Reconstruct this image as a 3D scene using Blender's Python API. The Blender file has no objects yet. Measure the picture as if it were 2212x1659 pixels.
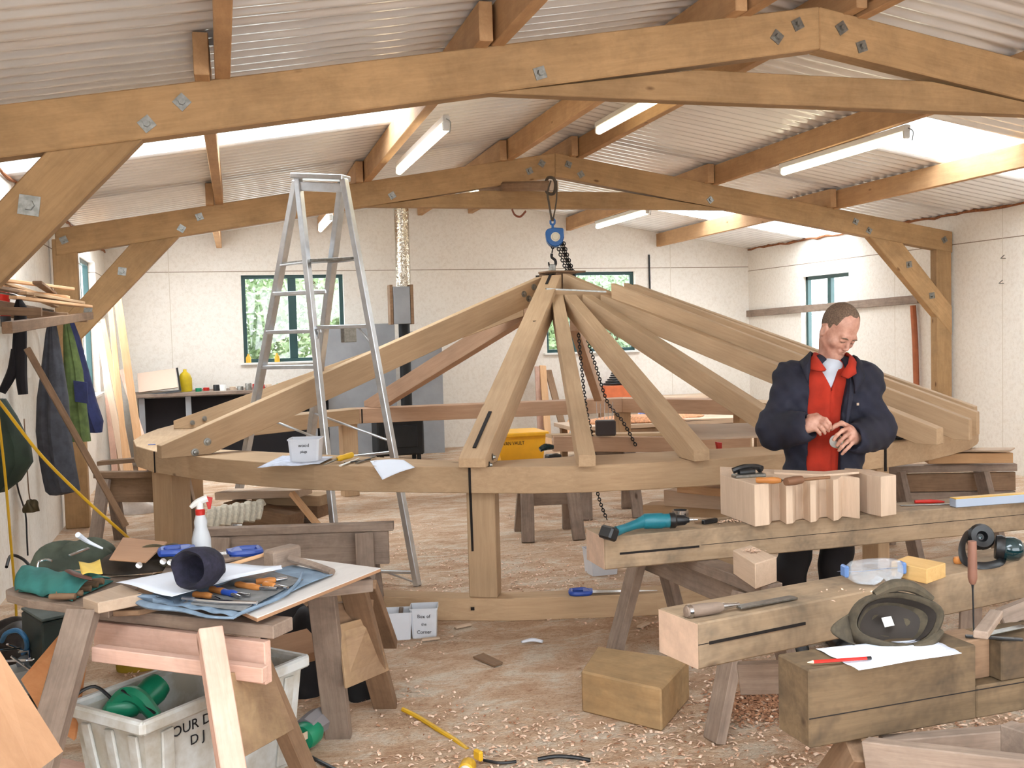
import bpy, bmesh, math, random
import numpy as np
from mathutils import Vector, Matrix
random.seed(7)
S = bpy.context.scene
COL = S.collection
PI = math.pi

# ------------------------------------------------------------ camera
F, YAW, PITCH, ROLL, EYE = 2201.35, .2791, .0513, -.0266, 1.65
_f = Vector((math.sin(YAW)*math.cos(PITCH), math.cos(YAW)*math.cos(PITCH), -math.sin(PITCH)))
_r = Vector((math.cos(YAW), -math.sin(YAW), 0)); _u = _r.cross(_f)
CR = _r*math.cos(ROLL)+_u*math.sin(ROLL); CU = _u*math.cos(ROLL)-_r*math.sin(ROLL); CF = _f
CO = Vector((0, 0, EYE))
cd = bpy.data.cameras.new('camera'); cam = bpy.data.objects.new('camera', cd); COL.objects.link(cam)
cd.sensor_width = 36; cd.lens = F*36/2212; cd.clip_start = .05; cd.clip_end = 200
cam.matrix_world = Matrix(((CR.x, CU.x, -CF.x, 0), (CR.y, CU.y, -CF.y, 0), (CR.z, CU.z, -CF.z, EYE), (0, 0, 0, 1)))
S.camera = cam
# ------------------------------------------------------------ world, lights, exposure
S.view_settings.view_transform = 'Standard'; S.view_settings.look = 'None'
S.view_settings.gamma = 1; S.view_settings.use_curve_mapping = False
S.view_settings.exposure = -0.2
w = bpy.data.worlds.new('overcast'); S.world = w; w.use_nodes = True
wn = w.node_tree.nodes; bgn = wn['Background']
bgn.inputs[0].default_value = (.93, .97, 1, 1); bgn.inputs[1].default_value = 5.0
S.cycles.use_denoising = True
S.cycles.max_bounces = 5; S.cycles.diffuse_bounces = 3; S.cycles.transparent_max_bounces = 8
S.cycles.use_light_tree = False; S.cycles.use_adaptive_sampling = True; S.cycles.adaptive_min_samples = 16; S.cycles.adaptive_threshold = .14
S.cycles.sample_clamp_indirect = 6

def area(name, loc, rot, sx, sy, power, color=(1, 1, 1), portal=False):
    l = bpy.data.lights.new(name, 'AREA'); l.shape = 'RECTANGLE'; l.size = sx; l.size_y = sy
    l.energy = power; l.color = color
    if portal: l.cycles.is_portal = True
    o = bpy.data.objects.new(name, l); COL.objects.link(o); o.location = loc; o.rotation_euler = rot
    return o
XL, XR, YB, YF = -1.4, 8.03, 14.4, -3.2
# daylight pouring in through the roof lights (front pair added), the left wall windows and the open front door of the shed
SKY = (.90, .95, 1.0)
SKYL = [(-.9, .3, 1.4), (7.55, .3, 1.4)]
def roofz(x, off=3.62): return off-.1645*abs(x-3.3)
for ya, yb in ((.4, 1.6), (7.0, 8.0), (11.7, 12.7)):  # nearest pair is out of view, added to light the foreground
    for x0, x1 in ((-1.2, 1.5), (5.3, 7.9)):
        xm = (x0+x1)/2; a = math.atan(.1645)*(1 if xm > 3.3 else -1)
        area('roof_light_daylight', (xm, (ya+yb)/2, roofz(xm)+.12), (0, a, 0), x1-x0, yb-ya, 135, SKY)
area('front_door_daylight', (2.6, YF+.02, 1.75), (math.radians(90), 0, 0), 6.4, 3.1, 150, (.86, .93, 1.0))
area('left_window_daylight', (XL-.16, 12.6, 1.9), (math.radians(90), 0, math.radians(-90)), 1.8, 1.5, 40, SKY)
area('left_window_daylight', (XL-.16, -.6, 1.9), (math.radians(90), 0, math.radians(-90)), 2.4, 1.4, 110, SKY)
area('back_window_daylight', (1.25, YB+.2, 1.9), (math.radians(-90), 0, 0), 1.4, 1.1, 30, SKY)
area('back_window_daylight', (5.35, YB+.2, 1.9), (math.radians(-90), 0, 0), 1.4, 1.1, 30, SKY)
area('right_window_daylight', (XR+.2, 12.3, 1.8), (math.radians(90), 0, math.radians(90)), 1.1, 1.0, 25, SKY)

# ------------------------------------------------------------ helpers
def at(px, py, x=None, y=None, z=None, d=None):
    """world point on the sight line of a photo pixel, at a known wall, height or distance"""
    D = CF+CR*((px-1106)/F)-CU*((py-829.5)/F)
    if x is not None: t = (x-CO.x)/D.x
    elif y is not None: t = (y-CO.y)/D.y
    elif z is not None: t = (z-CO.z)/D.z
    else: t = d
    return CO+D*t
V = Vector
WM = {}
def wm(o): return WM.get(o.name, Matrix.Identity(4))
def link(name, me, mat=None, M=None, parent=None, smooth=False):
    o = bpy.data.objects.new(name, me); COL.objects.link(o)
    M = M or Matrix.Identity(4)
    if parent is not None:
        o.parent = parent; o.matrix_parent_inverse = wm(parent).inverted()
    o.matrix_basis = M; WM[o.name] = M.copy()
    if mat is not None and me is not None:
        for m in (mat if isinstance(mat, (list, tuple)) else [mat]): me.materials.append(m)
    if smooth and me is not None:
        me.polygons.foreach_set('use_smooth', [True]*len(me.polygons))
        try: me.set_sharp_from_angle(angle=math.radians(40))
        except Exception: pass
    return o
def tag(o, label=None, cat=None, group=None, kind=None):
    if label: o['label'] = label
    if cat: o['category'] = cat
    if group: o['group'] = group
    if kind: o['kind'] = kind
    elif cat and 'kind' not in o: o['kind'] = 'thing'
    return o
def thing(name, label, cat, loc, group=None):
    return tag(link(name, None, M=Matrix.Translation(V(loc))), label, cat, group)
def struct(o): o['kind'] = 'structure'; return o
def copy_thing(o, M, label=None):
    """copies a thing and its parts; M moves the copy in the world"""
    def rec(s, par):
        c = s.copy(); COL.objects.link(c); WM[c.name] = M @ WM[s.name]
        if par is None: c.matrix_basis = WM[c.name]
        else: c.parent = par
        for k in list(s.children): rec(k, c)
        return c
    n = rec(o, None)
    if label: n['label'] = label
    return n
def mesh(vs, fs, mats=None):
    me = bpy.data.meshes.new('m'); me.from_pydata([tuple(v) for v in vs], [], fs)
    if mats is not None: me.polygons.foreach_set('material_index', mats)
    me.update(); return me
def frame(a, b, up=V((0, 0, 1))):
    """matrix with X along a->b, Z near up, origin at the middle"""
    a, b = V(a), V(b); X = (b-a).normalized(); up = V(up)
    if abs(X.dot(up)) > .98: up = V((0, 1, 0))
    Y = up.cross(X).normalized(); Z = X.cross(Y); c = (a+b)/2
    return Matrix(((X.x, Y.x, Z.x, c.x), (X.y, Y.y, Z.y, c.y), (X.z, Y.z, Z.z, c.z), (0, 0, 0, 1)))
def boxmesh(l, w_, h, bev=.003, seg=1, cuts=0, warp=0):
    bm = bmesh.new(); bmesh.ops.create_cube(bm, size=1)
    bmesh.ops.scale(bm, vec=(l, w_, h), verts=bm.verts)
    if bev: bmesh.ops.bevel(bm, geom=bm.edges[:], offset=min(bev, min(l, w_, h)*.3), segments=seg, affect='EDGES')
    me = bpy.data.meshes.new('b'); bm.to_mesh(me); bm.free(); return me
def beam(name, a, b, w_, h, mat, parent=None, up=(0, 0, 1), bev=.003, drop=0.0, side=0.0, smooth=False):
    """squared timber from a to b, w_ wide, h deep; drop/side shift it in its own frame (drop=1: a-b is the top edge)"""
    M = frame(a, b, up) @ Matrix.Translation((0, side*w_/2, -drop*h/2))
    return link(name, boxmesh((V(b)-V(a)).length, w_, h, bev), mat, M, parent, smooth)
def box(name, c, sx, sy, sz, mat, parent=None, rz=0, bev=.003, seg=1, rx=0, ry=0, smooth=False):
    M = Matrix.Translation(V(c)) @ Matrix.Rotation(rz, 4, 'Z') @ Matrix.Rotation(ry, 4, 'Y') @ Matrix.Rotation(rx, 4, 'X')
    return link(name, boxmesh(sx, sy, sz, bev, seg), mat, M, parent, smooth)
def prism(name, pts, vec, mat, parent=None, bev=.002, gx=None, smooth=False):
    """polygon pts (world) extruded by vec; grain along gx (default first edge)"""
    pts = [V(p) for p in pts]; vec = V(vec)
    X = (V(gx) if gx is not None else pts[1]-pts[0]).normalized(); Zv = vec.normalized()
    if abs(X.dot(Zv)) > .95: Zv = (pts[1]-pts[0]).normalized()
    Y = Zv.cross(X).normalized(); X = Y.cross(Zv)
    M = Matrix(((X.x, Y.x, Zv.x, pts[0].x), (X.y, Y.y, Zv.y, pts[0].y), (X.z, Y.z, Zv.z, pts[0].z), (0, 0, 0, 1)))
    I = M.inverted(); lo = [I@p for p in pts]; lv = I.to_3x3()@vec
    bm = bmesh.new(); va = [bm.verts.new(p) for p in lo]; vb = [bm.verts.new(p+lv) for p in lo]; n = len(lo)
    bm.faces.new(va); bm.faces.new(vb[::-1])
    for i in range(n): bm.faces.new((va[i], va[(i+1) % n], vb[(i+1) % n], vb[i]))
    bmesh.ops.recalc_face_normals(bm, faces=bm.faces)
    if bev: bmesh.ops.bevel(bm, geom=[e for e in bm.edges if e.calc_face_angle(0) > .5], offset=bev, segments=1, affect='EDGES')
    me = bpy.data.meshes.new('p'); bm.to_mesh(me); bm.free()
    return link(name, me, mat, M, parent, smooth)
def smooth_path(pts, n=6):
    P = [V(p) for p in pts]; out = []
    if len(P) < 3: return P
    for i in range(len(P)-1):
        p0, p1, p2, p3 = P[max(i-1, 0)], P[i], P[i+1], P[min(i+2, len(P)-1)]
        for k in range(n):
            t = k/n
            out.append(.5*((2*p1)+(p2-p0)*t+(2*p0-5*p1+4*p2-p3)*t*t+(3*p1-p0-3*p2+p3)*t*t*t))
    out.append(P[-1]); return out
def tube_data(pts, r, sides=8, flat=1.0, cap=True):
    P = [V(p) for p in pts]; n = len(P); vs = []; fs = []
    T = (P[1]-P[0]).normalized(); up = V((0, 0, 1)) if abs(T.z) < .9 else V((1, 0, 0))
    N = (up-T*up.dot(T)).normalized()
    for i, p in enumerate(P):
        T = (P[min(i+1, n-1)]-P[max(i-1, 0)]).normalized()
        N = (N-T*N.dot(T)).normalized(); B = T.cross(N)
        rr = r[i] if isinstance(r, (list, tuple)) else r
        for k in range(sides):
            a = 2*PI*k/sides; vs.append(p+N*(math.cos(a)*rr*flat)+B*(math.sin(a)*rr))
    for i in range(n-1):
        for k in range(sides):
            a = i*sides+k; b = i*sides+(k+1) % sides
            fs.append((a, b, b+sides, a+sides))
    if cap: fs.append(tuple(range(sides))[::-1]); fs.append(tuple(range((n-1)*sides, n*sides)))
    return vs, fs
def tube(name, pts, r, mat, parent=None, sides=8, n=5, flat=1.0, straight=False):
    P = [V(p) for p in pts] if straight else smooth_path(pts, n)
    if isinstance(r, (list, tuple)) and len(r) != len(P):
        m = len(r); r = [r[min(int(i*(m-1)/(len(P)-1)), m-2)]*(1-((i*(m-1)/(len(P)-1)) % 1 if i < len(P)-1 else 1))+r[min(int(i*(m-1)/(len(P)-1)), m-2)+1]*((i*(m-1)/(len(P)-1)) % 1 if i < len(P)-1 else 1) for i in range(len(P))]
    o = V(P[0]); vs, fs = tube_data([p-o for p in P], r, sides, flat)
    return link(name, mesh(vs, fs), mat, Matrix.Translation(o), parent, True)
def lathe(name, prof, a, axis, mat, parent=None, sides=20, sx=1.0):
    """profile (radius, distance along axis) turned about the axis that starts at a"""
    a = V(a); ax = V(axis).normalized(); M0 = frame(a, a+ax); M0.translation = a
    vs = []; fs = []
    for r, h in prof:
        for k in range(sides):
            t = 2*PI*k/sides; vs.append((h, math.cos(t)*r*sx, math.sin(t)*r))
    n = len(prof)
    for i in range(n-1):
        for k in range(sides):
            p = i*sides+k; q = i*sides+(k+1) % sides; fs.append((p, p+sides, q+sides, q))
    fs.append(tuple(range(sides))); fs.append(tuple(range((n-1)*sides, n*sides))[::-1])
    return link(name, mesh(vs, fs), mat, M0, parent, True)
def bridge(name, rings, mat, parent=None, closed=True, cap=True, solid=0, smooth=True):
    """surface through rows of world points"""
    o = V(rings[0][0]); m = len(rings[0]); vs = [V(p)-o for r in rings for p in r]; fs = []
    for i in range(len(rings)-1):
        for k in range(m if closed else m-1):
            a = i*m+k; b = i*m+(k+1) % m; fs.append((a, b, b+m, a+m))
    if closed and cap: fs.append(tuple(range(m))[::-1]); fs.append(tuple(range((len(rings)-1)*m, len(rings)*m)))
    ob = link(name, mesh(vs, fs), mat, Matrix.Translation(o), parent, smooth)
    if solid:
        md = ob.modifiers.new('thickness', 'SOLIDIFY'); md.thickness = solid; md.offset = 0
    return ob
def sheet(name, corners, nx, ny, fn, mat, parent=None, solid=.0015):
    """bilinear sheet between four world corners, fn(u,v)->height above it"""
    A, B, C, D = [V(c) for c in corners]; nrm = (B-A).cross(D-A).normalized()
    if nrm.z < 0: nrm = -nrm
    rows = []
    for j in range(ny+1):
        v = j/ny
        rows.append([(A.lerp(B, i/nx)).lerp(D.lerp(C, i/nx), v)+nrm*fn(i/nx, v) for i in range(nx+1)])
    return bridge(name, rows, mat, parent, closed=False, solid=solid)
def text(name, body, M, size, mat, parent=None, ext=.0006, sx=1.0):
    c = bpy.data.curves.new('t', 'FONT'); c.body = body; c.size = size; c.extrude = ext; c.align_x = 'CENTER'; c.align_y = 'CENTER'
    c.resolution_u = 3
    o = bpy.data.objects.new(name, c); COL.objects.link(o)
    M = M @ Matrix.Diagonal((sx, 1, 1, 1))
    if parent is not None: o.parent = parent; o.matrix_parent_inverse = wm(parent).inverted()
    o.matrix_basis = M; WM[o.name] = M.copy(); c.materials.append(mat)
    bpy.context.view_layer.update(); me = bpy.data.meshes.new_from_object(o); me.name = name; bpy.data.objects.remove(o)
    return link(name, me, None, M, parent)

# ------------------------------------------------------------ materials
def newmat(name):
    m = bpy.data.materials.new(name); m.use_nodes = True
    return m, m.node_tree.nodes, m.node_tree.links, m.node_tree.nodes['Principled BSDF']
def ramp(n, stops):
    r = n.new('ShaderNodeValToRGB'); e = r.color_ramp.elements
    while len(e) < len(stops): e.new(.5)
    for k, (p, c) in enumerate(stops): e[k].position = p; e[k].color = tuple(c)+(1,) if len(c) == 3 else c
    return r
def noise(n, l, vec, scale, detail=4, rough=.5, dist=0):
    t = n.new('ShaderNodeTexNoise'); t.inputs['Scale'].default_value = scale; t.inputs['Detail'].default_value = detail
    t.inputs['Roughness'].default_value = rough; t.inputs['Distortion'].default_value = dist
    if vec is not None: l.new(vec, t.inputs['Vector'])
    return t
def mixc(n, l, a, b, fac, mode='MIX'):
    m = n.new('ShaderNodeMix'); m.data_type = 'RGBA'; m.blend_type = mode
    for s, v in ((6, a), (7, b), (0, fac)):
        if hasattr(v, 'links') or hasattr(v, 'is_output'): l.new(v, m.inputs[s])
        else: m.inputs[s].default_value = v if s == 0 else tuple(v)+(1,)
    return m.outputs[2]
def lin(r, g, b):
    f = lambda c: ((c/255+.055)/1.055)**2.4 if c > 10 else c/255/12.92
    return (f(r), f(g), f(b))
def wood(name, c1, c2, scale=1.0, stain=None, stain_amt=.5, rough=.75, stretch=14, bump=.25, knots=True, vary=.12, stain_scale=1.6):
    m, n, l, b = newmat(name)
    tc = n.new('ShaderNodeTexCoord'); oi = n.new('ShaderNodeObjectInfo')
    va = n.new('ShaderNodeVectorMath'); va.operation = 'MULTIPLY_ADD'; l.new(oi.outputs['Random'], va.inputs[0]); va.inputs[1].default_value = (7, 13, 5)
    l.new(tc.outputs['Object'], va.inputs[2])
    mp = n.new('ShaderNodeMapping'); mp.inputs['Scale'].default_value = (1.6*scale, stretch*1.9*scale, stretch*1.9*scale); l.new(va.outputs[0], mp.inputs[0])
    g = noise(n, l, mp.outputs[0], 2.2, 5, .74, .5)
    rp = ramp(n, [(.12, c1), (.84, c2)]); l.new(g.outputs[0], rp.inputs[0]); col = rp.outputs[0]
    big = noise(n, l, va.outputs[0], stain_scale, 2, .6)
    r2 = ramp(n, [(.35, (.80, .78, .76)), (.7, (1.06, 1.05, 1.04))]); l.new(big.outputs[0], r2.inputs[0])
    col = mixc(n, l, col, r2.outputs[0], .75, 'MULTIPLY')
    if knots:
        vo = n.new('ShaderNodeTexVoronoi'); vo.inputs['Scale'].default_value = 3.0; mk = n.new('ShaderNodeMapping'); mk.inputs['Scale'].default_value = (.6, 1.4, 1.4)
        l.new(va.outputs[0], mk.inputs[0]); l.new(mk.outputs[0], vo.inputs['Vector'])
        r3 = ramp(n, [(.03, (.25, .17, .12)), (.07, (1, 1, 1))]); l.new(vo.outputs['Distance'], r3.inputs[0])
        col = mixc(n, l, col, r3.outputs[0], .8, 'MULTIPLY')
    if stain:
        sn = noise(n, l, va.outputs[0], 4.5, 4, .75, .2); r4 = ramp(n, [(.42, (0, 0, 0)), (.75, (1, 1, 1))]); l.new(sn.outputs[0], r4.inputs[0])
        mu = n.new('ShaderNodeMath'); mu.operation = 'MULTIPLY'; mu.inputs[1].default_value = stain_amt; l.new(r4.outputs[0], mu.inputs[0])
        col = mixc(n, l, col, stain, mu.outputs[0])
    hv = n.new('ShaderNodeMapRange'); hv.inputs[3].default_value = 1-vary; hv.inputs[4].default_value = 1+vary; l.new(oi.outputs['Random'], hv.inputs[0])
    hs = n.new('ShaderNodeHueSaturation'); l.new(hv.outputs[0], hs.inputs['Value']); l.new(col, hs.inputs['Color'])
    l.new(hs.outputs[0], b.inputs['Base Color']); b.inputs['Roughness'].default_value = rough
    b.inputs['Specular IOR Level'].default_value = .25
    bp = n.new('ShaderNodeBump'); bp.inputs['Strength'].default_value = bump; bp.inputs['Distance'].default_value = .002
    l.new(g.outputs[0], bp.inputs['Height']); l.new(bp.outputs[0], b.inputs['Normal'])
    return m
def plain(name, c, rough=.5, metal=0, var=.0, scale=8, bump=0, spec=.5, coat=0, c2=None):
    m, n, l, b = newmat(name)
    b.inputs['Roughness'].default_value = rough; b.inputs['Metallic'].default_value = metal; b.inputs['Specular IOR Level'].default_value = spec
    if coat: b.inputs['Coat Weight'].default_value = coat
    tc = n.new('ShaderNodeTexCoord'); t = noise(n, l, tc.outputs['Object'], scale, 5, .6)
    c2 = c2 or tuple(x*(1-var) for x in c)
    rp = ramp(n, [(.38, c2), (.62, c)]); l.new(t.outputs[0], rp.inputs[0]); l.new(rp.outputs[0], b.inputs['Base Color'])
    if bump:
        bp = n.new('ShaderNodeBump'); bp.inputs['Strength'].default_value = bump; bp.inputs['Distance'].default_value = .003
        l.new(t.outputs[0], bp.inputs['Height']); l.new(bp.outputs[0], b.inputs['Normal'])
    return m
def emit(name, c, s):
    m, n, l, b = newmat(name); b.inputs['Emission Color'].default_value = tuple(c)+(1,); b.inputs['Emission Strength'].default_value = s
    b.inputs['Base Color'].default_value = (.9, .9, .9, 1); return m
M_TRUSS = wood('douglas_fir_aged', lin(156, 121, 82), lin(190, 153, 111), .8, lin(90, 70, 48), .35, stretch=9)
M_PURLIN = wood('larch_purlin', lin(178, 136, 96), lin(212, 170, 126), .8, lin(110, 80, 55), .25, stretch=8)
M_OAK = wood('green_oak', lin(170, 140, 108), lin(202, 172, 138), .9, stretch=12, vary=.08)
M_OFF = wood('sawn_oak_offcut', lin(158, 124, 86), lin(196, 162, 118), 1.2, lin(96, 84, 66), .5, stretch=5, vary=.04)
M_OAKP = wood('pink_oak', lin(168, 132, 106), lin(198, 164, 136), .9, stretch=12, vary=.06)
M_BEAM = wood('stained_oak', lin(150, 126, 100), lin(184, 160, 132), .9, lin(78, 72, 64), .75, stretch=12, stain_scale=2.4, vary=.05)
M_BEAMC = wood('dark_stained_oak', lin(92, 76, 56), lin(130, 108, 82), .9, lin(40, 35, 32), .9, stretch=10, stain_scale=2.4, vary=.05)
M_PALE = wood('pale_fresh_wood', lin(192, 166, 142), lin(222, 198, 174), 1, stretch=10, knots=False)
M_GREY = wood('weathered_wood', lin(120, 102, 90), lin(172, 152, 136), 1, lin(74, 62, 54), .5, stretch=12)
M_BROWN = wood('brown_softwood', lin(118, 92, 70), lin(166, 134, 106), 1, lin(84, 62, 46), .4, stretch=12)
M_PINE = wood('pine_plank', lin(212, 160, 116), lin(244, 204, 160), 1, stretch=12)
M_PINK = wood('pink_pine', lin(204, 158, 138), lin(234, 200, 182), 1, lin(120, 86, 70), .3, stretch=9)
M_PLY = wood('plywood_face', lin(166, 124, 92), lin(194, 152, 118), .6, stretch=6, knots=False, bump=.1)
M_PLYG = wood('dusty_plywood', lin(124, 98, 76), lin(178, 148, 118), .6, lin(206, 178, 130), .4, stretch=5)
M_ENDW = plain('sawn_end_grain', lin(208, 176, 152), .85, 0, .18, 14, .3)
M_DARK = plain('dark_recess', lin(26, 18, 14), .9)
M_STEEL = plain('galvanised_steel', lin(150, 148, 142), .38, .85, .3, 40, .1)
M_ALU = plain('aluminium', lin(205, 208, 212), .35, .9, .15, 12)
M_BLACK = plain('black_plastic', lin(22, 22, 24), .4, 0, .2)
M_WHITE = plain('white_paint', lin(228, 226, 220), .5, 0, .05)
M_PAPER = plain('paper', lin(232, 238, 250), .8, 0, .04, 3)
M_CHROME = plain('bright_steel', lin(200, 202, 206), .18, 1)
M_YEL = plain('yellow_plastic', lin(226, 176, 40), .45, 0, .12)
M_RED = plain('red_plastic', lin(190, 34, 22), .4, 0, .12)
M_BLUE = plain('blue_plastic', lin(40, 76, 168), .4, 0, .12)
M_TEAL = plain('teal_tool_plastic', lin(20, 112, 128), .4, 0, .2)
M_GREEN = plain('green_tool_plastic', lin(22, 128, 92), .35, 0, .2)
M_TUBE = emit('fluorescent_tube', (1, .93, .66), 9)
M_CHISEL = wood('tool_handle_wood', lin(176, 104, 48), lin(222, 152, 86), 3, stretch=6, knots=False, rough=.4)
# ------------------------------------------------------------ the shed itself
def wallmat(name, horiz, vert, axis):
    m, n, l, b = newmat(name); tc = n.new('ShaderNodeTexCoord'); sp = n.new('ShaderNodeSeparateXYZ'); l.new(tc.outputs['Object'], sp.inputs[0])
    t = noise(n, l, tc.outputs['Object'], 26, 3, .7); r = ramp(n, [(.3, lin(226, 217, 205)), (.55, lin(236, 229, 219))]); l.new(t.outputs[0], r.inputs[0])
    t2 = noise(n, l, tc.outputs['Object'], 90, 2, .7); r2 = ramp(n, [(.34, (.88, .84, .79)), (.46, (1, 1, 1))]); l.new(t2.outputs[0], r2.inputs[0])
    col = mixc(n, l, r.outputs[0], r2.outputs[0], .45, 'MULTIPLY')
    def line(out, pos, wd):
        a = n.new('ShaderNodeMath'); a.operation = 'SUBTRACT'; a.inputs[1].default_value = pos; l.new(out, a.inputs[0])
        c = n.new('ShaderNodeMath'); c.operation = 'ABSOLUTE'; l.new(a.outputs[0], c.inputs[0])
        d = n.new('ShaderNodeMath'); d.operation = 'LESS_THAN'; d.inputs[1].default_value = wd; l.new(c.outputs[0], d.inputs[0]); return d.outputs[0]
    for z in horiz: col = mixc(n, l, col, lin(150, 132, 112), line(sp.outputs[2], z, .005))
    for v in vert: col = mixc(n, l, col, lin(208, 196, 178), line(sp.outputs[axis], v, .004))
    l.new(col, b.inputs['Base Color']); b.inputs['Roughness'].default_value = .8; b.inputs['Specular IOR Level'].default_value = .3
    bp = n.new('ShaderNodeBump'); bp.inputs['Strength'].default_value = .5; bp.inputs['Distance'].default_value = .004; l.new(t.outputs[0], bp.inputs['Height']); l.new(bp.outputs[0], b.inputs['Normal'])
    return m
MW_B = wallmat('painted_board_back', [2.565], [-.6, 6.7], 0)
MW_S = wallmat('painted_board_side', [2.5], [3.4, 7.4, 8.2, 9.0, 10.8], 1)
def wall_with_holes(name, axis, pos, out, lo, hi, holes, ztop, mat, th=.16):
    """board wall on a plane; holes are (a0,a1,z0,z1); ztop(a) gives the roof line"""
    cs = sorted(set([lo, hi]+([3.3] if axis == 1 else [])+[h[0] for h in holes]+[h[1] for h in holes]))
    vs = []; fs = []
    def add(p):
        vs.append(p); return len(vs)-1
    def pt(a, z, k):
        o = pos+out*th*k
        return (a, o, z) if axis == 1 else (o, a, z)
    for a0, a1 in zip(cs[:-1], cs[1:]):
        zs = [0.0]+sorted(sum([[h[2], h[3]] for h in holes if h[0] <= a0+1e-6 and h[1] >= a1-1e-6], []))
        segs = []
        for i in range(0, len(zs), 2): segs.append((zs[i], zs[i+1] if i+1 < len(zs) else None))
        for z0, z1 in segs:
            t0, t1 = (ztop(a0), ztop(a1)) if z1 is None else (z1, z1)
            q = [add(pt(a0, z0, 0)), add(pt(a1, z0, 0)), add(pt(a1, t1, 0)), add(pt(a0, t0, 0)), add(pt(a0, z0, 1)), add(pt(a1, z0, 1)), add(pt(a1, t1, 1)), add(pt(a0, t0, 1))]
            for f in ((0, 1, 2, 3), (7, 6, 5, 4), (0, 4, 5, 1), (3, 2, 6, 7), (0, 3, 7, 4), (1, 5, 6, 2)): fs.append(tuple(q[i] for i in f))
    return struct(link(name, mesh(vs, fs), mat))
gable = lambda x: roofz(x)+.02
WB = [(.52, 1.72, 1.316, 2.517), (4.42, 5.72, 1.316, 2.517)]
a_, b_ = at(520, 592, y=YB), at(741, 592, y=YB); WB[0] = (a_.x, b_.x, 1.316, 2.517)
a_, b_ = at(1178, 592, y=YB), at(1372, 586, y=YB); WB[1] = (a_.x, b_.x, 1.316, 2.517)
wall_with_holes('wall_back', 1, YB, 1, XL-.16, XR+.16, WB, gable, MW_B)
wall_with_holes('wall_front', 1, YF, -1, XL-.16, XR+.16, [(-.6, 5.8, 0.0, 3.1)], gable, MW_B)
WL = [(-1.8, .6, 1.2, 2.6), (11.85, 13.3, 1.05, 2.62)]
WR = [(11.75, 12.9, .95, 2.32)]
wall_with_holes('wall_left', 0, XL, -1, YF, YB, WL, lambda a: roofz(XL)+.02, MW_S)
wall_with_holes('wall_right', 0, XR, 1, YF, YB, WR, lambda a: roofz(XR)+.02, MW_S)
# floor: pale concrete under a skin of sawdust and plane shavings
m, n, l, b = newmat('dusty_floor'); tc = n.new('ShaderNodeTexCoord')
mp = n.new('ShaderNodeMapping'); mp.inputs['Scale'].default_value = (.9, 1.7, 1); l.new(tc.outputs['Object'], mp.inputs[0])
t = noise(n, l, mp.outputs[0], 3.4, 6, .74, .6); r = ramp(n, [(.38, lin(192, 156, 126)), (.5, lin(210, 180, 152)), (.62, lin(220, 206, 188))]); l.new(t.outputs[0], r.inputs[0])
t2 = noise(n, l, mp.outputs[0], 60, 4, .75, 1.2); r2 = ramp(n, [(.36, (.60, .46, .36)), (.48, (.97, .94, .9)), (.64, (1.1, 1.09, 1.07))]); l.new(t2.outputs[0], r2.inputs[0])
l.new(mixc(n, l, r.outputs[0], r2.outputs[0], .8, 'MULTIPLY'), b.inputs['Base Color']); b.inputs['Roughness'].default_value = .95
bp = n.new('ShaderNodeBump'); bp.inputs['Strength'].default_value = .9; bp.inputs['Distance'].default_value = .01; l.new(t2.outputs[0], bp.inputs['Height']); l.new(bp.outputs[0], b.inputs['Normal'])
struct(link('floor', mesh([(XL-.16, YF-.2, 0), (XR+.16, YF-.2, 0), (XR+.16, YB+.16, 0), (XL-.16, YB+.16, 0), (XL-.16, YF-.2, -.2), (XR+.16, YF-.2, -.2), (XR+.16, YB+.16, -.2), (XL-.16, YB+.16, -.2)],
    [(0, 1, 2, 3), (7, 6, 5, 4), (0, 4, 5, 1), (1, 5, 6, 2), (2, 6, 7, 3), (3, 7, 4, 0)]), m))
struct(link('ground', mesh([(-40, YB+.2, -.3), (50, YB+.2, -.3), (50, 60, -.3), (-40, 60, -.3)], [(0, 1, 2, 3)]), plain('rough_grass', lin(96, 120, 60), .9, 0, .4, 3)))

# corrugated roof: troughs run down the slope, translucent sheets let the day in
PITCHW = .14
def corrugated(name, y0, y1, x0, x1, mat, lift=0):
    ny = int((y1-y0)/PITCHW*8); vs = []; fs = []; xs = [x0, (x0+x1)/2, x1]
    for i in range(ny+1):
        y = y0+(y1-y0)*i/ny; dz = .011*max(-1, min(1, 1.5*math.cos(2*PI*y/PITCHW)))
        for x in xs: vs.append((x, y, roofz(x)+.012+dz+lift))
    for i in range(ny):
        for k in range(2):
            a = i*3+k; fs.append((a, a+1, a+4, a+3))
    return struct(link(name, mesh(vs, fs), mat, smooth=True))
M_SHEET, n, l, b = newmat('galvanised_roof_sheet')
tc = n.new('ShaderNodeTexCoord'); t = noise(n, l, tc.outputs['Object'], 3, 4); r = ramp(n, [(.3, lin(228, 226, 224)), (.7, lin(240, 238, 236))]); l.new(t.outputs[0], r.inputs[0])
l.new(r.outputs[0], b.inputs['Base Color']); b.inputs['Metallic'].default_value = .3; b.inputs['Roughness'].default_value = .24
M_GRP, n, l, b = newmat('translucent_roof_sheet')
tr = n.new('ShaderNodeBsdfTransparent'); tr.inputs[0].default_value = (.92, .97, 1, 1); mx = n.new('ShaderNodeMixShader'); mx.inputs[0].default_value = .25
b.inputs['Base Color'].default_value = (.85, .9, .92, 1); b.inputs['Roughness'].default_value = .4
l.new(tr.outputs[0], mx.inputs[1]); l.new(b.outputs[0], mx.inputs[2]); l.new(mx.outputs[0], n['Material Output'].inputs[0])
ys = [YF-.2, .4, 1.6, 7.0, 8.0, 11.7, 12.7, YB+.16]  # first translucent strip is an unseen addition that brightens the foreground
wk = 3
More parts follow.
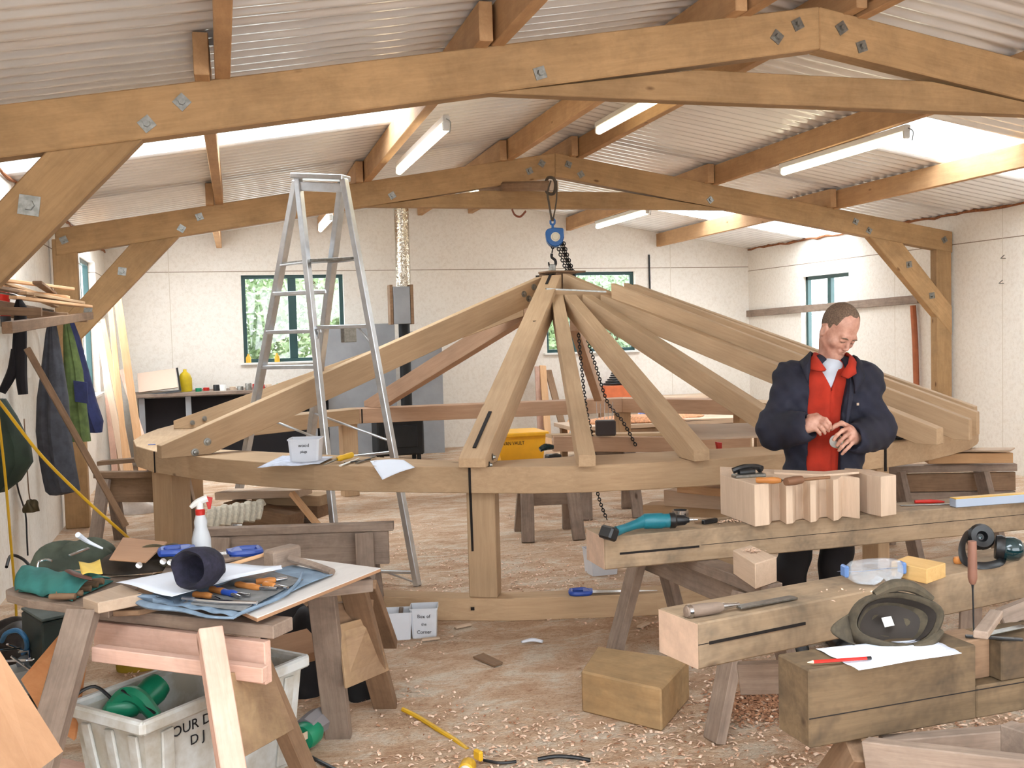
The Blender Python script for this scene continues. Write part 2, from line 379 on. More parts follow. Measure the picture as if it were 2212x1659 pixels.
for i in range(7):
    y0, y1 = ys[i], ys[i+1]
    if i % 2 == 0:
        corrugated('ceiling', y0, y1, XL-.16, 3.3, M_SHEET); corrugated('ceiling', y0, y1, 3.3, XR+.16, M_SHEET)
    else:
        corrugated('ceiling', y0-.03, y1+.03, 1.55, 3.3, M_SHEET, .002); corrugated('ceiling', y0-.03, y1+.03, 3.3, 5.3, M_SHEET, .002)
        wk += 1; corrugated('window_%d' % wk, y0, y1, XL-.16, 1.55, M_GRP); wk += 1; corrugated('window_%d' % wk, y0, y1, 5.3, XR+.16, M_GRP)
# brown foam filler along the wall heads
M_FOAM = plain('wall_head_filler', lin(150, 92, 52), .9, 0, .4, 30, .5)
for k, xx in enumerate((XL+.02, XR-.02)):
    pts = [V((xx, 5+i*.12, roofz(xx)-.012+random.uniform(-.012, .012))) for i in range(79)]
    struct(tube('trim_%d' % (k+1), pts, [random.uniform(.008, .02) for _ in pts], M_FOAM, sides=6, straight=True))
# windows
M_FRAME = plain('dark_green_frame', lin(30, 66, 66), .4)
M_GLASS, n, l, b = newmat('window_glass'); tr = n.new('ShaderNodeBsdfTransparent'); gl = n.new('ShaderNodeBsdfGlossy'); gl.inputs['Roughness'].default_value = .02
mx = n.new('ShaderNodeMixShader'); mx.inputs[0].default_value = .06; l.new(tr.outputs[0], mx.inputs[1]); l.new(gl.outputs[0], mx.inputs[2]); l.new(mx.outputs[0], n['Material Output'].inputs[0])
def window(nm, axis, pos, a0, a1, z0, z1, mull, fr=.05):
    def P(a, o, z): return V((a, pos+o, z)) if axis == 1 else V((pos+o, a, z))
    root = struct(link(nm, None, M=Matrix.Translation(P((a0+a1)/2, .08, z0))))
    s = 1 if pos > 5 else -1
    o_ = .11*s
    for p, q in ((P(a0, o_, z0+fr/2), P(a1, o_, z0+fr/2)), (P(a0, o_, z1-fr/2), P(a1, o_, z1-fr/2)), (P(a0+fr/2, o_, z0), P(a0+fr/2, o_, z1)), (P(a1-fr/2, o_, z0), P(a1-fr/2, o_, z1))):
        beam('window_frame', p, q, .06, fr, M_FRAME, root, up=V((0, 0, 1)))
    for mm, ww in mull:
        c = a0+(a1-a0)*mm; beam('mullion', P(c, o_, z0+fr), P(c, o_, z1-fr), ww if axis == 0 else .06, .06 if axis == 0 else ww, M_FRAME, root, up=V((1, 0, 0)) if axis == 1 else V((1, 0, 0)))
    g = [P(a0+fr, o_, z0+fr), P(a1-fr, o_, z0+fr), P(a1-fr, o_, z1-fr), P(a0+fr, o_, z1-fr)]
    prism('pane', g, V((0, .004, 0)) if axis == 1 else V((.004, 0, 0)), M_GLASS, root, bev=0)
    zz = z0-.012
    beam('window_sill', P(a0-.05, .03*s, zz), P(a1+.05, .03*s, zz), .17, .028, M_WHITE, root)
    return root
window('window_1', 1, YB, *WB[0], [(.49, .11)])
window('window_2', 1, YB, *WB[1], [(.32, .11)])
window('window_3', 0, XR, *WR[0], [(.5, .08)])
window('window_10', 0, XL, *WL[1], [(.5, .05)])
window('window_11', 0, XL, *WL[0], [(.5, .05)])

# ------------------------------------------------------------ roof trusses, purlins, strip lights
def bolt(parent, p, d, s=.06, rot=.3):
    d = V(d).normalized(); M = frame(p, V(p)+d) ; M.translation = V(p)
    M = M @ Matrix.Rotation(rot, 4, 'X')
    vs, fs = [], []
    bm = bmesh.new(); bmesh.ops.create_cube(bm, size=1, matrix=Matrix.Diagonal((.006, s, s, 1)))
    bmesh.ops.create_cone(bm, cap_ends=True, segments=6, radius1=s*.28, radius2=s*.26, depth=.022, matrix=Matrix.Translation((.012, 0, 0)) @ Matrix.Rotation(PI/2, 4, 'Y'))
    me = bpy.data.meshes.new('bolt'); bm.to_mesh(me); bm.free()
    return link('bolt_plate', me, M_STEEL, M, parent)
def rz_(x, off=3.42): return off-.1645*abs(x-3.3)
def truss(Y, label, near):
    t = thing('roof_truss', label, 'roof truss', (3.3, Y, rz_(3.3)), None)
    th = .12
    for x0, x1 in ((XL+.06, 3.3), (3.3, XR-.02)):
        pts = [(x0, Y, rz_(x0)), (x1, Y, rz_(x1)), (x1, Y, rz_(x1)-.235), (x0, Y, rz_(x0)-.235)]
        prism('rafter', pts, (0, th, 0), M_TRUSS, t, bev=.006)
    def xc(z): return (3.42-.235-z)/.1645+.12
    zt, zb = 3.04, 2.87
    prism('collar_beam', [(3.3-xc(zt)+.25, Y+.012, zt), (3.3+xc(zt)-.25, Y+.012, zt), (3.3+xc(zb)-.1, Y+.012, zb), (3.3-xc(zb)+.1, Y+.012, zb)], (0, th-.03, 0), M_TRUSS, t, bev=.004)
    for s, xw in ((-1, XL), (1, XR)):
        e = -s
        beam('post', (xw+e*.13, Y+th/2, 0), (xw+e*.13, Y+th/2, rz_(xw)-.08), .11, .2, M_TRUSS, t, up=(1, 0, 0), bev=.006)
        a = V((xw+e*.06, Y, 1.50)); bb = V((xw+e*.22, Y, 1.74))
        top0, top1 = xw+e*.68, xw+e*1.10
        z0 = rz_(top0)-.235; z1 = rz_(top1)-.235
        prism('brace', [(xw+e*.0, Y-.002, 1.86) if 0 else (xw+e*.03, Y-.002, 1.80), (top0, Y-.002, z0), (top1, Y-.002, z1), (xw+e*.03, Y-.002, 1.48)], (0, th-.01, 0), M_TRUSS, t, bev=.006, gx=V((top0-xw, 0, z0-1.8)))
        for q, sz in (((xw+e*.30, 1.93), .09), ((xw+e*.60, 2.28), .09)):
            bolt(t, (q[0], Y-.004, q[1]), (0, -1, 0), sz if near else .07, .15*s)
    for x, dz in ((3.3-.14, -.085), (3.3+.14, -.09), (3.3-.27, -.14), (3.3+.27, -.165), (-.12, -.09), (-.28, -.17), (1.65, -.17), (XL+.13, -.11), (5.0, -.17), (6.75, -.1), (6.92, -.17), (XR-.13, -.11)):
        bolt(t, (x, Y-.003, rz_(x)+dz), (0, -1, 0), .062, random.uniform(.3, 1.2))
    return t
truss(5.08, 'nearest oak roof truss spanning the shed overhead, bolted collar and big left brace', True)
truss(9.74, 'second roof truss further back, with the chain hoist pole laid on its collar', False)
truss(.42, 'roof truss behind the viewpoint', False) if 0 else None
PX = {'L1': (.05, 'leftmost'), 'L2': (1.41, 'left middle'), 'L3': (2.82, 'left of ridge'), 'R1': (3.56, 'right of ridge'), 'R2': (5.05, 'right middle'), 'R3': (6.5, 'rightmost')}
bays = [(2.2, 5.3, 'in the front bay overhead'), (4.95, 9.9, 'in the middle bay'), (9.6, YB, 'in the far bay')]
wd = {'L1': 'leftmost purlin', 'L2': 'purlin halfway up the left slope', 'L3': 'purlin just left of the ridge', 'R1': 'purlin just right of the ridge', 'R2': 'purlin halfway down the right slope', 'R3': 'lowest purlin on the right slope'}
for k, (x, _) in PX.items():
    for i, (y0, y1, wh) in enumerate(bays):
        s = -1 if x < 3.3 else 1
        if i == 2: y0 = 9.66
        off = 3.42
        xa, xb = (x+.01, x+.02) if i == 0 else (x-.075, x+.01)
        a = V((xa, y0, rz_(xa)+.188)); b = V((xb, y1, rz_(xb)+.188))
        o = beam('purlin', a, b, .07, .194, M_PURLIN, drop=1, bev=.004)
        tag(o, wd[k]+' '+wh, 'purlin', 'roof purlins')
def strip_light(x, z, y0, y1, label):
    t = thing('strip_light', label, 'ceiling light', (x, (y0+y1)/2, z), 'fluorescent strip lights')
    box('batten', (x, (y0+y1)/2, z-.028), .05, y1-y0, .05, M_WHITE, t, bev=.006)
    tube('tube', [(x, y0+.04, z-.088), (x, y1-.04, z-.088)], .027, M_TUBE, t, sides=12, straight=True)
    for y in (y0+.02, y1-.02): box('end_cap', (x, y, z-.075), .05, .035, .06, M_WHITE, t, bev=.008)
    tube('cord', [(x, y0, z-.03), (x+.02, y0-.03, z-.06), (x+.01, y0-.035, z-.13)], .004, M_STEEL, t, sides=6)
strip_light(1.52, rz_(1.41)-.0, 6.72, 8.62, 'fluorescent strip light under the left slope purlin, above the stepladder')
strip_light(3.22, rz_(3.3)+.02, 6.95, 8.35, 'fluorescent strip light at the ridge behind the nearest collar')
strip_light(5.05, rz_(5.05), 6.62, 8.42, 'fluorescent strip light on the right slope beside the big roof light')
strip_light(5.03, rz_(5.05), 11.4, 13.15, 'small looking strip light at the far end right of the hoist')
strip_light(3.0, rz_(3.0)+.02, 11.35, 12.6, 'strip light glimpsed through the far truss left of the hoist pole')
strip_light(1.3, rz_(1.3), 11.9, 13.2, 'strip light showing behind the top of the stepladder')
# ------------------------------------------------------------ the conical oak roof frame being assembled
HUB = V((2.69, 8.0, 0))
fr = thing('timber_roof_frame', 'big round cone-shaped oak roof frame on short posts filling the middle of the shed', 'roof frame', (2.69, 8.0, 0))
OUT = {0: (-.45, 7.34), 1: (1.32, 5.53), 2: (3.93, 5.375), 3: (5.50, 7.2), 4: (5.2, 9.35), 5: (4.25, 10.42), 6: (1.3, 10.72), 7: (-.40, 9.62)}
INN = {0: (-.19, 7.40), 1: (1.40, 5.73), 2: (3.88, 5.58), 3: (5.15, 7.3), 4: (4.97, 9.25), 5: (4.15, 10.2), 6: (1.36, 10.45), 7: (-.12, 9.45)}
ARC = {0: [(-.262, 7.01), (-.03, 6.66), (.215, 6.35), (.508, 6.05), (.81, 5.83), (1.08, 5.67)],
       1: [(1.633, 5.37), (1.901, 5.28), (2.25, 5.225), (2.6, 5.20), (2.994, 5.215), (3.45, 5.27)],
       2: [(4.10, 5.43), (4.40, 5.55), (4.65, 5.68), (4.98, 5.89), (5.22, 6.1), (5.354, 6.24)],
       7: [(-.53, 9.2), (-.62, 8.7), (-.655, 8.25), (-.60, 7.78)]}
def ring_part(i, z0, h, mat, name, o_idx=None):
    j = (i+1) % 8; arc = ARC.get(i, [])
    if i == 7: o = [OUT[7]]+ARC[7]+[OUT[0]]
    elif i == 2: o = [OUT[2]]+arc
    else: o = [OUT[i]]+arc+[OUT[j]]
    inn = [INN[j], INN[i]]
    if i == 2: inn = [(5.1, 6.36), (4.85, 6.12), INN[2]]
    pts = [V((x, y, z0+h)) for x, y in o+inn]
    g = V(INN[j]).to_3d()-V(INN[i]).to_3d() if False else V((INN[j][0]-INN[i][0], INN[j][1]-INN[i][1], 0))
    return prism(name, pts, (0, 0, -h), mat, fr, bev=.004, gx=g)
for i in range(8):
    if i == 2:
        o = ring_part(i, .75, .15, M_OAK, 'wall_plate'); o['label'] = 'plate segment with a pale freshly sawn end'
        prism('cut_end', [V((5.354, 6.245, .897)), V((5.105, 6.365, .897)), V((5.105, 6.365, .753)), V((5.354, 6.245, .753))], V((.25, .5, 0)).normalized()*.004, M_ENDW, o, bev=0)
    elif i == 3:
        pts = [V((x, y, .9)) for x, y in [(5.33, 6.40), OUT[3], OUT[4], INN[4], INN[3], (5.10, 6.5)]]
        prism('wall_plate', pts, (0, 0, -.15), M_OAK, fr, gx=V((0, 1, 0)))
    else:
        ring_part(i, .75, .15, M_OAKP if i in (4, 5) else M_OAK, 'wall_plate')
# ground sill under the near side
inner = [(1.40, 5.70), (.95, 5.98), (.62, 6.25)]
po = [(.45, 6.14), (.66, 5.97), (.892, 5.83), (1.15, 5.69), (1.53, 5.53), (1.85, 5.45), (2.04, 5.40), (2.36, 5.335), (2.75, 5.29), (3.1, 5.29)]
pi_ = [(3.1, 5.46), (2.75, 5.46), (2.36, 5.50), (2.04, 5.555), (1.62, 5.66), (1.3, 5.78), (.97, 5.97), (.58, 6.27)]
prism('ground_sill', [V((x, y, .13)) for x, y in po+pi_], (0, 0, -.13), M_OAK, fr, bev=.004, gx=V((1, -.25, 0)))
box('peg_hole', V((1.335, 5.60, .075)), .02, .012, .016, M_DARK, fr, rz=-.35, bev=0)
def fpost(c, rot, wx, wy, z0=.13, name='post'):
    M = Matrix.Translation(V((c[0], c[1], (z0+.75)/2))) @ Matrix.Rotation(rot, 4, 'Z') @ Matrix.Rotation(PI/2, 4, 'Y')
    return link(name, boxmesh(.75-z0, wy, wx, .005), M_OAK, M, fr)
# near post with its steel slot
p = fpost((1.43, 5.665), -.46, .165, .13)
for (zz0, zz1, nm) in ((.40, .895, 'flitch_slot'),):
    c = V((1.36, 5.583, 0))
    a, b = at(1014, 1165, d=5.68), at(1012, 1010, d=5.60)
beam('flitch_slot', V((1.352, 5.632, .40)), V((1.348, 5.628, .75)), .012, .012, M_DARK, p, up=(1, 0, 0), bev=0)
beam('flitch_slot', V((1.322, 5.524, .752)), V((1.322, 5.524, .90)), .010, .012, M_DARK, fr, up=(1, 0, 0), bev=0)
fpost((-.36, 7.56), -.9, .22, .16, 0); fpost((1.25, 10.55), .2, .16, .14, 0); fpost((3.93, 5.49), .35, .12, .12, 0)
fpost((4.2, 10.32), 0, .14, .14, 0); fpost((5.15, 9.4), 0, .14, .14, 0); fpost((5.2, 7.0), 0, .14, .14, 0); fpost((-.3, 9.55), .4, .2, .14, 0)
beam('joint_line', V((3.915, 5.366, .73)), V((3.915, 5.366, .90)), .008, .014, M_DARK, fr, up=(1, 0, 0), bev=0)
beam('joint_line', V((-.452, 7.335, .752)), V((-.452, 7.335, .898)), .006, .008, M_DARK, fr, up=(1, 0, 0), bev=0)
beam('joint_line', V((1.385, 10.45, .752)), V((1.385, 10.45, .899)), .012, .014, M_DARK, fr, up=(1, 0, 0), bev=0)
# rafters: (foot px, top px, foot, top) given as top-edge points in space
def fraf(a, b, w_, h, mat=M_OAK, name='rafter'):
    a, b = V(a), V(b); D = V((b.x-a.x, b.y-a.y, 0)); T = D.length; D.normalize(); sl = (b.z-a.z)/T; hv = h*math.sqrt(1+sl*sl); N = V((-D.y, D.x, 0))
    zf = .902; t1 = max((zf+hv-a.z)/sl, .01)
    pr = [a, V((a.x, a.y, zf)), a+D*t1+V((0, 0, zf-a.z)), b-V((0, 0, hv)), b]
    return prism(name, [p-N*w_/2 for p in pr], N*w_, mat, fr, bev=.003, gx=b-a)
htop = at(1180, 592, d=8.38)
r1 = fraf(at(343, 962, z=.985), at(1165, 598, d=8.35), .085, .185)          # big left principal
r2 = fraf(at(378, 908, z=.97), at(1130, 640, d=8.65), .085, .16)
r3 = fraf(at(795, 866, z=.96), at(1150, 640, d=8.6), .10, .16, M_OAKP)
r4 = fraf(at(1019, 990, z=.955), at(1192, 594, d=8.22), .155, .16)         # near principal
r5 = fraf(at(1296, 852, z=.96), at(1240, 680, d=8.7), .08, .13, M_OAKP)
r6 = fraf(at(1980, 905, z=1.02), at(1222, 591, d=8.3), .085, .13)           # right principal
# slots and bolts on the principals
M_ = frame(at(1019, 990, z=.955), at(1192, 594, d=8.22))
f0, f1 = at(1019, 990, z=.955), at(1192, 594, d=8.22)
for t0, t1 in ((.04, .19), (.93, 1.0)):
    beam('steel_slot', f0.lerp(f1, t0)+V((-.012, 0, .001)), f0.lerp(f1, t1)+V((-.012, 0, .001)), .02, .006, M_DARK, r4, bev=0)
box('knot_hole', f0.lerp(f1, .67)+V((.02, 0, .001)), .022, .03, .006, M_DARK, r4, bev=0)
g0, g1 = at(343, 962, z=.985), at(1165, 598, d=8.35)
nrm = (g1-g0).cross(V((0, 0, 1))).normalized()
if nrm.y > 0: nrm = -nrm
dn = (g1-g0).normalized().cross(nrm).normalized(); dn = dn if dn.z < 0 else -dn
for t, k in ((.055, .13), (.085, .10), (.93, .07), (.965, .05), (.94, .12)):
    c = g0.lerp(g1, t)+dn*k+nrm*.0435
    lathe('bolt', [(.026, 0), (.026, .004), (.014, .005), (.014, .018), (.006, .02)], c, nrm, M_STEEL, r1, 12)
h0, h1 = at(795, 866, z=.96), at(1150, 640, d=8.6)
for t in (.02, .05):
    lathe('bolt', [(.022, 0), (.022, .004), (.012, .005), (.012, .016)], h0.lerp(h1, t)+V((.0, -.058, -.075)), (.3, -1, 0), M_STEEL, r3, 10)
k0, k1 = at(378, 908, z=.97), at(1130, 640, d=8.65)
for t in (.05, .085):
    lathe('bolt', [(.022, 0), (.022, .004), (.012, .005), (.012, .016)], k0.lerp(k1, t)+V((.0, -.05, -.07)), (.3, -1, 0), M_STEEL, r2, 10)
for t in (.02, .05):
    lathe('bolt', [(.02, 0), (.02, .004), (.011, .005), (.011, .016)], f0.lerp(f1, t)+V((.082, -.02, -.07)), (1, -.15, 0), M_STEEL, r4, 10)
# hub: steel king-piece between the principals, with the lifting eye
hb = box('hub', V((2.70, 8.02, 1.965)), .20, .20, .34, M_BROWN, fr, rz=.5, bev=.006)
box('hub_plate', V((2.74, 7.98, 2.128)), .34, .20, .014, M_BROWN, hb, rz=.2)
box('hub_plate', V((2.60, 8.0, 1.96)), .012, .24, .30, M_DARK, hb, rz=.35, bev=0)
# trimmer carrying the jack rafters
tm0, tm1 = at(1178, 626, d=7.95), at(1322, 632, d=8.0)
beam('trimmer', tm0, tm1, .07, .16, M_OAK, fr, drop=1, bev=.003)
prism('trimmer_plate', [tm0+V((0, -.03, .012)), tm1+V((-.06, -.03, .012)), tm1+V((-.05, .09, .012)), tm0+V((0, .09, .012))], (0, 0, -.012), M_STEEL, fr, bev=0)
jk = [((1268, 984), (1203, 636), .965, 7.93), ((1516, 972), (1232, 636), .965, 7.9), ((1745, 940), (1268, 636), .97, 7.9), ((2031, 925), (1305, 636), 1.0, 7.95)]
for (fx, fy), (tx, ty), z, d in jk: fraf(at(fx, fy, z=z), at(tx, ty, d=d), .095, .135)
# toes of the first two jacks standing on the plate
for (fx, fy) in ((1268, 984), (1512, 972)):
    pass
fraf(at(2097, 906, z=1.03), at(1325, 612, d=7.9), .07, .15); fraf(at(2113, 890, z=1.05), at(1352, 611, d=8.15), .07, .16); fraf(at(2108, 878, z=1.06), at(1372, 614, d=8.6), .07, .15)
for px_, py_, zz in ((2031, 925, 1.0), (2097, 906, 1.03), (2113, 890, 1.05)):
    q = at(px_, py_, z=zz)
# collar board lying from jack two across to the plate under the man
prism('tie_board', [at(1480, 948, z=.95), at(1700, 939, z=.95), at(1700, 912, z=.95), at(1462, 917, z=.95)], (0, 0, -.012), M_PALE, fr, bev=.001)
box('paint_mark', at(328, 960, z=.903), .05, .03, .003, M_BLUE, fr, bev=0)
# ------------------------------------------------------------ sawhorses and the big timbers on the right
def trestle(label, A, B, ztop, matR, matL, spread=.24, gusset=None, rail=(.10, .05), board=.18, inset=.14, group='sawhorses', z0=0, legs=(1, 1, 1, 1), lw=.10, lt=.045, mb=None):
    """sawhorse with its rail from A to B (x,y), top at ztop"""
    A = V((A[0], A[1], ztop)); B = V((B[0], B[1], ztop)); D = (B-A).normalized(); N = V((-D.y, D.x, 0))
    t = thing('sawhorse', label, 'sawhorse', ((A.x+B.x)/2, (A.y+B.y)/2, 0), group)
    beam('top_rail', A, B, rail[0], rail[1], matR, t, drop=1)
    if board: beam('side_board', A+D*.03-V((0, 0, rail[1]+.001)), B-D*.03-V((0, 0, rail[1]+.001)), .035, board, mb or matR, t, drop=1)
    k = 0
    for c, s in ((A+D*inset, -1), (B-D*inset, 1)):
        for e in (-1, 1):
            k += 1
            if not legs[k-1]: continue
            top = c+N*e*(.02+lt/2+.012)-V((0, 0, rail[1]+.004)); bot = c+N*e*spread+D*s*.03; bot.z = z0+.001
            bt = bot+(top-bot)*0
            o = beam('leg', bot+(bot-top).normalized()*0, top, lt, lw, matL, t, up=D)
        if gusset:
            h0, h1 = gusset; f = lambda z: .03+(spread-.03)*(ztop-rail[1]-z)/(ztop-rail[1])+.012
            q = c+D*s*(lw/2+.006)
            pts = [q+N*f(h1)+V((0, 0, h1-ztop)), q-N*f(h1)+V((0, 0, h1-ztop)), q-N*f(h0)+V((0, 0, h0-ztop)), q+N*f(h0)+V((0, 0, h0-ztop))]
            prism('gusset', pts, D*s*.012, M_PLYG, t, bev=.001)
    return t
# beam A (furthest), B, C
def timber(name, label, pts, z0, h, mat, slots=(), up=None, lines=(), cat='beam'):
    t = prism(name, [V((p[0], p[1], z0+h)) for p in pts], (0, 0, -h), mat, None, bev=.005, gx=V((pts[1][0]-pts[0][0], pts[1][1]-pts[0][1], 0)))
    tag(t, label, cat, None)
    P0, P1 = V((pts[0][0], pts[0][1], z0)), V((pts[1][0], pts[1][1], z0)); D = (P1-P0).normalized(); N = V((D.y, -D.x, 0))
    for x0, x1, zz, th in slots:
        beam('mortise_slot', P0+D*x0+N*.0005+V((0, 0, zz)), P0+D*x1+N*.0005+V((0, 0, zz)), .004, th, M_DARK, t, bev=0)
    for x0, x1, zz in lines:
        beam('check_crack', P0+D*x0+N*.0003+V((0, 0, zz)), P0+D*x1+N*.0003+V((0, 0, zz+(x1-x0)*.004)), .002, .0022, M_DARK, t, bev=0)
    return t
ZA = .77
a0, a1, a2 = at(1305, 1161, z=ZA), at(2212, 1083, z=ZA), at(1275, 1140, z=ZA)
dA = (a1-a0).normalized(); nA = V((-dA.y, dA.x, 0))
pA = [a0, a0+dA*4.2, a0+dA*4.2+nA*.22, a0+nA*.22]
bA = timber('oak_beam', 'long squared oak beam furthest from the camera, carrying the carved block and the drill', pA, .63, .14, M_BEAM, [(.07, .44, .065, .009)], lines=[(.45, 3.2, .07)])
prism('cut_end', [a0+V((-.0015, 0, -.002)), a0+nA*.215+V((-.0015, 0, -.002)), a0+nA*.215+V((-.0015, 0, -.138)), a0+V((-.0015, 0, -.138))], (-.001, 0, 0), M_ENDW, bA, bev=0)
b0, b1, b2 = at(1508, 1347, z=ZA), at(2212, 1211, z=ZA), at(1425, 1320, z=ZA)
dB = (b1-b0).normalized(); nB = V((-dB.y, dB.x, 0))
bB = timber('oak_beam', 'middle oak beam with a slot, goggles and ear defenders on it', [b0, b0+dB*3.4, b0+dB*3.4+nB*.2, b0+nB*.2], .63, .14, M_BEAM, [(.04, .42, .075, .009)], lines=[(.0, .3, .075)])
prism('cut_end', [b0-dB*.0015+V((0, 0, -.002)), b0-dB*.0015+nB*.196+V((0, 0, -.002)), b0-dB*.0015+nB*.196+V((0, 0, -.138)), b0-dB*.0015+V((0, 0, -.138))], -dB*.001, M_ENDW, bB, bev=0)
ZC = .78
c0, c1, c2 = at(1747, 1448, z=ZC), at(2109, 1393, z=ZC), at(1687, 1415, z=ZC)
dC = (c1-c0).normalized(); nC = V((-dC.y, dC.x, 0))
hC = ZC-at(1748, 1618, y=c0.y).z
LC = (c1-c0).length
bC = thing('oak_beam', 'dark stained oak beam nearest the camera, holding the paper, pencil and cap', 'beam', (c0.x, c0.y, ZC-hC))
def cpr(nm, s0, s1, za, zb, mat, wdt=.14, n0=0):
    q = [c0+dC*s0+nC*n0, c0+dC*s1+nC*n0, c0+dC*s1+nC*wdt, c0+dC*s0+nC*wdt]
    return prism(nm, [V((p.x, p.y, za)) for p in q], (0, 0, zb-za), mat, bC, bev=.004, gx=dC)
cpr('body', 0, LC, ZC, ZC-hC, M_BEAMC)
cpr('lower_body', LC+.0005, 2.9, ZC-hC*.56, ZC-hC, M_BEAMC)
cpr('housing_back', LC+.0005, LC+.085, ZC-.002, ZC-hC*.56+.0005, M_BROWN, .14, .04)
cpr('upper_body', LC+.0855, 2.9, ZC-.004, ZC-hC*.56+.0005, M_BEAMC)
beam('check_crack', V((c0.x, c0.y, ZC-hC*.62))-nC*.0003, V((c0.x, c0.y, ZC-hC*.60))+dC*1.2-nC*.0003, .002, .0025, M_DARK, bC, bev=0)
# sawhorses under them
trestle('old grey sawhorse under the left ends of the two further beams', (1.97, 4.66), tuple(at(1668, 1262, z=.628))[:2], .628, M_GREY, M_GREY, .22, board=.11, inset=.12)
trestle('sawhorse with a broad plank side under the middle beam behind the nearest one', (2.35, 3.6), (2.35, 2.62), .628, M_GREY, M_GREY, .2, board=.14, inset=.12) if 0 else None
q1, q2 = at(1562, 1578, z=0), at(1640, 1440, d=3.2)
t2 = thing('sawhorse', 'weathered sawhorse with splayed leg showing between the middle and nearest beams', 'sawhorse', (2.2, 3.0, 0), 'sawhorses')
e0 = at(1562, 1580, z=0); e1 = at(1612, 1436, d=3.6)
p1, p2 = at(1592, 1432, d=3.62), at(1800, 1424, d=3.52)
beam('side_board', p1, p2+(p2-p1)*3.2, .04, .11, M_GREY, t2, drop=1)
e5 = at(2020, 1560, z=0); beam('leg', V((e5.x+.5, e5.y+.4, 0.001)), V((e5.x+.44, e5.y+.3, .56)), .09, .05, M_GREY, t2)
t3 = thing('sawhorse', 'sawhorse under the nearest beam, cut off by the bottom right of the picture', 'sawhorse', (2.0, 2.2, 0), 'sawhorses')
u0 = at(1812, 1600, d=2.46); u1 = at(1800, 1700, d=2.50)
beam('leg', V((1.46, 2.62, .001)), at(1850, 1612, d=2.62), .05, .09, M_BROWN, t3, up=(.1, 1, .2))
beam('side_board', at(1868, 1596, d=2.6), at(2260, 1640, d=2.3), .045, .15, M_GREY, t3, drop=1)
beam('side_board', at(1905, 1594, d=2.65), at(2300, 1560, d=2.7), .045, .14, M_GREY, t3, drop=1)
box('upright_block', at(2206, 1640, d=2.5), .05, .08, .16, M_GREY, t3, rz=.3)
beam('leg', V((2.55, 2.35, .001)), V((2.45, 2.32, .55)), .05, .10, M_GREY, t3, up=(0, 1, 0))
# carved block: scalloped boards clamped side by side
zb = ZA+.001
base = [(1558, 1100), (1632, 1137), (1652, 1137), (1667, 1130), (1683, 1132), (1702, 1135), (1716, 1127), (1733, 1124), (1752, 1131), (1765, 1123), (1779, 1117), (1797, 1127), (1810, 1120), (1823, 1115), (1858, 1119), (1866, 1085), (1800, 1062), (1600, 1070)]
def gp(px, py, z): return at(px, py, z=z)
HB = .185
front = [(1557, 1110), (1631, 1138), (1662, 1134), (1668, 1126), (1684, 1124), (1699, 1133), (1713, 1131), (1720, 1124), (1735, 1121), (1751, 1129), (1763, 1127), (1770, 1119), (1785, 1117), (1801, 1126), (1812, 1123), (1820, 1116), (1858, 1121)]
fp = [at(x, y, z=zb) for x, y in front]
back = [fp[-1]+V((.0, .19, 0)), fp[0]+V((.13, .25, 0))]
tag(prism('carved_block', [p+V((0, 0, HB)) for p in fp+back], (0, 0, -HB), M_PALE, None, bev=.002, gx=V((0, 0, 1))), 'pale block of scalloped corbels stood on the furthest beam in front of the man', 'carved wood')
g = [at(1873, 1110, z=zb), at(1904, 1117, z=zb), at(1937, 1112, z=zb)]
tag(prism('carved_block', [p+V((0, 0, HB*.99)) for p in [g[0], g[1], g[2], g[2]+V((.0, .20, 0)), g[0]+V((.03, .22, 0))]], (0, 0, -HB*.99), M_PALE, None, bev=.003, gx=V((0, 0, 1))), 'separate single pale block with a rounded face just right of the scalloped corbels', 'carved wood')
zt = zb+HB
tp = [at(1672, 1014, z=zt+.008), at(1780, 1018, z=zt+.008), at(1850, 1012, z=zt+.008), at(1856, 1019, z=zt+.008), at(1780, 1025, z=zt+.008), at(1672, 1020, z=zt+.008)]
tag(prism('curved_batten', tp, (0, 0, -.010), M_PALE, None, bev=.001), 'thin curved batten lying along the back of the carved block', 'batten')
# tools on the carved block
pl = thing('block_plane', 'dark metal plane lying on top of the carved block at its left end', 'plane', at(1620, 1042, z=zt))
q = at(1615, 1030, z=zt); 
lathe('body', [(.0, 0), (.018, .004), (.022, .03), (.02, .075), (.016, .08)], q+V((-.05, 0, .022)), (1, -.1, .0), M_BLACK, pl, 12)
box('sole', q+V((.0, -.01, .008)), .15, .05, .015, M_STEEL, pl, rz=-.08)
tube('frog', [q+V((-.07, .01, .03)), q+V((-.02, .0, .045)), q+V((.05, .02, .04)), q+V((.09, .03, .03))], .014, M_BLACK, pl)
lathe('knob', [(.006, 0), (.014, .01), (.016, .02), (.008, .032)], q+V((.075, .02, .012)), (0, 0, 1), M_BLACK, pl, 12)
def handle_tool(name, label, cat, a, b, d, prof_h, prof_s, mh, ms, group=None):
    """turned handle from a to b, steel shaft from b to d"""
    t = thing(name, label, cat, a, group); L = (b-a).length
    lathe('handle', [(r, h*L) for r, h in prof_h], a, b-a, mh, t, 14)
    if d is not None:
        L2 = (d-b).length; lathe('blade', [(r, h*L2) for r, h in prof_s], b, d-b, ms, t, 10)
    return t
HP = [(.0, 0), (.011, .02), (.014, .12), (.012, .35), (.0155, .65), (.013, .88), (.008, 1)]
SP = [(.006, 0), (.0035, .08), (.0035, .9), (.001, 1)]
z2 = zt+.016
handle_tool('turning_tool', 'glossy yellow turned handle of a tool lying on the carved block', 'tool handle', at(1632, 1037, z=z2), at(1688, 1038, z=z2), at(1715, 1032, z=z2), HP, SP, M_CHISEL, M_STEEL)
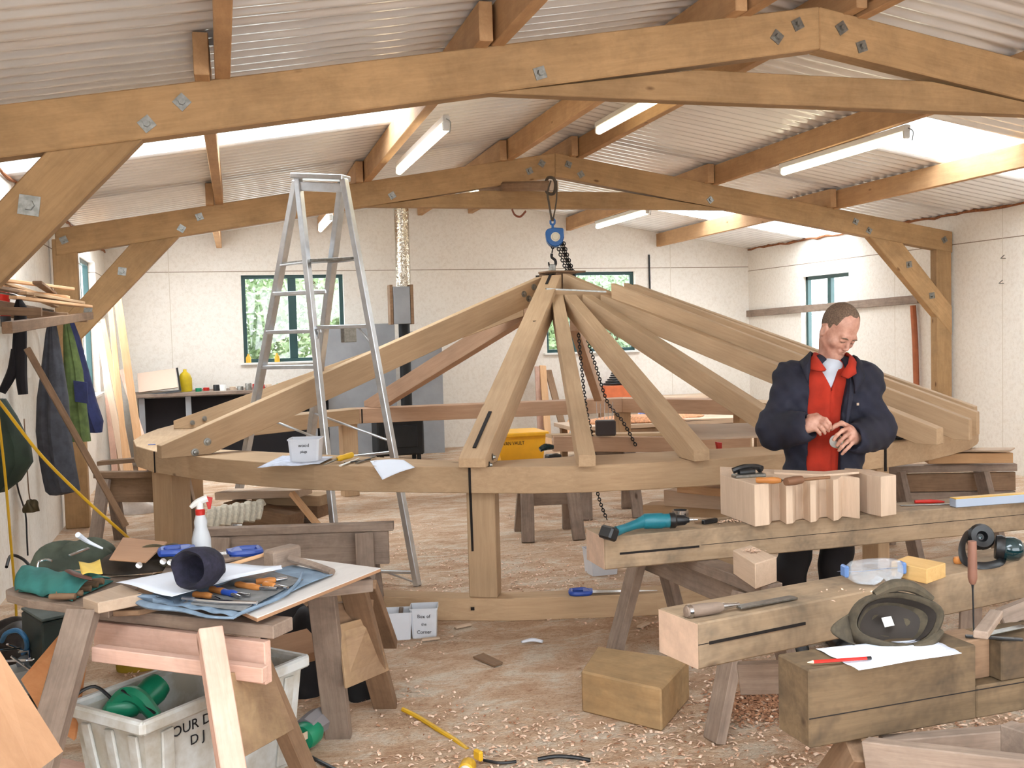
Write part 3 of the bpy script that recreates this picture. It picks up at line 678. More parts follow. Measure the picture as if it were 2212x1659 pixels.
handle_tool('marking_gauge', 'brown wooden marking gauge lying right of the yellow handle on the carved block', 'gauge', at(1697, 1041, z=z2), at(1732, 1036, z=z2), at(1792, 1031, z=z2), [(.0, 0), (.017, .02), (.02, .5), (.017, .98), (.0, 1)], [(.007, 0), (.007, 1)], plain('brown_gauge_wood', lin(128, 88, 62), .6, 0, .2), plain('brown_gauge_stem', lin(138, 98, 66), .6, 0, .2))
# cordless drill on beam A
dr = thing('cordless_drill', 'teal and black cordless drill lying on the left end of the furthest beam', 'drill', at(1380, 1150, z=ZA))
da, db_ = at(1392, 1126, z=ZA+.045), at(1460, 1124, z=ZA+.045); ax = (db_-da).normalized(); L = (db_-da).length
lathe('motor_body', [(.0, -.02), (.022, -.015), (.033, .0), (.034, L*.55), (.030, L*.62), (.030, L*.8), (.033, L*.84)], da, ax, M_TEAL, dr, 18)
lathe('collar', [(.034, 0), (.034, .022), (.026, .03)], da+ax*L*.80, ax, M_BLACK, dr, 18)
lathe('chuck', [(.022, 0), (.024, .01), (.022, .04), (.012, .055), (.012, .06)], da+ax*(L*.98), ax, M_BLACK, dr, 16)
lathe('bit', [(.006, 0), (.006, .02), (.004, .022), (.004, .04)], da+ax*(L*.98+.058), ax, M_CHROME, dr, 8)
h1 = at(1325, 1150, z=ZA+.03)
bridge('handle', [[p+V((0, math.sin(a)*ry, math.cos(a)*rz2)) for a in [2*PI*k/12 for k in range(12)]] for p, ry, rz2 in ((da+V((.0, 0, 0)), .026, .03), (da.lerp(h1, .3), .022, .021), (da.lerp(h1, .65), .021, .019), (da.lerp(h1, .92), .026, .022))], M_TEAL, dr)
box('battery', h1+V((-.02, 0, -.002)), .045, .085, .055, M_BLACK, dr, rz=.25, ry=.45, bev=.008)
# tape roll and knife
tr_ = at(1476, 1128, z=ZA); tt = thing('tape_reel', 'clear reel of yellow labelled tape between the drill and the knife', 'tape', tr_)
lathe('reel', [(.030, 0), (.038, .0), (.038, .05), (.030, .05), (.030, .0)], tr_+V((.0, .03, .001)), (0, 0, 1), M_CHROME, tt, 20)
box('label', tr_+V((-.01, -.009, .02)), .03, .002, .022, M_YEL, tt, rz=.1, bev=0)
kn = thing('utility_knife', 'dark folding knife on the furthest beam beside the carved block', 'knife', at(1530, 1128, z=ZA))
beam('handle', at(1518, 1128, z=ZA+.012), at(1548, 1123, z=ZA+.012), .022, .02, M_BLACK, kn, bev=.004)
beam('blade', at(1500, 1127, z=ZA+.010), at(1518, 1127, z=ZA+.010), .014, .006, M_BROWN, kn)
# chisel on beam B
ch = at(1480, 1322, z=ZA+.02); che = at(1560, 1311, z=ZA+.02)
tcb = handle_tool('big_chisel', 'large socket chisel with worn grey handle lying on the left end of the middle beam', 'chisel', ch, che, None, [(.0, 0), (.017, .02), (.019, .1), (.020, .5), (.017, .9), (.013, 1)], SP, M_GREY, M_STEEL)
cdir = (che-ch).normalized()
lathe('ferrule', [(.0205, 0), (.0205, .012)], ch+cdir*.008, cdir, M_CHROME, tcb, 14)
lathe('socket', [(.013, 0), (.008, .04), (.007, .06)], che, cdir, M_CHROME, tcb, 12)
cb = at(1715, 1290, z=ZA+.006); cs_ = che+cdir*.055
beam('blade', cs_+V((0, 0, -.008)), cb, .034, .006, M_STEEL, tcb, bev=.001)
# goggles
gg = thing('safety_goggles', 'clear safety goggles with blue sides on the middle beam', 'goggles', at(1890, 1262, z=ZA))
M_CLEAR, n, l, b = newmat('clear_plastic'); b.inputs['Base Color'].default_value = (.78, .82, .88, 1); b.inputs['Roughness'].default_value = .12; b.inputs['Alpha'].default_value = .24
M_CLB, n, l, b = newmat('blue_clear_plastic'); b.inputs['Base Color'].default_value = (.16, .30, .62, 1); b.inputs['Roughness'].default_value = .2; b.inputs['Alpha'].default_value = .75
gL, gR = at(1828, 1250, z=ZA+.02), at(1952, 1242, z=ZA+.02); gx_ = (gR-gL).normalized(); gn = V((gx_.y, -gx_.x, 0)); gw = (gR-gL).length
def gpt(u, h, dpt): return gL+gx_*(u*gw)+V((0, 0, h-.018))+gn*dpt
rim = [(0.02, .045), (.12, .072), (.35, .082), (.65, .082), (.88, .072), (.98, .045), (.97, .02), (.85, .004), (.66, .002), (.56, .012), (.5, .026), (.44, .012), (.34, .002), (.15, .004), (.03, .02)]
def bow(u): return .045*(1-(2*u-1)**2)
rings = []
for s, dd in ((1.0, -.035), (1.02, -.015), (1.0, .004), (.93, .012), (.88, .014)):
    rings.append([gpt(.5+(u-.5)*s, .042+(h-.042)*s, bow(u)+dd) for u, h in rim])
bridge('frame', rings, M_CLEAR, gg, cap=False, solid=.002)
bridge('lens', [[gpt(.5+(u-.5)*s, .042+(h-.042)*s, bow(u)+.014) for u, h in rim] for s in (.88, .6, .3)], M_CLEAR, gg)
for e in (0.0, 1.0): box('side_vent', gpt(e, .042, -.01), .016, .04, .04, M_CLB, gg, rz=math.atan2(gx_.y, gx_.x), bev=.006)
tube('strap', [gpt(0, .04, -.02), gpt(.1, .02, -.09), gpt(.5, .008, -.12), gpt(.9, .02, -.09), gpt(1, .04, -.02)], .008, M_CLB, gg, flat=.2)
# oak block on beam B
k0 = at(1957, 1250, z=ZA)
M_YW = wood('yellow_oak_block', lin(206, 160, 96), lin(236, 198, 136), 1.5, stretch=8, knots=False)
tag(prism('oak_block', [p for p in (at(1925, 1213, z=ZA+.05), at(2002, 1230, z=ZA+.05), at(2043, 1216, z=ZA+.05), at(1962, 1200, z=ZA+.05))], (0, 0, -.05), M_YW, None, bev=.002), 'small yellow oak block beside the goggles on the middle beam', 'wood block')
tag(lathe('turned_ball', [(.0, 0), (.013, .002), (.017, .012), (.014, .024), (.0, .028)], at(2069, 1218, z=ZA+.0), (0, 0, 1), M_CHISEL, None, 14), 'small round wooden ball by the ear defenders', 'ball')
# ear defenders
ed = thing('ear_defenders', 'dark green and black ear defenders lying on the middle beam at the right edge', 'ear defenders', at(2130, 1210, z=ZA))
M_DG = plain('dark_green_gloss', lin(12, 44, 48), .12, 0, .1, coat=.6)
cA = at(2182, 1186, z=ZA+.055); cB = at(2118, 1160, z=ZA+.085)
dcp = V((.8, -.6, -.12)).normalized()
lathe('cup', [(.034, 0), (.042, .012), (.045, .036), (.038, .06), (.02, .075), (.0, .08)], cA-dcp*.03, dcp, M_DG, ed, 22)
lathe('cushion', [(.02, -.0), (.042, .0), (.046, .014), (.042, .028), (.025, .03)], cA-dcp*.048, dcp, M_BLACK, ed, 20)
dcq = V((-.35, -.85, .3)).normalized()
lathe('cup', [(.034, 0), (.044, .012), (.044, .03), (.034, .046), (.014, .05), (.0, .052)], cB-dcq*.05, dcq, M_DG, ed, 22)
lathe('cushion', [(.014, .0), (.042, .0), (.048, .016), (.040, .03), (.02, .026), (.012, .006)], cB-dcq*.005, dcq, M_BLACK, ed, 20)
tube('headband', [cB+V((-.02, .02, .02)), at(2090, 1150, z=ZA+.10), at(2078, 1180, z=ZA+.06), at(2085, 1212, z=ZA+.02), at(2120, 1222, z=ZA+.012), at(2160, 1215, z=ZA+.016), cA+V((0, .03, -.02))], .014, M_BLACK, ed, flat=.25)
# upright chisel stuck in beam C
uz = ZC
tip = at(2104, 1381, z=uz-.01); shb = at(2101, 1262, y=tip.y); top = at(2100, 1168, y=tip.y)
handle_tool('upright_chisel', 'thin chisel standing upright by its tip in the nearest beam', 'chisel', top, shb, tip, [(.0, 0), (.0115, .01), (.012, .3), (.0125, .85), (.009, .96), (.006, 1)], [(.004, 0), (.0025, .1), (.0022, .9), (.003, 1)], plain('old_red_brown_handle', lin(128, 86, 68), .6, 0, .2), M_BLACK)
# framing square / clamp right of it
sq = thing('steel_square', 'dark steel carpenter square lying at the right end of the nearest beam', 'square', at(2150, 1380, z=ZC))
beam('stock', at(2085, 1374, z=ZC+.003), at(2210, 1382, z=ZC+.003), .016, .006, M_BLACK, sq)
beam('blade', at(2120, 1372, z=ZC+.008), at(2212, 1352, z=ZC+.008), .024, .003, M_STEEL, sq)
cpb = beam('off_cut', at(2118, 1372, d=2.55), at(2152, 1325, d=2.8), .035, .02, M_GREY); tag(cpb, 'grey batten end leaning behind the upright chisel', 'offcut')
cpb = beam('off_cut', at(2160, 1335, d=2.95), at(2235, 1305, d=2.95), .03, .05, M_GREY); tag(cpb, 'pink brown wood piece at the right edge behind the square', 'offcut')
# paper, pencil
M_NOTE, n, l, b = newmat('written_paper'); tc = n.new('ShaderNodeTexCoord'); mp = n.new('ShaderNodeMapping'); mp.inputs['Scale'].default_value = (60, 300, 1); l.new(tc.outputs['Object'], mp.inputs[0])
t = noise(n, l, mp.outputs[0], 1.5, 2, .5, 2); r = ramp(n, [(.30, lin(120, 126, 150)), (.36, lin(228, 234, 250))]); l.new(t.outputs[0], r.inputs[0]); l.new(r.outputs[0], b.inputs['Base Color']); b.inputs['Roughness'].default_value = .85
pc = [at(1762, 1402, z=ZC+.002), at(1855, 1449, z=ZC+.002), at(2078, 1412, z=ZC+.002), at(2010, 1380, z=ZC+.002)]
def pf(u, v):
    h = .001+.002*math.sin(u*9+v*4)**2
    return h
tag(sheet('paper_sheet', pc, 24, 12, lambda u, v: pf(u, v)-.0*u, M_NOTE, solid=.0004), 'crumpled white sheet of notes under the cap on the nearest beam', 'paper')
pn = thing('carpenter_pencil', 'red carpenter pencil lying on the paper of the nearest beam', 'pencil', at(1800, 1430, z=ZC+.006))
pa, pb = at(1757, 1430, z=ZC+.012), at(1872, 1422, z=ZC+.012); pd = (pb-pa).normalized()
tube('shaft', [pa, pb], .0045, M_RED, pn, sides=6, straight=True)
lathe('tip', [(.0045, 0), (.001, .016)], pa, -pd, M_PALE, pn, 6); tube('dipped_end', [pb, pb+pd*.012], .0046, M_BLACK, pn, sides=6, straight=True)
# offcut block on the floor, small block on the sawhorse, things beyond
bl = [at(1430, 1582, z=0), at(1257, 1538, z=0), at(1292, 1478, z=0), at(1490, 1510, z=0)]
hb_ = at(1430, 1488, y=bl[0].y).z
tag(prism('oak_offcut', [p+V((0, 0, hb_)) for p in (bl[1], bl[0], bl[3], bl[2])], (0, 0, -hb_), M_OFF, None, bev=.008), 'large squared oak offcut sitting on the floor below the beams', 'wood block')
sb = [at(1632, 1233, z=.735), at(1583, 1212, z=.735), at(1625, 1185, z=.735), at(1678, 1204, z=.735)]
sb2 = at(1632, 1190, z=.735)
tag(prism('oak_offcut', [at(1631, 1218, z=.73), at(1583, 1188, z=.73), at(1622, 1177, z=.73), at(1678, 1203, z=.73)], (0, 0, -.10), M_PALE, None, bev=.003), 'small pale block with shavings on top, between the two further beams', 'wood block')
# level and red tool on beam A
lv = thing('spirit_level', 'yellow and pale blue spirit level lying on the furthest beam at the right', 'spirit level', at(2100, 1085, z=ZA))
la, lb = at(2058, 1086, z=ZA+.022), at(2330, 1066, z=ZA+.022)
beam('body', la, lb, .05, .04, plain('pale_blue_metal', lin(172, 184, 202), .4), lv, bev=.003)
beam('top_strip', la+V((0, .0, .021)), lb+V((0, 0, .021)), .045, .004, M_YEL, lv)
rt = tube('red_pen', [at(1976, 1084, z=ZA+.01), at(2010, 1083, z=ZA+.01), at(2040, 1084, z=ZA+.008)], [.008, .010, .004], M_RED, None); tag(rt, 'short red marker lying left of the spirit level', 'marker')
tag(beam('steel_rule', at(1945, 1092, z=ZA+.003), at(2080, 1088, z=ZA+.003), .02, .002, M_STEEL), 'thin steel rule lying beside the red marker', 'ruler')
# ------------------------------------------------------------ left: tool table, crate, things by the wall
ZT = .75
# front sawhorse of the table, rail running left-right
tl = thing('sawhorse', 'near sawhorse of the cluttered table, pinkish planks with nail holes and a plywood gusset', 'sawhorse', (-.45, 3.3, 0), 'sawhorses')
ra, rb = at(150, 1306, z=.715), at(590, 1352, z=.715)
beam('top_rail', ra, rb, .11, .045, M_GREY, tl, drop=1, side=1)
sa, sb_ = at(208, 1340, z=.665), at(578, 1385, z=.665)
beam('side_board', sa, sb_, .035, .14, M_PINK, tl, drop=1)
ka, kb = at(205, 1388, z=.56), at(572, 1440, z=.56)
beam('stretcher', at(205, 1394, d=3.42), at(574, 1440, d=3.24), .04, .05, M_PINK, tl, drop=1)
l0, l1 = at(180, 1320, d=3.42), at(108, 1580, d=3.22); dl = (l1-l0).normalized()
beam('leg', l0, l0+dl*((l0.z-.001)/-dl.z), .10, .05, M_GREY, tl, up=(.35, .9, .2))
m0, m1 = at(452, 1362, d=3.24), at(500, 1659, d=3.02); dm = (m1-m0).normalized()
lg = beam('leg', m0, m0+dm*((m0.z-.001)/-dm.z), .075, .06, M_PINK, tl, up=(-.2, .9, .2)); lg['label'] = 'leg with peeling pale bark-like paint'
n0, n1 = at(560, 1440, d=3.5), at(655, 1659, d=3.72); dn_ = (n1-n0).normalized()
beam('leg', n0, n0+dn_*((n0.z-.001)/-dn_.z), .06, .075, M_BROWN, tl, up=(.5, .8, .2))
gq = [at(497, 1452, d=3.22), at(588, 1452, d=3.5), at(636, 1575, d=3.62), at(520, 1640, d=3.10)]
prism('gusset', gq, (gq[1]-gq[0]).cross(gq[3]-gq[0]).normalized()*.012, M_PLYG, tl)
# far sawhorse of the table
tr2 = thing('sawhorse', 'far sawhorse of the cluttered table with a dusty triangular plywood gusset', 'sawhorse', (.55, 4.2, 0), 'sawhorses')
w0, w1 = at(695, 1280, d=3.9), at(732, 1592, z=0)
beam('leg', V((w1.x, w1.y, .001)), w0, .105, .05, M_GREY, tr2, up=(.3, .9, 0))
w0, w1 = at(762, 1265, d=4.0), at(835, 1530, z=0)
beam('leg', V((w1.x, w1.y+.02, .001)), w0, .10, .05, M_BROWN, tr2, up=(.3, .9, 0))
w0 = at(790, 1262, d=4.35); beam('leg', at(838, 1392, d=4.9)-V((0, 0, .0)), w0, .09, .045, M_BROWN, tr2, up=(.3, .9, 0))
gq = [at(732, 1350, d=4.0), at(806, 1330, d=4.15), at(842, 1448, d=4.35), at(748, 1488, d=4.0)]
prism('gusset', gq, (gq[1]-gq[0]).cross(gq[3]-gq[0]).normalized()*.012, M_PLYG, tr2)
beam('top_rail', at(640, 1262, z=.715), at(800, 1245, z=.715), .10, .05, M_GREY, tr2, drop=1)
beam('side_board', at(690, 1330, d=3.98), at(800, 1318, d=4.2), .035, .09, M_BROWN, tr2)
# boards forming the table top
def board(name, label, px4, z, th, mat, cat='board', group=None, gx=None, bev=.003):
    t = prism(name, [at(x, y, z=z) for x, y in px4], (0, 0, -th), mat, None, bev=bev, gx=gx)
    return tag(t, label, cat, group)
M_TOPW = wood('white_faced_board', lin(206, 200, 196), lin(228, 224, 220), 1, stretch=4, knots=False, bump=.05)
tt_ = thing('table_top', 'white faced thin sheet forming the right part of the cluttered table top', 'table top', at(600, 1280, z=ZT))
tp4 = [at(555, 1334, z=ZT), at(822, 1227, z=ZT), at(650, 1205, z=ZT), at(390, 1262, z=ZT)]
prism('face', tp4, (0, 0, -.003), M_TOPW, tt_, bev=0); prism('core', [p-V((0, 0, .0032)) for p in tp4], (0, 0, -.011), M_PLY, tt_, bev=0)
board('plank', 'grey rounded end plank at the left edge of the cluttered table', [(14, 1283), (60, 1296), (235, 1318), (330, 1240), (140, 1250), (40, 1262), (12, 1274)], ZT-.002, .03, M_GREY, 'plank')
board('plank', 'rough plank under the paper in the middle of the cluttered table', [(242, 1320), (300, 1318), (700, 1220), (560, 1195), (330, 1240)], ZT-.015, .02, M_BROWN, 'plank')
board('plank', 'worn plank at the back of the cluttered table beside the spray bottle', [(350, 1235), (560, 1250), (640, 1205), (640, 1186), (380, 1190)], ZT+.021, .02, M_GREY, 'plank')
board('pale_block', 'short pale wood block at the front edge of the cluttered table', [(178, 1290), (212, 1302), (312, 1282), (262, 1262)], ZT+.04, .038, M_PALE, 'wood block')
board('veneer_sheet', 'thin orange plywood square tilted on the cluttered table', [(235, 1208), (315, 1214), (362, 1170), (265, 1160)], ZT+.085, .006, M_PLY, 'plywood')
# green rolled canvas tool roll
M_TEALC = plain('teal_canvas', lin(54, 122, 116), .85, 0, .3, 9, .4)
M_OLIVE = plain('dark_olive_canvas', lin(84, 92, 78), .85, 0, .5, 7, .6)
M_DENIM = plain('denim_canvas', lin(134, 156, 178), .85, 0, .3, 12, .5)
gr = thing('tool_roll', 'green canvas tool roll folded over at the left end of the table', 'tool roll', at(120, 1262, z=ZT))
A_, B_, C_, D_ = at(33, 1276, z=ZT+.01), at(155, 1294, z=ZT+.01), at(238, 1246, z=ZT+.05), at(55, 1228, z=ZT+.05)
sheet('flap', [A_, B_, C_, D_], 30, 14, lambda u, v: .035*math.sin(PI*min(v*1.0, 1))**.6+.006*math.sin(u*11)+.004*math.sin(u*23+v*8), M_TEALC, gr, .003)
sheet('under_fold', [at(40, 1278, z=ZT+.004), at(160, 1295, z=ZT+.004), at(245, 1256, z=ZT+.004), at(60, 1236, z=ZT+.004)], 10, 6, lambda u, v: .004*math.sin(u*9), M_TEALC, gr, .003)
for i, (x, y) in enumerate([(163, 1288), (178, 1281), (196, 1271), (211, 1263), (224, 1256)]):
    p = at(x, y, z=ZT+.018); lathe('handle_end', [(.0, -.004), (.011, 0), (.012, .05), (.009, .09)], p, (-.9, .25, .02), M_BROWN, gr, 12)['label'] = ['round brown wooden handle end']*5 and ['round wooden tool handle end at the front mouth of the green tool roll', 'second wooden handle end in the mouth of the green tool roll', 'third wooden handle end in the green tool roll', 'fourth wooden handle end in the green tool roll', 'furthest wooden handle end in the green tool roll'][i]
note = sheet('sticky_note', [at(176, 1243, z=ZT+.085), at(222, 1236, z=ZT+.085), at(216, 1210, z=ZT+.10), at(170, 1216, z=ZT+.10)], 10, 8, lambda u, v: .006*math.sin(u*5+v*2), plain('yellow_card', lin(236, 202, 96), .8, 0, .1, 20), None, .001)
tag(note, 'yellow scrap of card on top of the green tool roll', 'card')
tag(tube('leather_strap', [at(146, 1232, z=ZT+.09), at(170, 1243, z=ZT+.085), at(198, 1250, z=ZT+.07)], [.012, .016, .013], plain('brown_leather', lin(92, 58, 48), .6), None, flat=.35), 'short brown leather strap lying beside the yellow card', 'strap')
def heap(name, label, cat, c, rx, ry, h, mat, seed, parent=None, nu=40, nv=16, rz=0, amp=.35, gr_=None):
    rnd = random.Random(seed); ph = [(rnd.uniform(1, 5), rnd.uniform(0, 6), rnd.uniform(1, 4)) for _ in range(5)]
    rings = []
    for j in range(nv+1):
        v = j/nv; r = math.cos(v*PI/2)**.75 if j < nv else .02; ring = []
        for i in range(nu):
            a = 2*PI*i/nu; f = 1+amp*sum(math.sin(round(k)*a+p+q*v*3) for k, p, q in ph)/5*(1-v*.3)
            x, y = rx*r*f*math.cos(a), ry*r*f*math.sin(a)
            z = h*math.sin(v*PI/2)*(1+amp*.8*math.sin(3*a+ph[0][1]+v*4)*r)
            ring.append(V(c)+V((x*math.cos(rz)-y*math.sin(rz), x*math.sin(rz)+y*math.cos(rz), max(z, .0))))
        rings.append(ring)
    o = bridge(name, rings, mat, parent)
    if label: tag(o, label, cat, gr_)
    return o
heap('canvas_bag', 'crumpled dark olive canvas bag with steel buckles behind the green tool roll', 'bag', at(165, 1222, z=ZT+.005), .17, .08, .10, M_OLIVE, 3, rz=.25)
cl = thing('spring_clamp', 'bright steel clasp lying on the olive canvas bag', 'clasp', at(170, 1190, z=ZT+.115))
beam('bar', at(150, 1200, z=ZT+.12), at(192, 1184, z=ZT+.13), .014, .008, M_CHROME, cl, bev=.003); tube('loop', [at(80, 1230, z=ZT+.06), at(84, 1214, z=ZT+.075), at(100, 1209, z=ZT+.08), at(112, 1212, z=ZT+.075)], .005, M_CHROME, cl)
heap('canvas_apron', 'dark brown and olive leather tool apron heaped in the middle of the table', 'apron', at(290, 1232, z=ZT+.005), .14, .075, .075, plain('dark_brown_leather', lin(66, 54, 42), .7, 0, .5, 9, .6), 5)
heap('canvas_apron', 'second olive leather pouch heaped beside the fur cap', 'pouch', at(355, 1224, z=ZT+.005), .11, .06, .085, plain('olive_leather', lin(96, 84, 56), .7, 0, .5, 9, .6), 9, rz=-.3)
for i, (x, y) in enumerate([(352, 1214), (368, 1216), (300, 1222)]):
    tag(lathe('steel_buckle', [(.004, 0), (.012, .002), (.012, .008), (.0, .01)], at(x, y, z=ZT+.088 if i < 2 else ZT+.075), (.2, -1, .5), M_CHROME, None, 10), ['shiny steel buckle on the olive pouch, left one', 'shiny steel buckle on the olive pouch, right one', 'small steel buckle on the brown apron'][i], 'buckle', 'buckles on the leather pouches')
tag(tube('paper_tube', [at(168, 1155, z=ZT+.17), at(190, 1170, z=ZT+.13), at(222, 1185, z=ZT+.10)], [.011, .008, .004], M_PAPER, None), 'small white paper cone poking up behind the olive canvas bag', 'paper')
# denim tool roll with chisels
dn1 = thing('tool_roll', 'blue denim tool roll spread open on the table with chisels in its pockets', 'tool roll', at(500, 1285, z=ZT))
M_PKT = plain('grey_brown_canvas', lin(134, 134, 134), .9, 0, .35, 14, .5)
R4 = [at(300, 1300, z=ZT+.008), at(505, 1334, z=ZT+.008), at(722, 1240, z=ZT+.008), at(520, 1205, z=ZT+.008)]
sheet('back_cloth', R4, 40, 20, lambda u, v: .003+.003*math.sin(u*30)*(1-v)+.004*math.sin(v*7+u*3), M_DENIM, dn1, .003)
I4 = [at(395, 1305, z=ZT+.014), at(525, 1322, z=ZT+.014), at(655, 1255, z=ZT+.014), at(560, 1230, z=ZT+.014)]
sheet('pockets', I4, 40, 12, lambda u, v: .003+.003*abs(math.sin(v*26)), M_PKT, dn1, .002)
tube('piping', [at(505, 1333, z=ZT+.014), at(535, 1318, z=ZT+.016), at(610, 1288, z=ZT+.016), at(643, 1258, z=ZT+.022), at(652, 1238, z=ZT+.022)], .006, M_DENIM, dn1)
tube('rolled_edge', [at(300, 1300, z=ZT+.012), at(330, 1310, z=ZT+.02), at(395, 1318, z=ZT+.014), at(450, 1332, z=ZT+.012), at(505, 1335, z=ZT+.010)], [.016, .02, .014, .010, .008], M_DENIM, dn1, flat=.5)
bridge('folded_flap', [[at(x, y, z=ZT+zz) for x, y, zz in row] for row in ([(288, 1298, .01), (330, 1308, .006), (372, 1310, .006)], [(290, 1288, .035), (330, 1292, .03), (376, 1304, .012)], [(300, 1282, .04), (340, 1286, .036), (372, 1298, .03)], [(310, 1288, .03), (350, 1292, .03), (375, 1300, .02)])], M_DENIM, dn1, closed=False, solid=.003)
cz = ZT+.028
hs = [((418, 1284), (458, 1288), (478, 1296), M_CHISEL, 'orange wood handled chisel lying lowest in the denim tool roll'), ((455, 1272), (492, 1280), (520, 1290), M_CHISEL, 'orange wood handled chisel tucked under the paper edge'),
      ((480, 1278), (512, 1284), (540, 1286), M_BLUE, 'bright blue plastic handled chisel in the denim tool roll'), ((460, 1271), (478, 1276), (500, 1280), M_BLUE, 'short blue handled screwdriver peeping out beside the paper'),
      ((510, 1262), (562, 1270), (598, 1272), M_CHISEL, 'long orange handled chisel in the middle of the denim tool roll'), ((552, 1257), (596, 1253), (620, 1249), M_CHISEL, 'orange handled chisel highest in the denim tool roll'),
      ((570, 1262), (594, 1266), (622, 1270), M_CHISEL, 'short orange handled chisel beside the pocket seam')]
HW = [(.0, 0), (.010, .02), (.0125, .15), (.011, .4), (.0135, .7), (.010, .95), (.006, 1)]
for i, (a, b, c, mm, lb) in enumerate(hs):
    handle_tool('chisel', lb, 'chisel', at(*a, z=cz), at(*b, z=cz), at(*c, z=cz), HW, [(.006, 0), (.0075, .2), (.006, 1)], mm, M_CHROME, 'chisels in the denim tool roll')
tag(tube('steel_rod', [at(395, 1293, z=cz), at(470, 1300, z=cz), at(555, 1303, z=cz)], [.009, .008, .008], M_CHROME, None), 'long bright steel spanner shaft along the front of the denim tool roll', 'spanner')
# papers and fur cap
tag(sheet('paper_sheet', [at(250, 1258, z=ZT+.062), at(372, 1288, z=ZT+.055), at(610, 1224, z=ZT+.055), at(455, 1222, z=ZT+.06)], 24, 10, lambda u, v: .004*math.sin(u*6)+.006*v, M_PAPER, None, .0006), 'large white sheet of paper spread over the cluttered table', 'paper')
tag(sheet('paper_sheet', [at(420, 1258, z=ZT+.072), at(440, 1262, z=ZT+.072), at(610, 1228, z=ZT+.075), at(606, 1221, z=ZT+.078)], 16, 4, lambda u, v: .002*math.sin(u*6), M_PAPER, None, .0012), 'folded strip of white paper on top of the large sheet', 'paper')
M_FUR = plain('dark_navy_fleece', lin(42, 40, 58), .95, 0, .5, 40, .8)
ec = at(432, 1226, z=ZT+.13); ec.y += .0
cap = thing('fleece_cap', 'dark navy fleece cap standing open on the white paper', 'cap', (ec.x, ec.y, ZT+.065))
axc = V((-.55, -.75, .12)).normalized(); Mc = frame(ec, ec+axc); Mc.translation = ec
rings = []
for r, h in ((.055, .05), (.066, .065), (.075, .055), (.078, .02), (.075, -.03), (.06, -.06), (.03, -.075), (.004, -.08)):
    rings.append([Mc@V((h+.004*math.sin(5*a), math.cos(a)*r*(1+.05*math.sin(3*a)), math.sin(a)*r*.92)) for a in [2*PI*k/28 for k in range(28)]])
rin = [[Mc@V((h, math.cos(a)*r, math.sin(a)*r*.92)) for a in [2*PI*k/28 for k in range(28)]] for r, h in ((.02, -.05), (.045, -.03), (.052, .0), (.052, .04), (.055, .05))]
bridge('cap_body', rin+rings[1:], M_FUR, cap)
heap('ear_flap', None, None, at(456, 1240, z=ZT+.062), .045, .035, .05, M_FUR, 4, cap)
# saws with blue handles, sticks, mallet
def saw(name, label, hc, bt, zz, hw=.05, bladew=.05, flip=1):
    t = thing(name, label, 'hand saw', at(*hc, z=zz)); h = at(*hc, z=zz); b = at(*bt, z=zz); d = (b-h).normalized(); s = V((-d.y, d.x, 0))*flip
    o = [h-d*.05-s*.03, h+d*.03-s*.045, h+d*.06+s*.03, h+d*.015+s*.05, h-d*.045+s*.045]
    i = [h-d*.022-s*.012, h+d*.012-s*.015, h+d*.022+s*.02, h-d*.02+s*.024]
    tube('handle_grip', o+[o[0]], .014, M_BLUE, t, n=4)
    prism('handle_plate', [h+d*.02-s*.045, h+d*.075-s*.03, h+d*.075+s*.03, h+d*.02+s*.05], (0, 0, .012), M_BLUE, t, bev=.002)
    prism('blade', [h+d*.07-s*.03, b-s*.012, b+s*.008, h+d*.07+s*bladew*.7], (0, 0, .0012), M_CHROME, t, bev=0)
    return t
saw('hand_saw', 'blue handled saw at the back right of the cluttered table', (532, 1190), (440, 1200), ZT+.045)
saw('hand_saw', 'blue handled saw mostly behind the fleece cap, near the orange plywood', (378, 1190), (440, 1184), ZT+.09)
saw('hand_saw', 'hand saw with dark blue handle lying on the ground sill of the roof frame', (1252, 1278), (1420, 1276), .145, flip=-1)
tag(beam('stick', at(478, 1226, z=ZT+.05), at(585, 1194, z=ZT+.06), .018, .012, M_PINE), 'thin pale wooden stick lying behind the white papers', 'stick')
tag(beam('stick', at(460, 1216, z=ZT+.03), at(560, 1196, z=ZT+.03), .03, .014, M_GREY), 'grey split lath beneath the pale stick on the table', 'stick')
mt = thing('wooden_mallet', 'old wooden mallet lying on the right part of the table', 'mallet', at(615, 1205, z=ZT+.04))
beam('head', at(580, 1212, z=ZT+.045), at(640, 1196, z=ZT+.045), .07, .08, M_GREY, mt, bev=.01)
tube('handle', [at(625, 1206, z=ZT+.05), at(680, 1222, z=ZT+.03), at(718, 1236, z=ZT+.018)], .015, M_GREY, mt)
# spray bottle (stands on the low sawhorse behind)
sp = at(436, 1186, z=ZT+.0); spb = thing('spray_bottle', 'clear spray bottle with white and red trigger head behind the table', 'spray bottle', (sp.x, sp.y, ZT))
pb0 = at(436, 1190, d=4.05); pb0.z = ZT+.0
hh = at(440, 1080, y=pb0.y).z-pb0.z
M_TRN, n, l, b = newmat('frosted_plastic'); b.inputs['Base Color'].default_value = (.66, .68, .70, 1); b.inputs['Roughness'].default_value = .35; b.inputs['Alpha'].default_value = .85
lathe('bottle', [(.0, 0), (.034, .0), (.037, .01), (.037, hh*.42), (.030, hh*.52), (.024, hh*.6), (.026, hh*.68), (.016, hh*.80)], pb0, (0, 0, 1), M_TRN, spb, 20)
lathe('collar', [(.018, 0), (.019, .02), (.015, .024)], pb0+V((0, 0, hh*.78)), (0, 0, 1), M_RED, spb, 16)
lathe('neck', [(.014, 0), (.013, .03)], pb0+V((0, 0, hh*.86)), (0, 0, 1), M_WHITE, spb, 14)
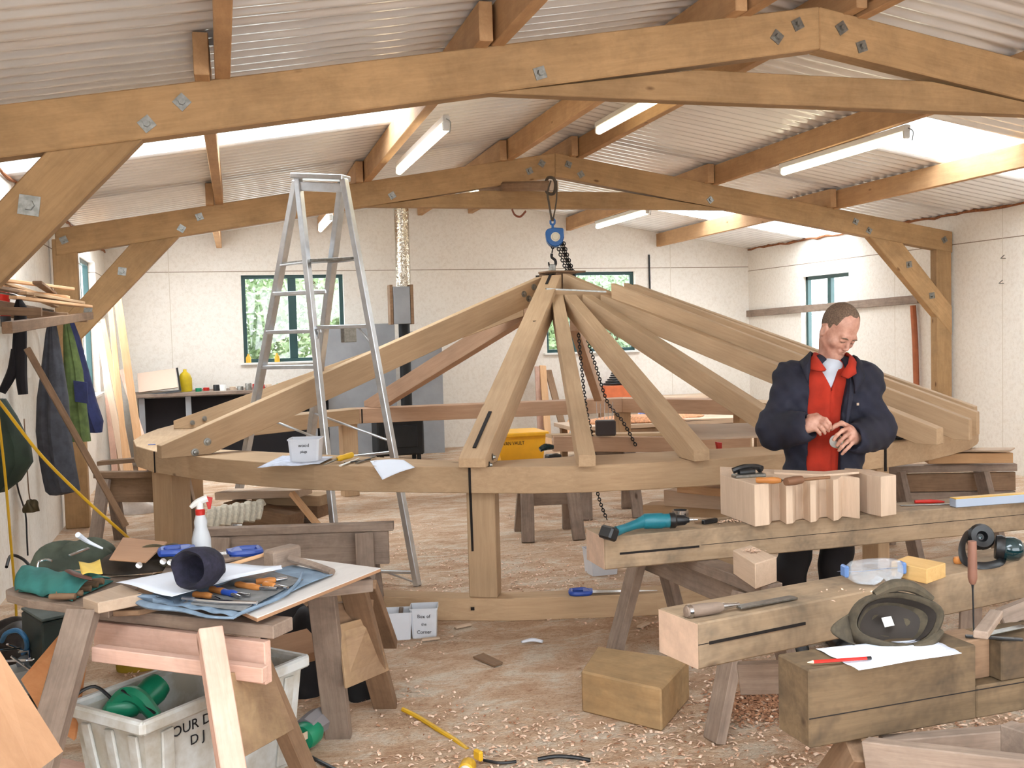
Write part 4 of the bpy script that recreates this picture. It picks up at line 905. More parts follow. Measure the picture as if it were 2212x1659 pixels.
tube('spray_head', [pb0+V((-.035, 0, hh*.90)), pb0+V((-.01, 0, hh*.97)), pb0+V((.03, 0, hh*1.02))], [.008, .013, .016], M_WHITE, spb)
prism('trigger', [pb0+V((.018, -.008, hh*1.06)), pb0+V((.05, -.008, hh*1.03)), pb0+V((.04, -.008, hh*.86)), pb0+V((.03, -.008, hh*.86))], (0, .016, 0), M_RED, spb)
# big white crate
cr = thing('plastic_crate', 'large scuffed white plastic crate of green tools under the table', 'crate', (-.35, 3.4, 0))
M_CRATE = plain('scuffed_white_plastic', lin(214, 216, 214), .5, 0, .3, 5, .1, c2=lin(176, 168, 152))
k1 = at(160, 1530, z=.40); k2 = at(310, 1570, z=.40); k3 = at(520, 1432, z=.40)
du = (k2-k1).normalized(); lu = (k2-k1).length; dv = (k3-k2); dv = (dv-du*dv.dot(du)).normalized(); lv = .74
def crp(u, v, z, off=0):
    t = 1-z/.40; s = .035*t+off
    return k1+du*(u*lu+(s if u < .5 else -s))+dv*(v*lv+(s if v < .5 else -s))+V((0, 0, z-.40))
def rect(z, off): return [crp(0, 0, z, off), crp(1, 0, z, off), crp(1, 1, z, off), crp(0, 1, z, off)]
bridge('tub', [rect(.02, .006), rect(.396, .006), rect(.396, 0), rect(.001, 0)], M_CRATE, cr, cap=False, smooth=False)
prism('base', rect(.02, .004), (0, 0, -.016), M_CRATE, cr, bev=0)
R_ = rect(.40, 0); 
for i in range(4):
    a, b = R_[i], R_[(i+1) % 4]; dd = (b-a).normalized(); nn = V((dd.y, -dd.x, 0))
    beam('rim', a-dd*.02+nn*.012, b+dd*.02+nn*.012, .032, .045, M_CRATE, cr, bev=.008)
for u in (.16, .5, .84):
    a = crp(0, 0, .36)+du*(u*lu); b = crp(0, 0, .02)+du*(.035+u*(lu-.07)); nn = V((du.y, -du.x, 0))
    beam('rib', a+nn*.006, b+nn*.006, .012, .045, M_CRATE, cr, up=nn.cross(V((0, 0, 1))), bev=.004)
for v in (.12, .9):
    a = crp(1, 0, .36)+dv*(v*lv); b = crp(1, 0, .02)+dv*(v*(lv-.07)); nn = V((-dv.y, dv.x, 0))*-1
    beam('rib', a+du*.006, b+du*.006, .012, .05, M_CRATE, cr, up=dv, bev=.004)
M_INK = plain('black_ink', lin(20, 20, 26), .8)
for body, v, zz, sz in (('OUR DECK', .33, .335, .050), ('D J', .29, .28, .048)):
    p = crp(1, 0, zz)+dv*(v*lv)+du*.0035; Xd = dv; Zd = du; Yd = Zd.cross(Xd)
    if Yd.z < 0: Xd = -Xd; Yd = Zd.cross(Xd)
    Mt = Matrix(((Xd.x, Yd.x, Zd.x, p.x), (Xd.y, Yd.y, Zd.y, p.y), (Xd.z, Yd.z, Zd.z, p.z), (0, 0, 0, 1)))
    text('lettering', body, Mt, sz, M_INK, cr, sx=1.1)
# green tools in the crate
g1 = thing('angle_grinder', 'green power tool with round motor housing sticking out of the white crate', 'power tool', at(320, 1510, z=.36))
gc = at(305, 1530, z=.36)
lathe('motor_housing', [(.03, 0), (.05, .02), (.053, .09), (.045, .12), (.0, .13)], gc+V((-.02, .02, .0)), (.55, .5, .35), M_GREEN, g1, 20)
tube('grip', [gc+V((-.10, -.0, .0)), gc+V((-.05, .0, .05)), gc+V((.0, -.02, .04)), gc+V((.05, -.05, -.02))], [.03, .034, .03, .024], M_GREEN, g1)
tube('cable', [gc+V((-.09, .0, .04)), gc+V((-.15, .02, .09)), gc+V((-.21, .0, .07)), gc+V((-.20, -.03, .02)), gc+V((-.12, -.05, .0))], .006, M_BLACK, g1)
tube('strap', [gc+V((-.06, -.02, .08)), gc+V((.0, -.04, .04)), gc+V((.05, -.07, .0))], .008, M_BLACK, g1, flat=.4)
g2 = thing('power_sander', 'second green power tool at the front left inside the white crate', 'power tool', at(250, 1535, z=.35))
bridge('body', [[at(255, 1532, z=.37)+V((-.05+t*.13, .03*math.cos(a)*r, .035*math.sin(a)*r)) for a in [2*PI*k/14 for k in range(14)]] for t, r in ((0, .3), (.12, .9), (.5, 1.1), (.85, .9), (1, .3))], M_GREEN, g2)
# plywood pieces bottom left, tool box, hoses
bp4 = [at(-60, 1330, d=2.6), at(0, 1405, d=2.6), at(132, 1622, d=2.5), at(62, 1680, d=2.45), at(-110, 1500, d=2.5)]
pf4 = [at(-40, 1380, d=2.55), at(0, 1408, d=2.58), at(133, 1622, d=2.46), at(-10, 1705, d=2.30)]
def ground(o_pts): return o_pts
tag(prism('plywood_offcut', [at(-120, 1290, d=2.75), at(-10, 1395, d=2.75), at(133, 1622, d=2.7), at(70, 1670, d=2.68), at(-120, 1720, d=2.66)], (.006, -.013, .003), M_PLY, None, bev=0), 'pale plywood offcut leaning at the bottom left corner of the picture', 'plywood')
tag(prism('plywood_offcut', [at(150, 1345, d=3.75), at(196, 1340, d=3.75), at(160, 1600, d=3.45), at(100, 1560, d=3.45), at(45, 1468, d=3.5)], (.006, .014, .003), wood('red_plywood', lin(160, 100, 60), lin(200, 140, 92), .6, stretch=5, knots=False), None, bev=0), 'reddish plywood sheet leaning behind the left leg of the table', 'plywood')
tag(prism('plywood_offcut', [at(150, 1640, z=.03), at(225, 1659, z=.03), at(230, 1700, z=.03), at(60, 1700, z=.03), at(60, 1630, z=.03)], (0, 0, -.02), M_PINK, None, bev=0), 'board lying flat on the floor beside the white crate', 'board')
tb = thing('metal_toolbox', 'dark green grey metal case on the floor under the left end of the table', 'case', at(85, 1375, z=.0))
tq = [at(45, 1318, z=.42), at(90, 1345, z=.42), at(150, 1332, z=.42), at(100, 1308, z=.42)]
prism('case', [p-V((0, 0, .005)) for p in tq], (0, 0, -.41), plain('dark_green_metal', lin(44, 56, 54), .45, .2, .3), tb, bev=.008)
prism('lid', tq, (0, 0, .012), plain('grey_green_metal', lin(84, 98, 96), .4, .2, .4), tb, bev=.004)
tag(tube('blue_hose', [at(4, 1385, z=.28), at(14, 1368, z=.34), at(38, 1362, z=.36), at(55, 1378, z=.33), at(58, 1400, z=.26), at(50, 1412, z=.22)], .011, plain('blue_rubber', lin(52, 112, 158), .5), None), 'loop of light blue hose on the floor at the left wall', 'hose')
ub = heap('scrap_pile', 'jumble of dark metal tools on the floor by the left wall', 'tools', at(60, 1440, z=.0), .28, .22, .24, plain('dark_tools', lin(58, 52, 50), .5, .5, .6, 22, .8), 12); ub['kind'] = 'stuff'
for i in range(9):
    a = at(20+i*11, 1395+random.uniform(0, 50), z=.25+random.uniform(0, .04)); d = V((random.uniform(-1, 1), random.uniform(-.6, .6), random.uniform(-.1, .3))).normalized()
    tag(beam('spanner', a-d*.07, a+d*.07, .014, .008, M_CHROME, bev=.002), 'loose steel spanner on the jumble of tools by the left wall', 'spanner', 'spanners on the tool pile')
bx = thing('power_tool_case', 'grey power tool lying on the floor below the blue hose', 'power tool', at(55, 1470, z=0))
box('body', at(45, 1470, z=.12), .16, .18, .12, plain('grey_plastic', lin(150, 150, 146), .5), bx, rz=.4, bev=.02); lathe('dial', [(.0, 0), (.035, .002), (.035, .012), (.0, .014)], at(53, 1432, z=.19), (.2, -1, .4), M_BLACK, bx, 16)
# yellow cable and its other runs
M_YC = plain('yellow_cable', lin(214, 166, 30), .5, 0, .1)
tag(tube('yellow_cable', [at(-6, 880, x=-1.1), at(6, 980, x=-1.12), at(14, 1060, x=-1.13), at(24, 1180, x=-1.13), at(34, 1300, x=-1.14), at(36, 1400, x=-1.14), at(38, 1478, x=-1.12)], .007, M_YC, None), 'yellow cable hanging down at the far left by the wall', 'cable')
tag(tube('yellow_cable', [at(-8, 860, d=4.2), at(8, 880, d=4.4), at(90, 985, d=4.7), at(180, 1075, d=5.0), at(266, 1152, d=5.2), at(290, 1175, z=.5)], .0075, M_YC, None), 'yellow cable stretched diagonally down from the left wall to behind the table', 'cable')
tag(tube('yellow_cable', [at(118, 1650, z=.012), at(128, 1665, z=.012), at(140, 1700, z=.012)], .010, M_YC, None), 'short length of yellow cable on the floor under the leaning plywood', 'cable')
tag(tube('yellow_cable', [at(870, 1532, z=.02), at(905, 1550, z=.012), at(945, 1575, z=.010), at(985, 1600, z=.003), at(1010, 1620, z=-.004)], .010, M_YC, None), 'yellow cable half buried in the shavings beside the far table leg', 'cable')
# things under the table
heap('black_bag', 'black holdall slumped on the floor under the middle of the table', 'bag', at(668, 1470, z=0.0), .22, .20, .36, plain('black_fabric', lin(22, 18, 22), .8, 0, .5, 6, .4), 21, rz=.2)
heap('black_bag', 'smaller black bag beside the far leg of the table', 'bag', at(782, 1500, z=0.0), .09, .09, .15, plain('black_fabric_small', lin(20, 18, 20), .8, 0, .5, 6, .4), 23)
tag(box('cardboard_piece', at(635, 1402, d=4.35), .22, .16, .05, M_PLY, rz=.5, rx=.4), 'bit of cardboard resting on the black holdall', 'cardboard')
g3 = thing('green_jigsaw', 'green and grey power tool on the floor between the table legs', 'power tool', at(660, 1600, z=0))
gb = at(650, 1590, z=.06)
lathe('motor_housing', [(.0, 0), (.05, .005), (.055, .03), (.055, .07), (.045, .09)], gb+V((.0, -.03, .0)), (.5, .6, .1), M_GREEN, g3, 20)
tube('grey_body', [gb+V((.02, .0, .02)), gb+V((.08, .07, .03)), gb+V((.16, .12, .02))], [.05, .052, .035], plain('grey_tool_plastic', lin(128, 122, 124), .4), g3)
box('label', gb+V((.01, -.06, .02)), .035, .004, .03, M_PALE, g3, rz=.8, bev=0)
tag(tube('green_bottle', [at(573, 1614, z=.04), at(585, 1610, z=.04)], .028, M_GREEN, None, sides=12), 'small green cap on the floor by the plywood gusset', 'cap')
tag(tube('black_cable', [at(655, 1627, z=.012), at(690, 1645, z=.010), at(735, 1668, z=.01)], .008, M_BLACK, None), 'black cable running out under the table towards the camera', 'cable')
tag(heap('yellow_bag', 'yellow sack glimpsed behind the white crate', 'sack', at(300, 1440, z=0.0), .12, .1, .28, plain('dull_yellow', lin(190, 160, 40), .7, 0, .3), 31), None)
# ------------------------------------------------------------ hoist, ladder, stove and the rest of the background
po_ = thing('hoist_pole', 'short timber pole laid across the collar of the second truss, wrapped in a sling', 'pole', (3.2, 9.4, 3.1))
pz0, pz1 = at(1196, 401, d=9.1), at(1040, 404, d=10.6)
beam('pole', pz0, pz1, .10, .09, M_BROWN, po_, bev=.02)
box('end_face', pz0+(pz0-pz1).normalized()*.004, .01, .085, .085, M_PALE, po_, rz=math.atan2((pz1-pz0).y, (pz1-pz0).x), bev=0)
ho = thing('chain_hoist', 'blue chain hoist hanging from slings above the peak of the roof frame', 'hoist', at(1197, 512, d=8.9))
hd = 8.75
def hp(x, y, dd=0): return at(x, y, d=hd+dd)
M_SLING = plain('brown_sling', lin(74, 62, 50), .8)
for k, (x0, xb) in enumerate(((1183, 1192), (1203, 1194))): tube('sling', [at(1190+k*12, 390, d=9.0), at(x0, 415, d=9.0), hp(x0+3 if k == 0 else x0-2, 440), hp(xb, 478)], .013, M_SLING, ho, flat=.5)
tube('sling', [at(1178, 396, d=9.2), at(1184, 384, d=9.14), at(1196, 386, d=9.05), at(1200, 400, d=9.05), at(1196, 418, d=9.1), at(1182, 416, d=9.2), at(1178, 396, d=9.2)], .014, M_SLING, ho)
M_HB = plain('hoist_blue_paint', lin(22, 84, 146), .35, 0, .15)
tube('top_hook', [hp(1192, 470), hp(1198, 476), hp(1197, 484), hp(1190, 484), hp(1189, 476)], .009, M_HB, ho)
tube('shank', [hp(1194, 484), hp(1194, 494)], .012, M_HB, ho, straight=True)
bd = [(1178, 500), (1183, 494), (1196, 491), (1214, 492), (1218, 494), (1219, 512), (1215, 524), (1208, 531), (1199, 533), (1188, 529), (1181, 520)]
front = [hp(x, y, -.07) for x, y in bd]
prism('body', front, CF*.12, M_HB, ho, bev=.008)
lathe('cover', [(.0, 0), (.026, .0), (.030, .008), (.040, .01)][::1], hp(1200, 511, -.085), CF, plain('cream_label', lin(196, 186, 164), .5), ho, 20)
M_CHAIN = plain('dark_chain', lin(38, 34, 34), .4, .6)
def chain(name, pts, mat, parent, link_l=.03, r=.0035, wdt=.010):
    P = smooth_path(pts, 12); L = [0]
    for a, b in zip(P[:-1], P[1:]): L.append(L[-1]+(b-a).length)
    vs = []; fs = []; n = max(2, int(L[-1]/(link_l*.72))); o = P[0]; j = 0
    for i in range(n):
        s = L[-1]*i/n
        while L[j+1] < s: j += 1
        c = P[j].lerp(P[j+1], (s-L[j])/max(L[j+1]-L[j], 1e-6)); d = (P[j+1]-P[j]).normalized()
        e = d.cross(V((.3, 1, .1))).normalized(); f = d.cross(e)
        if i % 2: e = f
        ring = [c-o+d*(math.cos(a)*link_l/2)+e*(math.sin(a)*wdt) for a in [2*PI*k/8 for k in range(9)]]
        v, q = tube_data(ring, r, 4, 1, False); b0_ = len(vs); vs += v; fs += [tuple(b0_+x for x in t_) for t_ in q]
    return link(name, mesh(vs, fs), mat, Matrix.Translation(o), parent)
chain('load_chain', [hp(1194, 533), hp(1192, 550)], M_CHAIN, ho, .035, .006, .012)
tube('hook', [hp(1192, 548), hp(1192, 556), hp(1199, 562), hp(1200, 571), hp(1194, 577), hp(1187, 574), hp(1185, 566)], [.012, .012, .013, .012, .010, .006], M_CHAIN, ho)
box('shackle', hp(1193, 580), .05, .05, .07, M_STEEL, ho, bev=.006)
for k, (xa, xb) in enumerate(((1203, 1226), (1210, 1232), (1214, 1236), (1218, 1240))):
    chain('hand_chain', [hp(xa, 526), hp((xa+xb)/2-2, 556), hp(xb, 592)], M_CHAIN, ho, .034, .0045, .013)
chain('hand_chain', [hp(1236, 590), hp(1246, 680), hp(1254, 770), hp(1266, 880), hp(1282, 960), hp(1290, 1060), hp(1312, 1125)], M_CHAIN, ho, .034, .0045, .012)
chain('hand_chain', [hp(1240, 590), hp(1266, 720), hp(1290, 800), hp(1312, 868), hp(1345, 910), hp(1375, 965)], M_CHAIN, ho, .034, .0045, .012)
tag(tube('strap_end', [at(1106, 452, d=9.9), at(1112, 464, d=9.9), at(1124, 468, d=9.9), at(1136, 456, d=9.9)], .02, M_RED if 0 else plain('rusty_strap', lin(124, 66, 44), .7), None, flat=.3), 'short rust coloured strap hanging under the far collar left of the hoist', 'strap')
# stepladder
ld = thing('stepladder', 'tall aluminium stepladder with a platform standing inside the roof frame', 'ladder', (.8, 7.0, 0))
T1, T2 = at(643, 384, d=6.9), at(742, 388, d=6.75)
F1 = at(735, 1262, z=0); F2 = at(902, 1266, z=0)
R1, R2 = at(492, 1190, z=0), at(640, 1195, z=0)
pl_z = at(650, 560, d=6.6).z
def stile(nm, a, b, w_=.05, h=.040): return beam(nm, a+V((0, 0, .001)), b, w_, h, M_ALU, ld, up=(T2-T1), bev=.004)
sF1 = stile('front_stile', F1, T1+V((0, -.02, 0))); sF2 = stile('front_stile', F2, T2+V((0, -.02, 0)))
sR1 = stile('rear_stile', R1, T1+V((0, .05, -.01)), .07); sR2 = stile('rear_stile', R2, T2+V((0, .05, -.01)), .07)
beam('top_cap', T1+V((-.02, 0, .01)), T2+V((.02, 0, .01)), .12, .035, M_ALU, ld, bev=.005)
beam('top_rail', T1+V((0, -.03, -.06)), T2+V((0, -.03, -.06)), .02, .06, M_ALU, ld)
def lerpz(a, b, z): t = (z-a.z)/(b.z-a.z); return a.lerp(b, t)
for i, py_ in enumerate((635, 720, 800, 880)):
    z = 1.65+(733-py_)/2200*6.95
    a, b = lerpz(R1, T1, z), lerpz(R2, T2, z); beam('tread', a+V((0, .03, 0)), b+V((0, .03, 0)), .08, .028, M_ALU, ld, bev=.004)
for z in (.75, .45, .2):
    a, b = lerpz(R1, T1, z), lerpz(R2, T2, z); beam('tread', a+V((0, .03, 0)), b+V((0, .03, 0)), .08, .028, M_ALU, ld, bev=.004)
pa, pb = lerpz(F1, T1, pl_z), lerpz(F2, T2, pl_z); qa, qb = lerpz(R1, T1, pl_z), lerpz(R2, T2, pl_z)
prism('platform', [pa, pb, qb, qa], (0, 0, .02), M_STEEL, ld)
beam('hinge_arm', pa, qa, .03, .012, M_ALU, ld); beam('hinge_arm', pb, qb, .03, .012, M_ALU, ld)
zz = 1.65+(733-712)/2200*6.5; a, b = lerpz(F1, T1, zz), lerpz(F2, T2, zz)
beam('cross_rail', a, b+V((.0, 0, 0)), .03, .025, M_ALU, ld)
beam('brace', a.lerp(b, .12), lerpz(F1, T1, zz-.14), .018, .01, M_ALU, ld); beam('brace', b.lerp(a, .22), lerpz(F2, T2, zz-.14), .018, .01, M_ALU, ld)
zz = .98; a, b = lerpz(F1, T1, zz), lerpz(F2, T2, zz-.12)
beam('brace', lerpz(R1, T1, 1.10), lerpz(F1, T1, .95)+V((0, 0, 0)), .02, .012, M_ALU, ld)
beam('brace', lerpz(R2, T2, 1.10), lerpz(F2, T2, .95), .02, .012, M_ALU, ld)
beam('cross_rail', lerpz(F1, T1, .83), lerpz(F2, T2, .88), .025, .018, M_ALU, ld)
beam('cross_rail', lerpz(F1, T1, .09), lerpz(F2, T2, .09), .025, .02, M_ALU, ld); beam('brace', lerpz(F1, T1, .10).lerp(lerpz(F2, T2, .10), .55), lerpz(F2, T2, .02), .018, .01, M_ALU, ld)
tag(box('bracket', at(755, 724, y=7.2)+V((.0, .05, 0)), .10, .05, .10, M_STEEL, rz=.4), 'small steel bracket seen behind the stepladder', 'bracket')
# stove, flue, heat shield
M_SHIELD = plain('grey_heat_shield', lin(150, 152, 156), .6, .1, .15, 3)
hs_ = thing('heat_shield', 'grey sheet metal heat shield standing behind the stove', 'heat shield', (2.1, 14.0, 0))
for a, b, t_, q_ in ((705, 862, 700, 13.75), (890, 962, 715, 13.8)):
    p0, p1 = at(a, 1000, y=q_), at(b, 1000, y=q_); zt_ = at((a+b)/2, t_, y=q_).z
    prism('panel', [V((p0.x, q_, .001)), V((p1.x, q_, .001)), V((p1.x, q_, zt_)), V((p0.x, q_, zt_))], (0, .02, 0), M_SHIELD, hs_)
st = thing('stove', 'black cast iron wood stove below the flue against the back wall', 'stove', (2.25, 13.1, 0))
s0, s1 = at(817, 1000, y=12.9), at(918, 1000, y=12.9); stz = at(860, 905, y=12.9).z
M_IRON = plain('black_iron', lin(30, 32, 34), .5, .5, .3)
box('body', ((s0.x+s1.x)/2, 13.15, stz/2+.05), s1.x-s0.x, .5, stz-.1, M_IRON, st, bev=.02)
box('top_plate', ((s0.x+s1.x)/2, 13.15, stz+.012), s1.x-s0.x+.06, .56, .03, M_IRON, st, bev=.006)
box('door', ((s0.x+s1.x)/2, 12.89, stz/2+.06), (s1.x-s0.x)*.7, .02, (stz-.1)*.6, M_IRON, st, bev=.006)
for dx in (-1, 1):
    for dy in (12.98, 13.32): box('leg', ((s0.x+s1.x)/2+dx*(s1.x-s0.x)*.4, dy, .05), .05, .05, .1, M_IRON, st)
fl = thing('flue_pipe', 'tall flue rising from the stove, black below and shiny foil wrapped above a steel box', 'flue', (2.4, 13.3, .7))
fx = at(876, 800, y=13.3).x; fx2 = at(869, 530, y=13.3).x
lathe('lower_pipe', [(.075, 0), (.075, 1.2)], V((fx, 13.3, stz+.03)), (0, 0, 1), M_IRON, fl, 20)
bz0, bz1 = at(866, 700, y=13.3).z, at(866, 620, y=13.3).z
M_FOIL, n, l, b = newmat('crinkled_foil'); b.inputs['Metallic'].default_value = 1; b.inputs['Roughness'].default_value = .18; b.inputs['Base Color'].default_value = (.62, .58, .50, 1)
tc = n.new('ShaderNodeTexCoord'); t = noise(n, l, tc.outputs['Object'], 14, 3, .6); bp = n.new('ShaderNodeBump'); bp.inputs['Distance'].default_value = .02; l.new(t.outputs[0], bp.inputs['Height']); l.new(bp.outputs[0], b.inputs['Normal'])
bpz = box('flue_box', (at(867, 660, y=13.2).x, 13.25, (bz0+bz1)/2), .22, .2, bz1-bz0, M_SHIELD, fl, bev=.005)
for s in (-1, 1): box('box_side', (at(867, 660, y=13.2).x+s*.135, 13.25, (bz0+bz1)/2+.01), .04, .2, bz1-bz0+.03, M_BROWN, fl)
lathe('foil_pipe', [(.095, 0), (.097, .4), (.094, .5), (.097, .9), (.095, 1.3)], V((fx2, 13.3, bz1)), (0, 0, 1), M_FOIL, fl, 24)
# back bench on the left with things on it
bn = thing('back_bench', 'long bench with a black front along the left part of the back wall', 'bench', (.6, 14.0, 0))
v0, v1 = at(295, 853, y=13.55), at(560, 850, y=13.55); bz = v0.z
beam('worktop', V((v0.x-.1, 13.95, bz)), V((v1.x+.9, 13.95, bz)), .8, .04, M_GREY, bn, drop=1)
M_BK = plain('black_cloth', lin(18, 14, 18), .9)
box('front_panel', ((v0.x+v1.x+.9)/2, 13.75, bz/2-.03), v1.x+.9-v0.x, .02, bz-.07, M_BK, bn)
for x in (v0.x+.05, at(408, 900, y=13.6).x, v1.x+.7): beam('leg', V((x, 13.65, 0)), V((x, 13.65, bz-.045)), .07, .07, M_SHIELD, bn)
tag(prism('tilted_panel', [at(300, 849, y=13.7), at(385, 838, y=13.62), at(378, 797, y=13.9), at(297, 808, y=13.95)], (.0, -.05, .01), plain('pinkish_board', lin(206, 180, 160), .7), None), 'pinkish square panel in a black frame propped on the back bench', 'panel')
tag(prism('dark_frame', [at(301, 853, y=13.72)+V((0, -.06, 0)), at(388, 842, y=13.62)+V((0, -.06, 0)), at(380, 795, y=13.9), at(384, 794, y=13.9), at(392, 845, y=13.6)+V((0, -.06, 0)), at(300, 858, y=13.7)+V((0, -.06, 0))], (0, .10, 0), M_BLACK, None), 'black edge of the propped pinkish panel on the back bench', 'frame')
yc = thing('jerry_can', 'yellow plastic canister on the back bench beside the propped panel', 'canister', at(401, 840, y=13.9))
yb = V((at(401, 840, y=13.9).x, 13.9, bz)); 
bridge('body', [[yb+V((math.cos(a)*rx, math.sin(a)*.06, z)) for a in [2*PI*k/16 for k in range(16)]] for z, rx in ((0.001, .075), (.02, .085), (.17, .085), (.23, .06), (.26, .025), (.29, .022))], plain('yellow_canister', lin(206, 176, 20), .5, 0, .2), yc)
rnd = random.Random(4)
for i in range(12):
    x = v0.x+.75+i*.10+rnd.uniform(-.02, .02); hh2 = rnd.uniform(.04, .09); mm = rnd.choice([M_WHITE, M_BLACK, M_STEEL, M_GREEN, M_RED, M_PALE])
    c = V((x, 13.75+rnd.uniform(-.1, .2), bz))
    nm = {0: 'white', 1: 'black'}
    cn = {M_WHITE.name: 'white', M_BLACK.name: 'black', M_STEEL.name: 'steel', M_GREEN.name: 'green', M_RED.name: 'red', M_PALE.name: 'wooden'}[mm.name]
    tag(lathe('small_tin', [(.0, 0), (.04, 0), (.04, hh2*.9), (.036, hh2), (.0, hh2)], c, (0, 0, 1), mm, None, 14), 'small '+cn+' tin or box end in the row on the back bench', 'tin', 'small '+cn+' tins on the back bench')
for xs in ((537,), (599,)):
    p = at(xs[0], 775, y=YB-.03); tag(lathe('yellow_bottle', [(.0, 0), (.035, 0), (.035, .07), (.015, .10), (.015, .12), (.0, .12)], V((p.x, YB-.0, 1.321)), (0, 0, 1), M_YEL, None, 12), 'small yellow bottle on the sill of the left back window, '+('left one' if xs[0] < 560 else 'right one'), 'bottle', 'yellow bottles on the window sill')
# planks leaning in the left corner
for i, (tx, ty, bx_, by, wd_, mt_, lb) in enumerate([(252, 632, 296, 935, .14, M_PINE, 'tallest orange plank leaning in the back left corner'), (238, 660, 262, 900, .10, M_PINE, 'plank just left of the tallest orange plank in the back left corner'), (207, 700, 262, 985, .12, M_PALE, 'pale plank leaning by the left wall window'),
        (222, 690, 275, 975, .09, M_PINE, 'narrow plank leaning between the pale planks in the back left corner'), (183, 740, 245, 985, .11, M_PINK, 'leftmost pinkish plank leaning behind the coats'), (230, 720, 250, 960, .06, M_BROWN, 'thin brown batten among the planks in the back left corner'), (262, 800, 308, 945, .10, M_PINK, 'short pink plank leaning against the tallest orange one')]):
    a = at(tx, ty, y=12.4+.22*i); a.x = max(a.x, XL+.05); b_ = at(bx_, by, y=11.75+.2*i); dd = (b_-a).normalized(); e = a+dd*((a.z-.002)/-dd.z)
    tag(beam('leaning_plank', e, a, wd_*.6, .03, mt_, up=(0, -1, .3)), lb, 'plank')
# left wall: shelf, coats, bag, extinguisher, stick
sh = thing('wall_shelf', 'timber shelf bracket on the left wall piled with sticks', 'shelf', (XL+.2, 7.8, 1.8))
beam('front_rail', at(15, 708, x=-1.02), at(195, 682, x=-1.02), .05, .06, M_BROWN, sh); beam('back_rail', V((XL+.04, 6.2, 1.90)), V((XL+.04, 9.5, 1.90)), .04, .08, M_BROWN, sh)
for y in (6.6, 7.7, 8.8): beam('bracket', V((XL+.02, y, 1.86)), V((-1.0, y, 1.84)), .04, .05, M_BROWN, sh)
rnd = random.Random(11)
for i in range(11):
    y0_ = rnd.uniform(6.3, 7.2); x0_ = -1.35+rnd.uniform(0, .32); zq = 1.935+i*.011
    tag(beam('shelf_stick', V((x0_, y0_, zq)), V((-1.33+rnd.uniform(0, .40), y0_+rnd.uniform(1.5, 2.4), zq+rnd.uniform(-.01, .01))), rnd.uniform(.03, .06), .02, rnd.choice([M_PINE, M_BROWN, M_OAK])), 'thin length of timber in the pile on the left wall shelf', 'stick', 'sticks piled on the wall shelf')
def garment(name, label, px_rows, dep, mat, seed, group=None, thick=.10, cat='coat', n=40):
    """hanging garment: rows of (left px, right px, y px, thickness) at a depth"""
    rnd = random.Random(seed); p1, p2 = rnd.uniform(0, 6), rnd.uniform(0, 6); rings = []
    for j, (xl, xr, y, th) in enumerate(px_rows):
        a, b = at(xl, y, d=dep), at(xr, y, d=dep); c = (a+b)/2; hw = (b-a).length/2; ring = []
        for k in range(n):
            t = 2*PI*k/n; f = 1+.10*math.sin(6*t+p1+j*.35)+.07*math.sin(11*t+p2-j*.3)
            ring.append(c+(b-a).normalized()*(hw*math.cos(t)*(1+.03*math.sin(9*t+j)))+V((CF.x, CF.y, 0))*(th*math.sin(t)*f))
        rings.append(ring)
    o = bridge(name, rings, mat, None); return tag(o, label, cat, group)
M_COAT = plain('grey_wool_coat', lin(64, 64, 70), .95, 0, .35, 16, .5); M_NAVY = plain('navy_cloth', lin(44, 50, 92), .9, 0, .35, 10, .4)
garment('coat', 'long dark grey coat hanging from the left wall shelf', [(108, 116, 676, .02), (100, 124, 720, .05), (92, 136, 790, .08), (82, 146, 860, .10), (80, 150, 930, .11), (88, 158, 990, .11), (96, 168, 1040, .10), (100, 172, 1060, .09), (108, 140, 1068, .05)], 7.1, M_COAT, 1)
M_GCOAT = plain('green_quilted_cloth', lin(88, 104, 54), .9, 0, .35, 14, .6)
gct = garment('coat', 'green body warmer with a blue pocket hanging behind the grey coat', [(138, 147, 690, .02), (138, 160, 730, .05), (140, 178, 800, .07), (143, 186, 880, .08), (148, 193, 940, .08), (152, 195, 953, .06)], 7.9, M_GCOAT, 2)
pkp = [at(158, 822, d=7.80), at(188, 826, d=7.80), at(190, 872, d=7.80), at(162, 868, d=7.80)]
prism('pocket', pkp, (.0, .02, 0), M_NAVY, gct)
garment('coat', 'navy blue jacket hanging on the wall furthest back of the coats', [(146, 156, 686, .02), (150, 172, 730, .06), (158, 190, 800, .08), (170, 208, 870, .09), (180, 222, 910, .08), (196, 220, 934, .05)], 8.5, M_NAVY, 3)
gl_ = garment('black_garment', 'black knitted leggings hanging from the left wall shelf', [(36, 46, 646, .02), (32, 56, 662, .04), (31, 56, 700, .04), (28, 57, 740, .04), (26, 56, 775, .035)], 6.2, M_BK, 4, thick=.05, cat='garment', n=28)
tube('leg_piece', [at(36, 755, d=6.2), at(28, 800, d=6.2), at(4, 848, d=6.18)], [.032, .034, .03, .022], M_BK, gl_); tube('leg_piece', [at(46, 755, d=6.2), at(46, 810, d=6.2), at(50, 852, d=6.2)], [.032, .034, .032, .028], M_BK, gl_)
garment('canvas_bag', 'dark green canvas bag hanging at the far left edge below the leggings', [(-20, 10, 862, .05), (-40, 34, 900, .09), (-50, 62, 960, .12), (-50, 66, 1000, .12), (-40, 40, 1040, .1), (-30, 12, 1062, .05)], 5.6, plain('dark_green_canvas', lin(40, 54, 40), .8, 0, .4, 7, .6), 5, cat='bag')
fe = thing('fire_extinguisher', 'red fire extinguisher on the left wall at the edge of the picture', 'fire extinguisher', at(2, 700, d=6.6))
